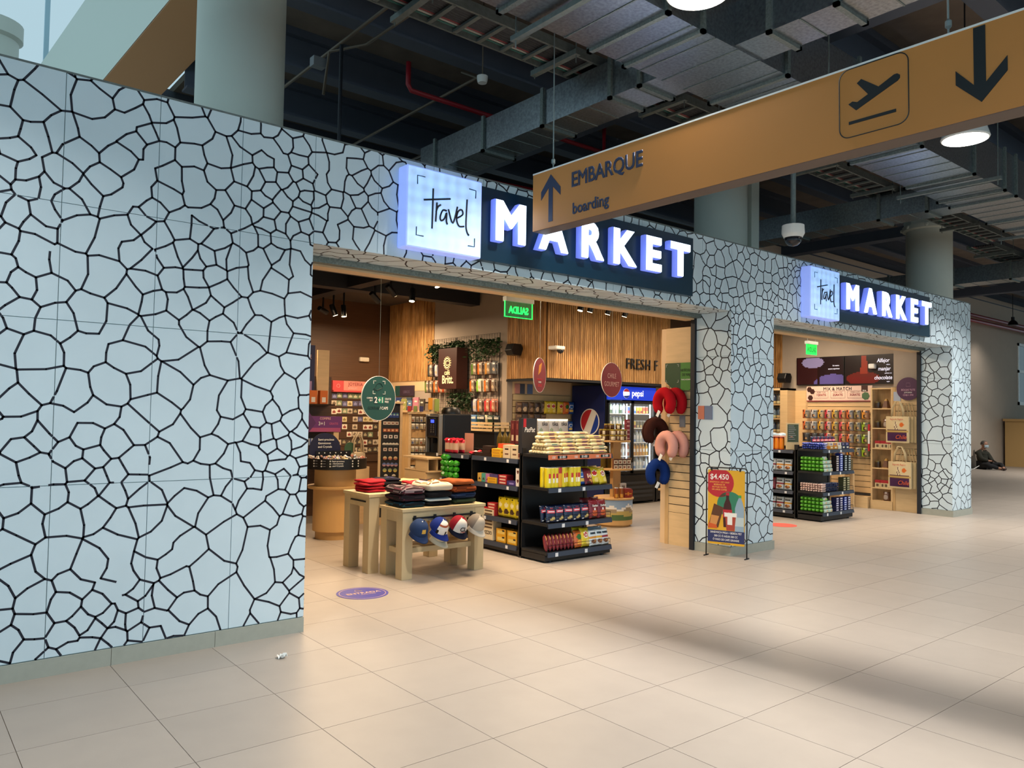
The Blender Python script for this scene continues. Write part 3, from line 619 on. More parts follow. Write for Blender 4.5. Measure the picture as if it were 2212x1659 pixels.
G1 = gondola(3.12, .86, 'black gondola shelf with snack bags on its end, beside the cap table', 1.0, (1.15, .80, .42, .115), (1.08, .775, .40, .115), 2.0, ((.46, 1.38), (1.38, 2.0)))
MB().box(-.03, -.05, 1.105, .93, -.045, 1.155).build('orange_price_strip', mat('price_orange', '#d4744a', .5), G1)
for k in range(3):
    MB().box(.10+k*.33, -.052, 1.115, .24+k*.33, -.0505, 1.147).build('price_plate', BLACKP, G1)
    text('$1.450', .035, WHT, G1, (.17+k*.33, -.053, 1.131), FY, .001, .015, .9)
    text('ALFAJOR', .014, WHT, G1, (.045+k*.33, -.0515, 1.136), FY, .001, .01, .9); text('DE PIÑA', .014, WHT, G1, (.045+k*.33, -.0515, 1.122), FY, .001, .01, .9)
G2 = gondola(8.82, .89, 'black gondola shelf stacked with green biscuit packs in the farther entrance', .98, (1.11, .765, .45, .14), (1.08, .74, .435, .13), 1.3, ((.46, 1.3),))
# ---- slatwall pieces
def slatwall(t, y0, y1, z0, z1, pitch, xf, m=PLY, backing=True, rot=False):
    n = max(1, round((z1-z0)/pitch)); p = (z1-z0)/n
    if backing: (MB().box(xf+.006, y0, z0, xf+.02, y1, z1) if not rot else MB().box(y0, xf+.006, z0, y1, xf+.02, z1)).build('slat_backing', GROOVE, t)
    me = (MB().box(xf, y0, .005, xf+.012, y1, p-.005) if not rot else MB().box(y0, xf, .005, y1, xf+.012, p-.005)).mesh('plank', m)
    for k in range(n): inst('plank', me, t, (0, 0, z0+k*p))
nw = thing('pillow_slatwall', 'tall birch slatwall panel by pillar holding neck pillows', 'display wall', (5.24, .55, 0))
lbox(nw, 'core', PLY, .0205, 0, 0, .14, .46, 2.69); lbox(nw, 'lower_panel', PLY, .0, .0, .0, .0205, .46, .40); lbox(nw, 'edge_post', PLYD, -.006, .40, 0, .14, .455, 2.25); lbox(nw, 'upper_panel', PLY, 0, 0, 1.9, .0205, .46, 2.69)
slatwall(nw, 0, .40, .40, 1.9, .1, 0)
gs = thing('travel_goods_sign', 'green notched sign reading ARTÍCULOS DE VIAJE over neck pillows', 'sign', (5.2, .55, 1.91))
MB().prism([(0.0, .10), (.06, 0), (.16, 0), (.2, .0), (.2, .34), (0, .34)], 'x', 0, .006).build('light_green_half', mat('leaf_green', '#3f7a2e', .5), gs)
MB().prism([(.2, 0), (.30, 0), (.44, .11), (.44, .34), (.2, .34)], 'x', -.001, .006).build('dark_green_half', mat('dark_green', '#23452a', .5), gs)
text('ARTÍCULOS', .046, mat('deep_green', '#16321a', .6), gs, (-.003, .105, .245), FX, .001, .012, .8); text('DE VIAJE', .046, MATS['deep_green'], gs, (-.003, .105, .19), FX, .001, .012, .8); text('TRAVEL ACCESSORIES', .022, WHT, gs, (-.003, .105, .13), FX, .001, .008, .75)
for y, z, a, b in ((.42, .32, -1, -1), (.23, .32, 1, -1), (.42, .10, -1, 1), (.23, .10, 1, 1)):
    MB().tube([(-.003, y+a*.0, z+b*.03), (-.003, y, z), (-.003, y+a*.02, z)], .002, 4).build('corner_mark', WHT, gs)
# ---- poster stand
A0 = Vector((5.006, .206, 0)); pst = thing('poster_stand', 'black wire stand holding a yellow lunch offer poster in front of pillar', 'poster stand', tuple(A0), (0, 0, math.atan2(-.944, .331)))
MB().tube([(0, 0, .0), (0, 0, .985), (.012, 0, 1.005), (.03, 0, 1.012), (.435, 0, 1.012), (.455, 0, 1.003), (.463, 0, .985), (.463, 0, 0)], .007, 8).build('frame', BLACKM, pst, smooth=1)
for x in (0, .463): MB().tube([(x-.01, -.05, .006), (x+.01, .05, .006)], .007, 6).build('foot', BLACKM, pst)
YEL = mat('poster_yellow', '#d9a520', .5); PRED = mat('poster_red', '#b3202c', .5); PBLU = mat('poster_blue', '#28305f', .5); PGRN = mat('poster_green', '#2f7a5c', .5)
po = MB().prism(rr(.018, .14, .438, .985, .012, 3), 'y', -.004, .004).build('poster', YEL, pst)
def disc(cx, cz, r, m, par, y, name='printed_circle', clip=None, n=28):
    pts = [(cx+r*math.cos(2*PI*k/n), cz+r*math.sin(2*PI*k/n)) for k in range(n)]
    if clip: pts = [(min(max(a, clip[0]), clip[2]), min(max(b, clip[1]), clip[3])) for a, b in pts]
    return MB().prism(pts, 'y', y-.0006, y).build(name, m, par)
CL = (.0185, .141, .4375, .984)
disc(.15, .84, .165, PRED, po, -.0042, clip=CL); disc(.27, .60, .145, PGRN, po, -.0042, clip=CL)
MB().box(.0185, -.0048, .165, .4375, -.0042, .30).build('blue_band', PBLU, po)
text('$4.450', .085, WHT, po, (.15, -.0052, .905), FY, .0008, .014, .92)
for k, s in enumerate(('SANDWICH + PET COLD', 'BEVERAGE OR', 'BOTTLED WATER', 'OR LARGE COFFEE')): text(s, .024, mat('poster_gold', '#e8b24a', .5), po, (.15, -.0052, .845-.028*k), FY, .0008, .01, .85)
for k, s in enumerate(('SANDWICH MIGA + BEBIDA PET', '500 CC Ó AGUA 500 CC', 'Ó VASO DE CAFÉ GRANDE')): text(s, .031, WHT, po, (.228, -.0054, .275-.04*k), FY, .0008, .01, .80)
text('Imágenes referenciales', .013, INK, po, (.228, -.005, .152), FY, .0008, 0, .9)
# printed bottle, water bottle, cup and sandwich on the poster
def pp(pts, m, y, name): MB().prism(pts, 'y', y-.0006, y).build(name, m, po)
pp([(.20,.34),(.29,.34),(.298,.50),(.285,.60),(.262,.66),(.262,.70),(.228,.70),(.228,.66),(.205,.60),(.192,.50)], mat('cola_brown', '#3d120c', .4), -.0048, 'printed_cola_bottle')
pp([(.193,.45),(.297,.45),(.297,.54),(.193,.54)], PRED, -.0054, 'printed_label'); text('Coca-Cola', .024, WHT, po, (.245, -.006, .50), FY, .0006, .004, .8, shear=.3)
pp([(.226,.70),(.264,.70),(.264,.735),(.226,.735)], PRED, -.0048, 'printed_cap')
pp([(.33,.30),(.43,.30),(.432,.56),(.415,.63),(.395,.68),(.372,.68),(.35,.63),(.33,.56)], mat('water_blue', '#8fa6b8', .4), -.0048, 'printed_water_bottle'); pp([(.368,.68),(.40,.68),(.40,.71),(.368,.71)], mat('cap_green', '#3c9a4a', .5), -.005, 'printed_cap'); pp([(.33,.36),(.43,.36),(.43,.46),(.33,.46)], mat('water_label', '#b8c6c8', .5), -.0054, 'printed_label')
pp([(.235,.305),(.325,.305),(.34,.46),(.22,.46)], mat('cup_red', '#a8402c', .5), -.0058, 'printed_cup'); pp([(.21,.46),(.35,.46),(.35,.505),(.21,.505)], WHT, -.006, 'printed_cup_lid'); pp([(.245,.37),(.30,.37),(.30,.46),(.245,.46)], WHT, -.0064, 'printed_cup_label')
pp([(.022,.33),(.14,.33),(.20,.56),(.09,.60)], mat('sandwich_brown', '#5a3418', .5), -.0052, 'printed_sandwich'); pp([(.04,.36),(.12,.36),(.15,.46),(.06,.47)], mat('sandwich_tan', '#c98a4a', .5), -.0058, 'printed_filling'); pp([(.02,.32),(.13,.32),(.12,.36),(.03,.38)], mat('pack_orange', '#c8561e', .5), -.0062, 'printed_band')
for x in (.06, .385): MB().box(x-.008, -.008, .975, x+.008, .008, 1.012).build('clip', BLACKM, pst)
# ---- floor decals
dec = thing('entrance_floor_decal', 'round blue floor sticker reading ENTRADA near the cap table', 'floor sticker', (.905, .79, 0))
MB().cyl((0, 0, .0004), (0, 0, .0022), .225, 48).build('sticker', mat('decal_blue', '#474390', .5), dec)
MB().lathe([(.198, 0), (.203, 0), (.203, .0006), (.198, .0006)], 48, (0, 0, .0022)).build('ring_line', mat('decal_peach', '#c9a58c', .6), dec)
text('ENTRADA', .072, MATS['decal_peach'], dec, (.01, .0, .0026), (0, 0, -.10), .0006, .014, .95); text('ENTRANCE', .028, MATS['decal_peach'], dec, (.03, -.055, .0026), (0, 0, -.10), .0006, .0, .95)
MB().tube([(-.035, .075, .003), (.0, .135, .003), (.035, .075, .003)], .003, 4, closed=True).build('arrow_mark', MATS['decal_peach'], dec)
tag(MB().cyl((0, 0, .0004), (0, 0, .0022), .21, 40).build('red_floor_decal', mat('decal_red', '#d4574a', .5), None, (8.02, 1.08, 0)), 'round coral red floor sticker beside the farther gondola', 'floor sticker')
# ---- hanging round signs
def round_sign(label, loc, rot, r, m, ztop, cat='sign'):
    t = thing('hanging_round_sign', label, cat, loc, rot)
    MB().cyl((0, -.004, 0), (0, .004, 0), r, 48).build('disc', m, t)
    MB().lathe([(r, -.005), (r+.004, -.005), (r+.004, .005), (r, .005)], 48).build('rim', WHITEP, t, (0, 0, 0), FY)
    MB().cyl((0, 0, r), (0, 0, ztop-loc[2]), .0013, 4).build('thread', WIRE, t)
    return t
DG = mat('sign_green', '#1f4b47', .5); CRIM = mat('sign_crimson', '#8c1f30', .5); DGL = mat('sign_green_line', '#12302e', .6)
t = round_sign('green round hanging sign for caps reading 2+1 GRATIS FREE', (1.49, 1.62, 1.722), (0, 0, .2), .222, DG, ZC)
for a, b, c, e in ((-.075, .175, 1, -1), (.075, .175, -1, -1), (-.08, .045, 1, 1), (.08, .045, -1, 1)): MB().tube([(a, -.006, b+e*.03), (a, -.006, b), (a+c*.03, -.006, b)], .003, 4).build('corner_mark', WHT, t)
MB().tube([(.045*math.cos(k*PI/8), -.006, .11+.045*math.sin(k*PI/8)) for k in range(9)] + [(-.075, -.006, .095), (-.03, -.006, .08), (.045, -.006, .11)], .0025, 4).build('cap_outline', DGL, t)
MB().box(-.062, -.0055, -.055, -.018, -.004, .015).build('number_box', mat('box_dark', '#17303c', .5), t); MB().box(-.014, -.0055, -.05, .068, -.004, .015).build('number_box', mat('box_green', '#1e7a62', .5), t)
text('2', .085, WHT, t, (-.04, -.0065, -.02), FY, .001, .02, .95); text('+1', .08, WHT, t, (.026, -.0065, -.02), FY, .001, .016, .85)
text('GRATIS', .028, WHT, t, (.122, -.0055, -.005), FY, .001, .01, .9); text('FREE', .028, WHT, t, (.105, -.0055, -.035), FY, .001, .01, .9); text('COMPRE', .022, WHT, t, (-.12, -.0055, -.0), FY, .001, .01, .9); text('BUY', .022, WHT, t, (-.10, -.0055, -.024), FY, .001, .01, .9)
text('GORRAS', .04, DGL, t, (-.07, -.0055, -.10), FY, .001, .01, .95); text('/ CAPS', .04, WHT, t, (.07, -.0055, -.10), FY, .001, .014, .95)
t = round_sign('crimson round hanging sign with a yellow snack picture', (4.43, 2.5, 2.11), (0, 0, .48), .23, CRIM, ZC)
MB().prism([(-.06, .0), (.03, .05), (.07, .17), (-.03, .13)], 'y', -.006, -.004).build('printed_snack', mat('snack_yellow', '#e0962a', .5), t)
text('BARRAS-CEREAL', .03, mat('sign_redtext', '#d23c46', .5), t, (0, -.0055, -.06), FY, .001, .01, .9); text('SNACKS', .03, WHT, t, (0, -.0055, -.095), FY, .001, .01, .9); text('$500.00', .05, MATS['sign_redtext'], t, (0, -.0055, -.14), FY, .001, .02, .9)
t = round_sign('crimson round hanging sign reading CHILE GOURMET', (5.88, 2.55, 2.105), (0, 0, .13), .25, CRIM, ZC)
PINKT = mat('sign_pink', '#e8b3ab', .6)
text('CHILE', .10, PINKT, t, (0, -.0055, .055), FY, .001, 0, .72, space=1.15); text('GOURMET', .10, PINKT, t, (0, -.0055, -.065), FY, .001, 0, .72, space=1.12)
# exit signs (green edge-lit acrylic seen from behind)
EXITG = mat('exit_green', '#0d8a3c', .4, emit='#18ff5a', es=2.2); EXITP = mat('exit_pane', '#2c6a4a', .2, alpha=.45, emit='#30c060', es=.15)
def exit_sign(label, loc, w, h, ztop, rot=0, solid=False):
    t = thing('exit_sign', label, 'sign', loc, (0, 0, rot))
    MB().box(-w/2, -.03, h-.005, w/2, .03, h+.045).build('housing', mat('exit_housing', '#a8b0ae', .5), t)
    MB().box(-w/2, -.004, 0, w/2, .004, h-.005).build('pane', EXITP if not solid else mat('exit_pane_lit', '#10a040', .3, emit='#20e050', es=1.2), t)
    for a, b, c, e in ((-w/2, 0, -w/2+.006, h), (w/2-.006, 0, w/2, h), (-w/2, 0, w/2, .006)): MB().box(a, -.006, b, c, .006, e).build('lit_edge', EXITG, t)
    text('SALIDA', h*.62, EXITG if not solid else mat('exit_dark', '#0a6a30', .4, emit='#0c9a30', es=.5), t, (0, 0, h*.45), (PI/2, 0, PI), .010, .02, .78)
    for s in (-w*.4, w*.4): MB().cyl((s, 0, h+.04), (s, 0, ztop-loc[2]), .004, 5).build('rod', WIRE, t)
exit_sign('green edge-lit exit sign reading SALIDA backwards in the nearer entrance', (2.80, 1.0, 2.605), .385, .17, ZC)
exit_sign('bright green exit sign hanging in the farther entrance', (9.22, 1.3, 2.62), .31, .17, ZC, solid=True)
# ---- FRESH lettering on the slats, wall gear
text('FRESH F', .27, BLACKP, bh, (7.67, YB-.045, 2.485), FY, .02, .0, .82, 'LEFT', space=1.12)
def speaker(label, loc, rot):
    t = thing('wall_speaker', label, 'speaker', loc, rot)
    MB().prism([(-.13, -.02), (-.08, .09), (.09, .09), (.13, .02), (.09, -.10), (-.08, -.10)], 'x', -.09, .09).build('cabinet', BLACKP, t, bevel=.01)
    MB().box(-.03, .1, -.02, .03, .2, .03).build('bracket', BLACKP, t)
speaker('black wall speaker on slats beside the coffee wall', (5.70, 4.6, 2.65), (0, 0, -PI/2)); speaker('black wall speaker beside the chocolate screens', (11.42, 3.12, 2.38), (0, 0, -PI/2))
t = thing('dome_camera', 'small white dome camera on the timber slats', 'camera', (5.96, 3.82, 2.62))
MB().box(-.10, -.08, 0, .10, .12, .06).build('mount', WHITEP, t, bevel=.015); MB().lathe([(.06, 0), (.05, -.04), (0, -.065)], 14).build('dome', MATS['smoked_dome'], t, (.04, -.03, 0), smooth=1)
tag(box('emergency_light', mat('offwhite', '#d8cdb8', .5), 5.13, 8.82, 2.59, 5.34, 8.9, 2.68, bevel=.02), 'small white emergency light on dark veneer wall', 'light')
tag(box('sensor_box', WHITEP, 11.48, 1.36, 2.51, 11.62, 1.48, 2.6, bevel=.02), 'small white sensor beside the chocolate screens', 'sensor')
# ---- ceiling beams and track spots inside the shop
for x0, y0, x1, y1, z in ((1.2, 3.9, 5.8, 4.15, 3.42), (1.2, 5.7, 5.8, 5.95, 3.5), (3.2, 1.6, 3.42, 8.5, 3.52)):
    tag(box('ceiling_beam', DARKM, x0, y0, z, x1, y1, ZC), 'dark boxed beam under the shop ceiling', 'beam', 'dark beams under shop ceiling')
LENS = mat('spot_lens', '#ffffff', .4, emit='#ffe2b4', es=25)
def track_spot(loc, tgt, label, group, power=0, ang=55):
    t = thing('track_spotlight', label, 'spotlight', loc, group=group); L_ = Vector(loc); d = (Vector(tgt)-L_).normalized(); e = d.to_track_quat('-Z', 'Y').to_euler()
    MB().lathe([(0, .10), (.04, .10), (.045, .08), (.045, -.10), (.04, -.10), (.038, -.08)], 16).build('can', BLACKP, t, (0, 0, 0), e, smooth=35)
    MB().lathe([(0, -.1035), (.039, -.1035), (.039, -.099), (0, -.099)], 16).build('lens', LENS, t, (0, 0, 0), e)
    MB().box(-.012, -.012, .04, .012, .012, ZC-L_.z).build('stem', BLACKP, t)
    if power: spot('track_light', tuple(L_ + d*.11), tgt, power, WARM, ang, .04)
for k, (x, y, z, tx, ty, tz, pw) in enumerate(((3.70, 6.79, 3.30, 3.9, 6.6, 0, 0), (3.52, 6.81, 3.3, 4.4, 6.6, 1, 0), (3.42, 7.0, 3.3, 5.8, 8.0, 2.6, 110), (3.47, 5.3, 3.35, 5.8, 6, 1.7, 170), (3.40, 4.69, 3.38, 5.8, 5.3, 1.5, 130), (3.75, 4.66, 3.35, 3.2, 4.2, 0, 40), (3.50, 3.67, 3.42, 3.9, 2.6, 1.2, 60))):
    track_spot((x, y, z), (tx, ty, tz), 'black cylindrical track spotlight under the dark shop beams', 'track spots above the coffee wall', pw)
for k, (x, y, tx) in enumerate(((5.98, 3.3, 5.98), (6.2, 3.3, 6.4), (6.6, 3.3, 6.8), (7.0, 3.3, 7.2))):
    track_spot((x, y, 3.3), (tx-.35, 3.75 if k else 3.42, 1.8), 'black cylindrical spotlight aimed at the timber slat bulkhead', 'spots before the slat bulkhead', 55, 70)
for x, y in ((10.9, 2.2), (10.6, 3.0)): track_spot((x, y, 3.3), (11.6, y+.2, 1.2), 'black cylindrical spotlight near the chocolate screens', 'spots near the screens', 60)
for x, y in ((1.9, 3.3), (3.99, 3.28)):
    t = thing('downlight', 'small bright round downlight in shop ceiling', 'light', (x, y, 3.42), group='round downlights in shop ceiling')
    MB().lathe([(.07, 0), (.08, .0), (.08, .06), (.07, .06)], 20).build('bezel', WHITEP, t); MB().lathe([(0, .005), (.07, .005), (.07, .02), (0, .02)], 20).build('lens', LENS, t); MB().cyl((0, 0, .02), (0, 0, ZC-3.42), .02, 8).build('stem', BLACKP, t)
# ---- coffee wall: grid panels, brand box, crate, machine and counter
for k, (y0, y1) in enumerate(((6.42, 7.18), (5.78, 6.38), (5.10, 5.74))):
    t = thing('wire_grid_panel', 'black wire grid panel on the coffee wall, ' + ('beside the slatted timber', 'behind the café box', 'beside the snack niche')[k], 'grid panel', (5.80, y0, 1.15))
    H, W = 1.82, y1-y0; MB().tube([(0, 0, 0), (0, W, 0), (0, W, H), (0, 0, H)], .008, 4, closed=True).build('border', BLACKM, t)
    mb = MB()
    for i in range(1, int(W/.075)): mb.cyl((0, i*.075, 0), (0, i*.075, H), .003, 4, cap=False)
    for i in range(1, int(H/.075)): mb.cyl((.004, 0, i*.075), (.004, W, i*.075), .003, 4, cap=False)
    tag(mb.build('grid_wires', BLACKM, t), kind='stuff')
t = thing('cafe_brand_box', 'dark brown box sign reading café Britt on the grid wall', 'sign', (5.72, 6.3, 2.01))
BRN = mat('cafe_brown', '#3a1a14', .5); CRM = mat('cafe_cream', '#f0dba8', .5, emit='#f0d090', es=.5)
MB().prism([(-.29, .0), (.20, 0), (.24, .01), (.27, .04), (.29, .08), (.29, .74), (-.29, .74)], 'x', -.18, .06).build('box_body', BRN, t).rotation_euler = (0, 0, 0)
text('café', .13, CRM, t, (-.182, 0, .295), FX, .003, .01, .85); text('Britt.', .21, CRM, t, (-.182, -.02, .165), FX, .003, .018, .85)
MB().lathe([(.075, 0), (.095, 0), (.095, .004), (.075, .004)], 24).build('emblem_ring', CRM, t, (-.185, 0, .47), (PI/2, 0, -PI/2))
MB().tube([(-.184, .045*math.cos(a), .47+.045*math.sin(a)) for a in [x*PI/8-.2 for x in range(-6, 8)]], .010, 5).build('emblem_swirl', CRM, t)
for k in range(16): a = k*PI/8; MB().box(-.003, -.007, -.010, 0, .007, .010).build('emblem_tick', CRM, t, (-.182, .112*math.cos(a), .47+.112*math.sin(a)), (a, 0, 0))
# coffee machine on its counter
ct = thing('coffee_counter', 'birch counter with cubbyholes and cupboard doors under coffee machine', 'counter', (2.98, 3.0, 0), (0, 0, -.05))
lbox(ct, 'worktop', PLY, 0, -.02, .985, 1.15, .62, 1.01, .003); lbox(ct, 'body', PLY, .02, .05, .06, 1.13, .6, .83); lbox(ct, 'cubby_floor', PLY, .02, .0, .82, 1.13, .6, .84); lbox(ct, 'cubby_back', PLYD, .02, .3, .84, 1.13, .32, .985)
for k in range(8): lbox(ct, 'cubby_divider', PLY, .02+k*.138 if k < 6 else (.73, 1.11)[k-6], 0, .84, .035+k*.138 if k < 6 else (.75, 1.13)[k-6], .3, .985)
for a, b in ((.03, .39), (.395, .75), (.755, 1.12)):
    dd = lbox(ct, 'door', PLY, a, .03, .07, b, .05, .815); MB().lathe([(0, 0), (.012, .002), (.012, .006), (0, .008)], 10).build('finger_hole', GROOVE, dd, (b-.05, .03, .7), (PI/2, 0, 0))
cm = thing('coffee_machine', 'tall black coffee machine with silver edges and blue display', 'coffee machine', (3.22, 3.08, 1.01), (0, 0, -.05))
SILV = mat('silver_trim', '#9a948a', .35, .7)
lbox(cm, 'cabinet', BLACKP, .06, 0, .0, .50, .36, .56, .015); lbox(cm, 'front_door', BLACKP, .0, .02, .24, .06, .34, .54, .02); lbox(cm, 'drip_base', BLACKP, -.02, .05, 0, .06, .31, .05)
for y in (.0, .325): lbox(cm, 'silver_edge', SILV, .0, y, .02, .055, y+.035, .55, .008)
lbox(cm, 'keypad', mat('keypad', '#1a1c24', .25), -.008, .08, .27, .002, .26, .50, .01); lbox(cm, 'display', mat('display_blue', '#2030c0', .3, emit='#3a4cff', es=2.5), -.012, .12, .44, -.006, .2, .48)
for k in range(8): MB().lathe([(.008, 0), (.012, 0), (.012, .003), (.008, .003)], 8).build('key', SILV, cm, (-.009, .13+(k % 2)*.06, .41-.03*(k//2)), (PI/2, 0, -PI/2))
MB().lathe([(.13, 0), (.13, .04), (.10, .085), (0, .095)], 20).build('bean_hopper', BLACKP, cm, (.3, .2, .56), smooth=40); lbox(cm, 'spout', BLACKP, .0, .15, .17, .05, .21, .24)
# magnet rack, charm rack (freestanding birch towers)
def tower(label, x, y, w, d, h, rot):
    t = thing('souvenir_tower', label, 'display rack', (x, y, 0), (0, 0, rot))
    for a in (0, w-.035): lbox(t, 'post', PLY, a, 0, 0, a+.035, d, h)
    lbox(t, 'top_board', PLY, -.02, -.02, h, w+.02, d+.02, h+.03); lbox(t, 'base_board', PLY, -.02, -.03, 0, w+.02, d+.03, .1); return t
mg = tower('birch tower with a black board covered in fridge magnets', 3.02, 4.3, .33, .08, 1.70, -.55); lbox(mg, 'magnet_board', mat('board_black', '#17171b', .7), .035, .03, .1, .295, .045, 1.7)
ch = tower('birch tower hung with small charm packs and key rings', 3.34, 4.02, .30, .1, 1.56, -.55); lbox(ch, 'back_board', PLYD, .035, .06, .1, .265, .075, 1.56)
for z in (1.42, 1.2, 1.0, .82): lbox(ch, 'rail', BLACKM, .035, .05, z, .265, .06, z+.02)
# ---- drinks fridges
def fridge(label, x0, x1, y0, h, brand):
    t = thing('drinks_fridge', label, 'fridge', (x0, y0, 0)); w = x1-x0; B = BLACKP
    for q in ((0, 0, .02, .05, .84, h), (w-.05, 0, .02, w, .84, h), (0, .80, .02, w, .84, h), (0, 0, h-.03, w, .84, h), (.05, .05, .52, w-.05, .8, .55)): lbox(t, 'cabinet_panel', B, *q)
    lbox(t, 'kick_panel', B, .0, -.005, .05, w, .4, .52)
    for z in (.36, .28, .20, .12): lbox(t, 'vent_slat', mat('vent_grey', '#24262b', .5), .08, -.014, z, w-.08, -.004, z+.045)
    if brand:
        hd = lbox(t, 'header', mat('header_blue', '#0a2a9a', .4, emit='#0b36c8', es=.8), .02, -.02, h-.25, w-.02, .02, h-.015)
        text('pepsi', .16, mat('header_white', '#ffffff', .4, emit='#ffffff', es=.9), hd, (.80, -.024, h-.13), FY, .002, .01, .95)
        MB().lathe([(0, 0), (.085, 0), (.085, .002), (0, .002)], 24).build('globe_white', MATS['header_white'], hd, (.50, -.022, h-.135), FY)
        MB().prism([(.083*math.cos(a), .083*math.sin(a)) for a in [.35+k*.2 for k in range(13)]], 'y', -.003, 0).build('globe_red', PRED, hd, (.50, -.0225, h-.135)); MB().prism([(.083*math.cos(a), .083*math.sin(a)) for a in [3.7+k*.2 for k in range(12)]], 'y', -.003, 0).build('globe_blue', mat('globe_blue', '#123a9a', .4), hd, (.50, -.0225, h-.135))
        sp_ = lbox(t, 'blue_side', mat('side_blue', '#0b1f5c', .5), -.012, .02, .02, 0, .83, h-.01)
        MB().lathe([(0, 0), (.235, 0), (.235, .004), (0, .004)], 36).build('emblem', WHITEP, sp_, (-.012, .37, 1.46), (PI/2, 0, -PI/2))
        for a0, n, m in ((1.35, 14, PRED), (-1.5, 12, MATS['globe_blue'])): MB().prism([(.37-.215*math.cos(a), 1.46+.215*math.sin(a)) for a in [a0+k*.2 for k in range(n)]], 'x', -.0185, -.015).build('emblem_wave', m, sp_)
    nd = 2 if brand else 1; dw = (w-.06)/nd; hz = h-.27 if brand else h-.05
    for k in range(nd):
        a = .03+k*dw; dr = thing('door', None, None, (0, 0, 0)); dr.parent = t
        for q in ((a, -.03, .56, a+.04, 0, hz), (a+dw-.04, -.03, .56, a+dw, 0, hz), (a, -.03, .56, a+dw, 0, .60), (a, -.03, hz-.04, a+dw, 0, hz)): lbox(dr, 'door_frame', B, *q)
        lbox(dr, 'pane', mat('fridge_glass', '#dfe8ea', .05, alpha=.10), a+.04, -.018, .60, a+dw-.04, -.012, hz-.04)
        lbox(t, 'led_strip', mat('led_cool', '#ffffff', .4, emit='#cfe8ff', es=9), a+dw-.075, .04, .62, a+dw-.06, .055, hz-.05)
    lbox(t, 'liner', mat('liner', '#c8d0d4', .5), .05, .78, .55, w-.05, .80, h-.03)
    for z in (.62, .86, 1.10, 1.36, 1.62): lbox(t, 'shelf', WHITEP, .05, .08, z-.015, w-.05, .78, z)
    return t
FR = fridge('double glass-door drinks fridge with blue lit header and blue side', 7.34, 8.66, 4.06, 2.11, True); fridge('black single-door drinks fridge half hidden by neck pillow wall', 8.74, 9.4, 4.10, 2.02, False)
area('fridge_light', (7.95, 4.14, 1.80), (math.radians(-25), 0, 0), 1.1, .05, 9, (.85, .93, 1))
# ---- snack niche slatwall
sn = thing('snack_slatwall', 'birch slatwall in niche hung with nuts and snack bags', 'display wall', (5.97, 4.926, 0)); slatwall(sn, 0, 1.36, .3, 1.92, .105, 0, LBIRCH, rot=True)
for x, w_, m, txt in ((6.02, .11, mat('notice_pink', '#c98a80', .6), ''), (6.13, .11, mat('notice_slate', '#4a4f5e', .6), ''), (6.30, .12, mat('notice_blue', '#5a6f9a', .6), '')):
    tag(box('wall_notice', m, x, 4.938, 1.93, x+w_, 4.948, 2.1), {'notice_pink': 'pink paper notice', 'notice_slate': 'slate grey paper notice', 'notice_blue': 'blue paper notice with a face'}[m.name] + ' above the snack slatwall', 'notice')
tag(box('wall_notice', mat('notice_blue2', '#6a7894', .6), 5.162, .25, 1.56, 5.1695, .36, 1.72), 'slate blue half of small notice on the pillar reveal', 'notice'); tag(box('wall_notice', mat('notice_coral', '#c4765e', .6), 5.162, .365, 1.56, 5.1695, .455, 1.72), 'coral half of small notice on the pillar reveal', 'notice')
# ---- round honey display
hd = thing('round_tier_stand', 'round tiered birch stand with mountain mural base', 'display stand', (5.87, 2.47, 0))
MB().lathe([(.24, .0), (.24, .03), (.27, .03), (.27, .10)], 36).build('plinth_ring', BENT, hd, smooth=40)
def mural(k, u):
    z = k/11; x = u*6.28; m1 = .52+.16*abs(math.sin(x*2.2+.6))+.07*math.sin(x*7); m2 = .34+.10*math.sin(x*3+1); m3 = .18+.08*math.sin(x*5)
    return '#4d6a3c' if z < m3 else '#b9a35e' if z < m2 else '#9a8a70' if z < m1-.12 else '#e6e4e0' if z < m1 else '#8fa9c8'
MB().lathe([(.272, .10+.026*k) for k in range(12)], 48, cols=mural).build('mural_drum', PRINT, hd)
for r, z in ((.285, .386), (.26, .80), (.23, 1.20)): MB().lathe([(0, z), (r, z), (r+.004, z+.006), (r+.004, z+.02), (r, z+.026), (0, z+.026)], 40).build('round_shelf', BENT, hd, smooth=30)
MB().box(-.05, -.03, .41, .11, .03, 1.2).build('post', BENT, hd)
for k in range(3): MB().lathe([(0, 0), (.025, .005), (.025, .02), (0, .03)], 10).build('caster', DARKM, hd, (.2*math.cos(k*2.1), .2*math.sin(k*2.1), -.0))
# side counter peeking behind pillow wall
sc = thing('side_counter', 'low birch side counter behind pillow wall', 'counter', (6.38, 1.5, 0)); lbox(sc, 'top', PLY, -.09, .02, .52, .3, .5, .55); lbox(sc, 'body', PLY, -.06, .04, .08, .3, .48, .52); lbox(sc, 'kick', GROOVE, -.03, .06, 0, .3, .46, .08)
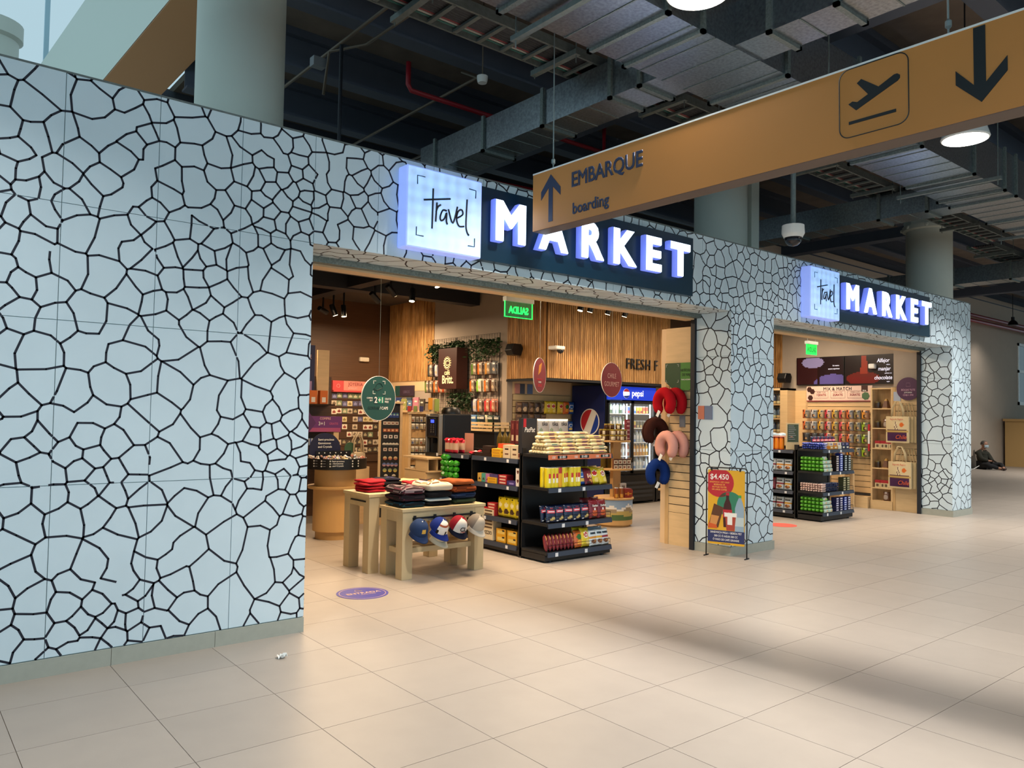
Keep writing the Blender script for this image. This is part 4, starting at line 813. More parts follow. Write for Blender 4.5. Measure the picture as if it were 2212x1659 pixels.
# ---- farther entrance: jar cabinet, chocolate wall, tall shelf, bag wall, screens
jc = thing('jar_cabinet', 'birch jar cabinet with three shelves beside chocolate pouch wall', 'cabinet', (11.30, 2.98, 0))
for q in ((0, .0, 0, .31, .16, 2.17), (0, .62, 0, .31, .66, 2.17), (0, 0, 2.13, .31, .66, 2.17), (.28, 0, 0, .31, .66, 2.17)): lbox(jc, 'panel', PLY, *q)
for z in (1.86, 1.58, 1.30, .9): lbox(jc, 'shelf', PLYD, .01, .16, z-.025, .28, .62, z)
lbox(jc, 'blank_panel', PLY, .28, -.3, .9, .30, 0, 2.13)
cw = thing('chocolate_slatwall', 'birch slatwall under the chocolate offer banner', 'display wall', (11.52, 1.40, 0)); slatwall(cw, 0, 1.28, .25, 1.92, .105, 0, PLY); lbox(cw, 'low_ledge', PLY, -.22, .0, .0, .02, 1.5, .2)
for z in (1.68, 1.46, 1.24, 1.02): lbox(cw, 'hang_bar', mat('bar_bronze', '#5a4836', .5, .3), -.02, .0, z-.005, 0, 1.28, z+.02)
bn = thing('offer_banner', 'pale pink MIX & MATCH offer banner over the pouch wall', 'banner', (11.50, 1.41, 1.925))
BNP = mat('banner_pink', '#d9bcae', .6); lbox(bn, 'board', BNP, 0, 0, 0, .015, 1.28, .28); lbox(bn, 'red_edge', mat('banner_red', '#7c1f2c', .5), -.002, 0, -.012, .015, 1.28, .006)
text('MIX & MATCH', .085, INK, bn, (-.003, .66, .225), FX, .001, .012, .95, space=1.1)
for k in range(3):
    y = .98-.33*k; MB().tube([(-.002, y-.14, .055), (-.002, y+.14, .055), (-.002, y+.14, .185), (-.002, y-.14, .185)], .002, 4, closed=True).build('price_frame', mat('frame_mauve', '#8a5a58', .6), bn)
    text('%dGRATIS' % (k+1), .06, mat('banner_text', '#8c2a34', .6), bn, (-.003, y, .112), FX, .001, .014, .85); text('COMPRA %d Y LLEVE' % (k+1), .022, MATS['frame_mauve'], bn, (-.003, y, .162), FX, .001, .004, .9)
lbox(bn, 'brand_block', BRN, -.002, .08, .17, 0, .2, .28); text('Britt', .04, WHT, bn, (-.004, .14, .19), FX, .001, .01, .9)
for y, z in ((1.22, .22), (1.2, .06), (1.16, .18)): MB().lathe([(0, 0), (.055, 0), (.04, .002), (0, .002)], 6).build('printed_chocolate', BRN, bn, (-.003, y, z), (PI/2, 0, -PI/2))
MB().lathe([(0, 0), (.075, 0), (.05, .002), (0, .002)], 7).build('printed_leaves', mat('leaf_print', '#4a6a48', .6), bn, (-.003, .12, .09), (PI/2, 0, -PI/2))
ts = thing('tall_shelf', 'tall narrow birch shelf with gift tins beside jute bag wall', 'shelf', (11.40, 1.0, 0))
for y in (0, .36): lbox(ts, 'side_panel', PLY, 0, y, .1, .22, y+.03, 2.16)
lbox(ts, 'back_panel', PLYD, .20, 0, 0, .22, .39, 2.16); lbox(ts, 'base', PLY, -.02, 0, 0, .22, .39, .15)
TSZ = (2.13, 1.77, 1.42, 1.06, .71, .36)
for z in TSZ: lbox(ts, 'shelf', PLY, 0, .03, z, .20, .36, z+.02)
bw = thing('bag_slatwall', 'birch slatwall panel hung with printed jute bags by end pillar', 'display wall', (11.40, .55, 0)); lbox(bw, 'core', PLY, .0205, 0, 0, .2, .44, 2.16); lbox(bw, 'lower_panel', PLY, 0, 0, 0, .0205, .44, .55); lbox(bw, 'edge_post', PLYD, -.006, .40, 0, .02, .45, 2.16); lbox(bw, 'top_panel', PLY, 0, 0, 1.85, .0205, .40, 2.16); slatwall(bw, 0, .40, .55, 1.85, .11, 0)
struct(box('wall_end', WARMW, 11.44, .55, 2.17, 11.62, 1.0, ZC), 'warm grey end wall over jute bag panel', 'wall')
for k, (y0, y1) in enumerate(((1.97, 2.94), (1.0, 1.955))):
    t = thing('wall_screen', ('video screen showing a spoon over melted chocolate', 'video screen with chocolate pouring and white Alfajor text')[k], 'screen', (11.56, y0, 2.235)); W = y1-y0
    lbox(t, 'bezel', BLACKP, 0, 0, 0, .05, W, .535)
    def scr(u, v, k=k):
        x, y = 1-u, v
        if k == 0:
            if ((x-.35)/.24)**2+((y-.82)/.2)**2 < 1 and y > .55: return '#7a7296'
            if .46 < x < .50 and y < .6: return '#1a0808'
            if ((x-.78)/.42)**2+((y+.05)/.42)**2 < 1: return '#4a4276'
            return '#2a0f10' if x < .5 else '#180a0e'
        if abs(x-.38) < .09-.04*y and y > .35: return '#7e2a1a'
        if ((x-.36)/.34)**2+((y-.18)/.24)**2 < 1: return '#5e1412' if y < .25 else '#5a1610'
        return '#140a0c'
    MB().grid(lambda u, v: (-.001, .012+u*(W-.024), .012+v*.51), 40, 26, scr).build('picture', None or (MATS.get('screen_glow') or (lambda m: (m.node_tree.links.new(m.node_tree.nodes['Color Attribute'].outputs[0], m.node_tree.nodes['Principled BSDF'].inputs['Emission Color']), m.node_tree.nodes['Principled BSDF'].inputs['Emission Strength'].__setattr__('default_value', .35), m)[2])(print_mat('screen_glow', .3))), t, recalc=False)
    SW = mat('screen_white', '#e0e0e8', .4, emit='#e0e0ff', es=.7)
    for s, sz, y, z in (((('Se create a', .035, .16, .36), ('sensory experience', .035, .2, .30)),), ((('Alfajor', .10, .24, .42), ('manjar', .10, .22, .27), ('chocolate', .10, .24, .11), ('relleno', .03, .15, .345), ('cubierto con', .03, .15, .19), ('negro', .03, .15, .04)),))[k][0]: text(s, sz, SW, t, (-.003, y, z), FX, .001, .008, .82, shear=.15)
t = thing('round_bag_sign', 'round purple sign for jute bags on birch panel', 'sign', (11.37, .72, 2.13), (0, 0, 0)); MB().cyl((0, 0, 0), (.006, 0, 0), .20, 36).build('disc', mat('sign_purple', '#4a2448', .5), t)
text('BOLSAS YUTE', .045, mat('purple_text', '#c79ab0', .5), t, (-.002, 0, -.02), FX, .001, .01, .85); text('JUTE BAGS', .03, WHT, t, (-.002, 0, -.065), FX, .001, .01, .9); text('CH$11.990', .042, MATS['purple_text'], t, (-.002, 0, -.11), FX, .001, .01, .9); MB().tube([(-.002, -.035, .04), (-.002, .035, .04), (-.002, .03, .1), (-.002, -.03, .1)], .002, 4, closed=True).build('bag_outline', MATS['purple_text'], t)
lt_ = thing('corner_table', 'low birch table behind the farther gondola', 'table', (10.85, 1.62, 0)); lbox(lt_, 'table_top', PLY, 0, 0, .62, .42, .5, .66)
for a in (0, .36):
    for b in (0, .44): lbox(lt_, 'leg', PLY, a, b, 0, a+.06, b+.06, .62)
lbox(lt_, 'stretcher', PLY, 0, .06, .30, .05, .44, .36)
t = thing('shelf_strip', 'slim red and white vertical strip beside the tall birch shelf', 'sign', (11.375, 1.398, 1.02))
for z0, z1, m in ((0, .13, MATS['sign_coral2'] if 'sign_coral2' in MATS else mat('sign_coral2', '#b3202a', .5)), (.13, .36, WHITEP), (.36, .48, MATS.get('sign_coral2') or mat('sign_coral2', '#b3202a', .5))): lbox(t, 'strip_panel', m, 0, 0, z0, .02, .03, z1)
# ================================================================== GOODS
def pat(base, *marks):
    def f(u, v):
        c = base
        for m in marks:
            if m[0] == 'e':
                if ((u-m[1])/m[3])**2 + ((v-m[2])/m[4])**2 < 1: c = m[5]
            elif m[1] <= u <= m[3] and m[2] <= v <= m[4]: c = m[5]
        return c
    return f
def pouch_me(w, h, d, colf, nu=12, nv=16, side=None, stand=False, m=None):
    # sealed pillow bag standing on z=0, print facing -y
    def prof(u, v):
        a = 1-abs(2*u-1)**2.6; b = (1-abs(2*v-1)**4) if not stand else min(1, 1.25*(1-v)**.6)
        return d/2*max(a, 0)**.6*max(b, 0)**.5
    def wx(v): return 1 + .05*abs(2*v-1)**3
    mb = MB().grid(lambda u, v: ((u-.5)*w*wx(v), -prof(u, v), v*h), nu, nv, colf)
    mb.grid(lambda u, v: ((.5-u)*w*wx(v), prof(u, v), v*h), nu, nv//2, lambda u, v: side or colf(.02, .55))
    return mb.mesh('pouch', m or GLOSS, smooth=1, weld=1e-4)
def carton_me(w, d, h, front, side, top=None, nu=8, nv=8, faces='f'):
    mb = MB().grid(lambda u, v: ((u-.5)*w, -d/2, v*h), nu, nv, front if callable(front) else (lambda u, v: front))
    s = lin(side); mb.col = side
    x, y = w/2, d/2
    if callable(front): mb.grid(lambda u, v: (-x, y-u*d, v*h), 2, 2, lambda u, v: side)
    else: mb.add([(-x, y, 0), (-x, -y, 0), (-x, -y, h), (-x, y, h)], [(0, 1, 2, 3)])
    mb.add([(x, -y, 0), (x, y, 0), (x, y, h), (x, -y, h)], [(0, 1, 2, 3)]); mb.add([(x, y, 0), (-x, y, 0), (-x, y, h), (x, y, h)], [(0, 1, 2, 3)])
    mb.col = top or side; mb.add([(-x, -y, h), (x, -y, h), (x, y, h), (-x, y, h)], [(0, 1, 2, 3)]); mb.add([(-x, -y, 0), (-x, y, 0), (x, y, 0), (x, -y, 0)], [(0, 1, 2, 3)])
    return mb.mesh('carton', PRINT, weld=1e-5)
def can_me(prof, colf, n=16): return MB().lathe(prof, n, cols=colf).mesh('can', GLOSS, smooth=40)
def put(name, me, label, cat, group, loc, rot=(0, 0, 0)): return tag(inst(name, me, None, loc, rot), label, cat, group)
def jit(a): return (RNG.random()-.5)*2*a
LFT = -PI/2   # print faces -x
# ---------------- folded clothes
def cloth_me(w, d, h, colf, seed=0):
    r = random.Random(seed); ph = [r.random()*6 for _ in range(6)]
    def pw(c, e): return math.copysign(abs(c)**e, c)
    n, m = 28, 10; mb = MB(); vs = []; fs = []; cc = []
    for j in range(m+1):
        b = -PI/2+PI*j/m
        for i in range(n):
            a = 2*PI*i/n; x = w/2*pw(math.cos(a), .22)*pw(math.cos(b), .35); y = d/2*pw(math.sin(a), .22)*pw(math.cos(b), .35); z = h/2+h/2*pw(math.sin(b), .7)
            k = max(0, math.sin(b)); z += k*.008*math.sin(9*x/w+ph[0]+4*y/d)+k*.005*math.sin(14*y/d+ph[1]); x += .006*math.sin(5*y/d+ph[2]+3*b); y += .006*math.sin(6*x/w+ph[3]+4*b)
            vs.append((x, y, z))
    for j in range(m):
        for i in range(n):
            f = (j*n+i, j*n+(i+1) % n, (j+1)*n+(i+1) % n, (j+1)*n+i); c = [sum(vs[q][t] for q in f)/4 for t in range(3)]
            fs.append(f); cc.append(colf(c[0]/w+.5, c[1]/d+.5, c[2]/h))
    return mb.add(vs, fs, cc).mesh('folded_garment', CLOTH, smooth=1, weld=1e-5)
def plain(c): return lambda u, v, t: c
def stripes(a, b, n=14): return lambda u, v, t: a if int((v*n) if t > .7 else (t*3+u*n)) % 2 else b
def knit(a, b, c): return lambda u, v, t: (a, b, a, c)[(int(u*13)*3+int(v*17)*5+int(t*6)) % 4]
def fairisle(u, v, t):
    if t < .75: return '#d9cdb8'
    k = int(v*12); return '#d9cdb8' if k > 7 or k < 1 else ('#6a5038' if (k % 2 and int(u*20) % 2) else '#d9cdb8' if k % 2 else '#a08a6c' if k == 4 else '#d9cdb8')
def stack(x, y, z, items, name, cat='clothing', rot=0):
    for k, (lab, w, d, h, cf) in enumerate(items):
        tag(inst(name, cloth_me(w, d, h, cf, k+int(x*100)), None, (x+jit(.006), y+jit(.006), z), (0, 0, rot+jit(.05))), lab, cat); z += h*1.0
K1 = knit('#2a1c22', '#5a2a38', '#8a7a7e'); K2 = knit('#171318', '#4a2430', '#231b24'); K3 = knit('#12202a', '#1f5068', '#0e1218')
stack(1.595, 1.245, .672, [('teal and black patterned sweater at bottom of left pile on lower table', .28, .36, .055, K3), ('black and wine paisley knit above the teal sweater on lower table', .28, .36, .065, K2), ('wine and grey paisley knit on top of left pile on lower table', .28, .35, .075, K1)], 'folded_sweater')
stack(1.90, 1.245, .672, [('black folded sweater at bottom of middle pile on lower table', .29, .37, .04, plain('#101115')), ('white folded sweater between black ones on lower table', .29, .37, .035, plain('#cfd6d4')), ('black folded sweater under the cream one on lower table', .29, .37, .065, plain('#14161b')), ('cream sweater with brown fair isle rows topping the middle pile', .30, .37, .085, fairisle)], 'folded_sweater')
stack(2.21, 1.245, .672, [('dark green ribbed sweater at bottom of right pile on lower table', .29, .35, .05, stripes('#232b1c', '#33402a', 22)), ('navy ribbed sweater in middle of right pile on lower table', .29, .35, .06, stripes('#131f36', '#1f3152', 20)), ('rust orange ribbed sweater in right pile on lower table', .29, .35, .075, stripes('#8c421c', '#5e2a12', 20)), ('plain rust orange sweater topping the right pile', .26, .33, .05, plain('#8f4a22'))], 'folded_sweater')
RED = '#a8202c'
stack(1.475, 1.735, .776, [('red t-shirt, %s of the red pile on taller table' % q, .22, .29, .03, plain((RED, '#9c1c28', '#b0242f', '#a41f2a')[k])) for k, q in enumerate(('lowest', 'second', 'third', 'topmost'))], 'folded_shirt', rot=.06)
stack(1.695, 1.565, .776, [('red shirt under the white ones on taller table', .17, .15, .016, plain(RED)), ('white shirt above the red one on taller table', .17, .15, .016, plain('#d8d2c4')), ('pale yellow shirt on the small pile on taller table', .17, .15, .022, plain('#cdb45a'))], 'folded_shirt', rot=.08)
stack(1.735, 1.84, .776, [('black t-shirt at back of taller table', .25, .24, .045, plain('#121318')), ('black t-shirt with dark red print at back of taller table', .25, .24, .045, lambda u, v, t: '#5a1c24' if t > .8 and .45 < u < .85 and .25 < v < .6 else '#15151b'), ('navy t-shirt with a lilac motif at back of taller table', .24, .22, .03, lambda u, v, t: '#4a4a92' if t > .7 and .4 < u < .8 and v > .4 else '#17182a')], 'folded_shirt', rot=-.03)
stack(1.92, 1.60, .776, [('blue shirt at bottom of the flag coloured pile on taller table', .2, .22, .025, plain('#1d2a8c')), ('red shirt in the flag coloured pile on taller table', .2, .22, .03, plain(RED)), ('white shirt in the flag coloured pile on taller table', .2, .22, .014, plain('#d9d0c8')), ('red shirt topping the flag coloured pile on taller table', .2, .22, .028, plain('#b02430'))], 'folded_shirt')
stack(2.005, 1.865, .776, [('navy shirt with white star under the cream shirt', .23, .19, .05, lambda u, v, t: '#d8d8dc' if t > .7 and (u-.4)**2+(v-.4)**2 < .03 else '#1a2048'), ('cream yellow shirt at back of taller table', .24, .19, .04, plain('#d9bf82'))], 'folded_shirt')
stack(2.255, 1.86, .776, [('black shirt beside the orange ones on taller table', .22, .21, .045, plain('#17161b')), ('black shirt with red pattern beside the orange ones', .22, .22, .03, knit('#1a171c', '#4a1c26', '#17161b'))], 'folded_shirt')
stack(2.26, 1.605, .776, [('amber orange shirt lying flat at end of taller table', .2, .23, .05, plain('#c8741c')), ('golden orange shirt topping the end pile of taller table', .2, .23, .04, plain('#d08426'))], 'folded_shirt', rot=.06)
# ---------------- caps on the rail
def cap(label, x, colf, brim, extra=None, z=.47, y=.955):
    t = thing('baseball_cap', label, 'cap', (x, y, z), (math.radians(38), 0, math.radians(RNG.uniform(-8, 12))))
    n, m = 24, 8; mb = MB(); mb.grid(lambda u, v: (.088*math.cos(2*PI*u)*math.cos(v*PI/2)**.75, .098*math.sin(2*PI*u)*math.cos(v*PI/2)**.75, .115*math.sin(v*PI/2)), n, m, colf)
    c = mb.build('crown', CLOTH, t, smooth=1, weld=1e-4, recalc=True)
    def br(u, v):
        a = PI*(1+u); r = 1+v*.75*math.sin(PI*u)**.6; return (.085*math.cos(a)*(1+.05*v), .096*math.sin(a)*r, .004-.035*(math.cos(a)**2)*v-.012*v)
    b = MB().grid(br, 16, 5, lambda u, v: brim).build('brim', CLOTH, t, smooth=1, recalc=False)
    so = b.modifiers.new('solid', 'SOLIDIFY'); so.thickness = .003
    MB().lathe([(0, 0), (.007, 0), (.005, .005), (0, .006)], 8).build('button', CLOTH if False else WHITEP, t, (0, 0, .114))
    if extra: extra(t)
    return t
def front_p(u): return .60 < u < .90
cap('blue denim cap with tan patch on the table rail', 1.575, lambda u, v: '#c9a24a' if .70 < u < .80 and .25 < v < .55 else '#26395e', '#24355a')
cap('white and royal blue cap with mountain print on the table rail', 1.80, lambda u, v: ('#a8583c' if .45 < v < .62 else '#e8e4de' if v >= .3 else '#2a2018' if int(u*90) % 3 == 0 else '#e8e4de') if front_p(u) else '#1c2f7c', '#1d3080')
cap('pale beige cap hanging behind the mountain print cap', 1.815, lambda u, v: '#c9c0a8', '#c9c2ae', z=.40, y=.99)
cap('white fronted cap with red sides and CL lettering on the table rail', 2.03, lambda u, v: '#e4e2de' if front_p(u) else '#8c1c2c', '#171b30', lambda t: (text('CL', .06, INK, t, (.0, -.098, .055), (PI/2-.35, 0, 0), .003, .02, 1), text('CHILE', .018, PRED, t, (0, -.1015, .022), (PI/2-.2, 0, 0), .002, .01, 1)))
cap('beige and grey cap with blue under brim on the table rail', 2.245, lambda u, v: '#b9b0a2' if front_p(u) else '#7c766e', '#c2bcb0')
# ---------------- wrapped rolls piled on the gondola end
ROLLC = [('#cdb582', '#7a4a5a'), ('#d2c096', '#b06a4a'), ('#c6b68e', '#5f7a6a'), ('#d4b878', '#8a5a70')]
roll_me = []
for a, b in ROLLC:
    mb = MB(); pr = [(.006, -.118), (.016, -.112), (.010, -.104), (.021, -.096), (.022, -.06), (.022, -.02), (.022, .02), (.022, .06), (.021, .096), (.010, .104), (.016, .112), (.006, .118)]
    mb.T = Matrix.Rotation(PI/2, 4, 'Y'); mb.lathe(pr, 10, cols=lambda k, u, a=a, b=b: b if k in (5, 6) and .2 < u < .8 and int(u*20) % 3 else ('#d8c89c' if k in (0, 1, 2, 8, 9, 10) else a)); roll_me.append(mb.mesh('wrapped_roll', GLOSS, smooth=1))
for L_ in range(6):
    for r_ in range(7-L_):
        for k in range(4 if L_ < 5 else 3):
            if r_ > 1 and k > 0 and L_ < 6-1 and r_ < 6-L_: continue
            put('wrapped_roll', roll_me[(k+L_*3+r_) % 4], 'cream wrapped biscuit roll in the pile on top of snack gondola', 'biscuit roll', 'wrapped rolls piled on the gondola end', (3.255+k*.232+jit(.008)+(.02 if L_ % 2 else 0)-(.0 if r_ < 2 else .0), .90+L_*.023+r_*.0455, 1.174+L_*.0405), (jit(.4), 0, jit(.02)))
# ---------------- gondola end shelves
can_y = can_me([(.036, 0), (.037, .005), (.037, .05), (.037, .10), (.037, .15), (.037, .20), (.036, .21), (.034, .213)], lambda k, u: '#e9e4da' if k > 5 else ('#c23030' if k == 3 and .66 < u < .80 else '#f0ead0' if k == 2 and .66 < u < .80 else '#d9c41c'))
can_o = can_me([(.036, 0), (.037, .005), (.037, .05), (.037, .10), (.037, .15), (.037, .20), (.036, .21), (.034, .213)], lambda k, u: '#b02a22' if k > 3 else '#e0a01c')
for k in range(9):
    x = 3.17+k*.0525+(.02 if k > 4 else 0)
    if k == 3: put('chip_canister', can_o, 'orange and red chip canister among the yellow ones on gondola shelf', 'canister', None, (x, .905, .801), (0, 0, .1))
    else: put('chip_canister', can_y, 'yellow chip canister on the upper shelf of the snack gondola end', 'canister', 'yellow chip canisters', (x, .905+(.04 if k == 5 else 0), .801), (0, 0, jit(.3)))
for k in range(6): put('chip_canister', can_y, 'yellow chip canister on the upper shelf of the snack gondola end', 'canister', 'yellow chip canisters', (3.18+k*.078, .99, .801), (0, 0, jit(.4)))
LAYS = pat('#d8bf1e', ('e', .5, .62, .28, .17, '#f0e6c8'), ('e', .5, .62, .22, .12, '#b8242c'), ('r', 0, 0, 1, .1, '#b9a014'), ('e', .65, .25, .22, .14, '#e8d27a'))
MAR = pat('#6e1622', ('e', .5, .5, .27, .15, '#e8c890'), ('e', .5, .5, .21, .11, '#b8242c'), ('e', .6, .22, .22, .1, '#c98a4a'), ('e', .25, .12, .09, .05, '#101010'), ('e', .48, .12, .09, .05, '#101010'))
BLU = pat('#1c4a96', ('e', .5, .6, .34, .16, '#d8e2ee'), ('e', .5, .6, .28, .11, '#2a66b8'), ('e', .5, .28, .3, .12, '#e0c060'))
NAV = pat('#14203e', ('r', .12, .56, .88, .74, '#c83a46'), ('r', .2, .6, .8, .7, '#e2d8e0'), ('e', .72, .28, .2, .1, '#d8c078'), ('e', .5, .18, .16, .07, '#d0b870'), ('e', .2, .1, .08, .04, '#e0e0e0'), ('r', .3, .82, .7, .9, '#8a2a3a'))
DOR = pat('#7c1420', ('e', .5, .3, .3, .16, '#c85a2a'), ('r', .1, .6, .9, .74, '#5a0e18'), ('r', .44, .46, .56, .56, '#e8e2e0'), ('e', .3, .08, .1, .05, '#111'[0:1]+'101010'), ('e', .55, .08, .1, .05, '#101010'))
CRI = pat('#7a1a24', ('e', .22, .80, .16, .14, '#d8a058'), ('e', .74, .84, .14, .1, '#d09a50'), ('e', .5, .5, .3, .17, '#e8c890'), ('e', .5, .5, .24, .12, '#b01c2c'), ('e', .25, .14, .1, .05, '#101010'), ('e', .5, .14, .1, .05, '#101010'))
ORG = pat('#c8621e', ('e', .5, .6, .3, .15, '#2a6a2a'), ('e', .5, .3, .26, .14, '#e8a03a'))
TIK = lambda band: pat('#cdd6da', ('r', .15, .68, .85, .8, '#3a4a54'), ('r', 0, .44, 1, .54, band), ('e', .5, .26, .32, .13, '#7a4a2c'), ('e', .62, .3, .14, .07, '#c98a4a'))
WLB = pat('#8fa6b8', ('r', .2, .65, .8, .8, '#e0e8ec'))
BW, BH = .135, .195
B_ = {k: pouch_me(BW, BH, .055, f) for k, f in dict(lays=LAYS, mar=MAR, blu=BLU, nav=NAV, dor=DOR, cri=CRI, org=ORG, tik1=TIK('#d08a2a'), tik2=TIK('#d9a02a'), tik3=TIK('#8c1c2c'), wlb=WLB).items()}
def brandtxt(o, s, size, m, z, bold=.015, dy=-.034, shear=0): text(s, size, m, o, (0, dy, z), FY, .001, bold, .85, shear=shear); return o
NAVT = mat('print_navy', '#1c2436', .5); REDT = mat('print_red', '#b81f2e', .5)
def bag(kind, label, x, y, z, tilt=-.16, rz=0, s=1, grp=None, txt=None):
    o = put('snack_bag', B_[kind], label, 'snack bag', grp, (x, y, z), (tilt, jit(.05), rz)); o.scale = (s, s, s)
    if txt: brandtxt(o, *txt)
    return o
bag('blu', 'bright blue snack bag beside the yellow canisters', 3.70, .93, .803, -.25, .1)
bag('mar', 'maroon chip bag beside the blue one on upper gondola shelf', 3.80, .91, .803, -.3, .1, txt=("Lay's", .04, WHT, .098))
bag('lays', 'yellow chip bag leaning at outer end of upper gondola shelf', 4.02, .90, .803, -.3, .12, txt=("Lay's", .04, WHT, .12))
for k, (x, y) in enumerate(((3.90, .925), (3.88, 1.03), (4.03, 1.03), (3.74, 1.03))): bag('lays', 'yellow chip bag behind the leaning one on upper gondola shelf', x, y, .803, -.25, jit(.2), 1.04, 'yellow chip bags on upper gondola shelf')
for k, (x, y) in enumerate(tuple((3.19+.129*(i % 5), .895+.085*(i//5)) for i in range(10))): bag('nav', 'navy cracker bag with red and white script on gondola middle shelf', x+.02, y, .423, -.12, jit(.12), .92, 'navy cracker bags on middle shelf')
for k, (x, y) in enumerate(((3.86, .89), (3.985, .885))): bag('dor', 'dark red tortilla chip bag reading Doritos on gondola middle shelf', x, y, .423, -.12, .06, 1.08, 'dark red tortilla chip bags in front', ('Doritos', .032, WHT, .132, .02))
for k, (x, y) in enumerate(((3.86, 1.03), (4.01, 1.03))): bag('dor', 'dark red tortilla chip bag behind others on gondola middle shelf', x, y, .43, -.1, .0, 1.1, 'dark red tortilla chip bags behind')
for k in range(8): bag('cri', 'maroon crinkle chip bag on the lowest gondola end shelf', 3.19+k*.054, .93, .118, -.15, .75, .92, 'maroon crinkle chip bags', ("Lay's", .032, WHT, .095) if k == 7 else None)
bag('org', 'orange snack bag beside the maroon crinkle bags', 3.64, .90, .118, -.2, .1)
bag('lays', 'yellow chip bag standing tall on lowest gondola end shelf', 3.74, .895, .118, -.22, .1, 1.1, txt=("Lay's", .034, WHT, .12)); bag('lays', 'yellow chip bag behind the tall one on lowest shelf', 3.70, .97, .118, -.2, 0, 1.1)
for k, (c, x) in enumerate((('tik1', 3.86), ('tik2', 3.955), ('tik3', 4.05))): bag(c, ('white veggie chip bag with orange band on lowest gondola shelf', 'white veggie chip bag with amber band on lowest gondola shelf', 'white veggie chip bag with dark red band on lowest gondola shelf')[k], x, .89, .118, -.2, .05, .95, txt=('Tika', .035, NAVT, .145, .005))
for k, x in enumerate((3.84, 3.93, 4.02)): bag('wlb', 'pale blue bag behind the white veggie chips', x, .97, .118, -.15, 0, 1.02, 'pale blue bags on lowest shelf')
# behind the rolls
o = tag(MB().box(-.11, -.03, 0, .11, .03, .39).build('black_snack_box', mat('box_charcoal', '#23252c', .5), None, (3.22, 1.31, 1.15)), 'charcoal box reading PatPat behind the wrapped rolls', 'box'); text('PatPat', .075, WHT, o, (.0, -.032, .26), FY, .001, .01, .8, shear=.2); MB().box(-.09, -.032, .29, -.05, -.030, .385).build('red_tab', PRED, o)
tk = pouch_me(.17, .20, .05, pat('#9c9a98', ('e', .2, .35, .14, .12, '#6a7a66'), ('r', 0, .9, 1, 1, '#dcdad6')))
for k, x in enumerate((3.42, 3.58, 3.72)): o = put('tika_pouch', tk, 'silver grey pouch reading tika standing behind the rolls', 'snack bag', 'grey pouches behind the rolls', (x, 1.27, 1.335), (-.05, 0, 0)); text('tika', .07, INK, o, (.0, -.029, .145), FY, .001, .004, .85)
tag(box('pouch_riser', SHELFB, 3.34, 1.24, 1.15, 3.84, 1.34, 1.333), 'black riser under the grey pouches', 'riser')
# ---------------- gondola side shelves (print faces -x)
def sput(name, me, lab, cat, grp, y, z, dx=.05, rz=0): return put(name, me, lab, cat, grp, (3.12+dx, y, z), (0, 0, LFT+rz))
wine = carton_me(.075, .075, .27, pat('#5c1820', ('r', .2, .1, .8, .35, '#c8b89a'), ('r', .35, .6, .65, .9, '#8a4a40')), '#4a1218'); winc = carton_me(.075, .075, .27, pat('#b9ac92', ('r', .2, .45, .8, .85, '#2c4a3c'), ('e', .5, .22, .25, .1, '#d8ceb4')), '#a89c82')
for k, y in enumerate((1.80, 1.715, 1.63, 1.545, 1.46)): sput('bottle_carton', (wine, wine, wine, winc, winc)[k], ('tall wine red bottle carton on top of gondola' if k < 3 else 'tall cream and green bottle carton on top of gondola'), 'carton', 'wine red cartons' if k < 3 else 'cream and green cartons', y, 1.235, .32)
tag(box('carton_riser', SHELFB, 3.34, 1.36, 1.13, 3.56, 1.9, 1.233), 'black riser under the tall bottle cartons', 'riser')
cb = carton_me(.13, .10, .15, pat('#cbb99a', ('e', .35, .7, .1, .09, '#2a1a12'), ('e', .65, .7, .1, .09, '#2a1a12'), ('r', .2, .25, .8, .4, '#6a4a3a')), '#bfae90'); cb2 = carton_me(.11, .09, .08, pat('#d0a894', ('e', .5, .5, .2, .25, '#7a3a2a')), '#c49a86')
yl = carton_me(.17, .11, .032, pat('#d8a41c', ('r', .1, .2, .9, .8, '#b8841a')), '#caa01c', '#e0b82a'); rdx = carton_me(.15, .10, .035, pat('#a81e26', ('r', .15, .25, .85, .75, '#d8b0a0')), '#941a22', '#b8242e'); brw = carton_me(.15, .10, .04, '#2a1712', '#241410'); org_ = carton_me(.10, .08, .05, '#d0451c', '#b83a16'); pur = carton_me(.16, .09, .05, pat('#3a2a6a', ('r', .2, .3, .8, .6, '#8a7ab8')), '#33255c')
for y, dz, me, lab in ((1.43, 0, cb, 'cream coffee box with dark bean print on top gondola shelf'), (1.36, 0, cb2, 'pinkish gift box at the end of top gondola shelf'), (1.57, 0, cb, 'cream coffee box beside the yellow boxes on top gondola shelf')): sput('gift_box', me, lab, 'box', None, y, 1.081+dz, .06)
for k in range(3): sput('chocolate_box', yl, 'flat yellow chocolate box stacked on top gondola shelf', 'box', 'flat yellow boxes on top gondola shelf', 1.76+jit(.01), 1.081+k*.033, .07, jit(.06))
for k in range(4): sput('chocolate_box', brw, 'flat dark brown chocolate box stacked on top gondola shelf', 'box', 'flat brown boxes on top gondola shelf', (1.98, 1.98, 1.97, 2.13)[k], 1.081+(k % 3)*.041, .08, jit(.08))
for k in range(2): sput('snack_box', org_, 'small bright orange box on top gondola shelf', 'box', 'small orange boxes', 1.68+k*.11, 1.186, .14)
for k, c in enumerate(('#c8a04a', '#4a9a8a', '#b070a0', '#4a3a72', '#4a3a72')):
    sput('tea_box', carton_me(.075, .08, .10, pat(c, ('e', .5, .35, .2, .16, '#3a2418')), c), ('mustard', 'teal', 'mauve', 'violet', 'violet')[k] + ' small box on second gondola side shelf', 'box', 'violet small boxes' if k > 2 else None, 2.10-k*.078, .777, .07)
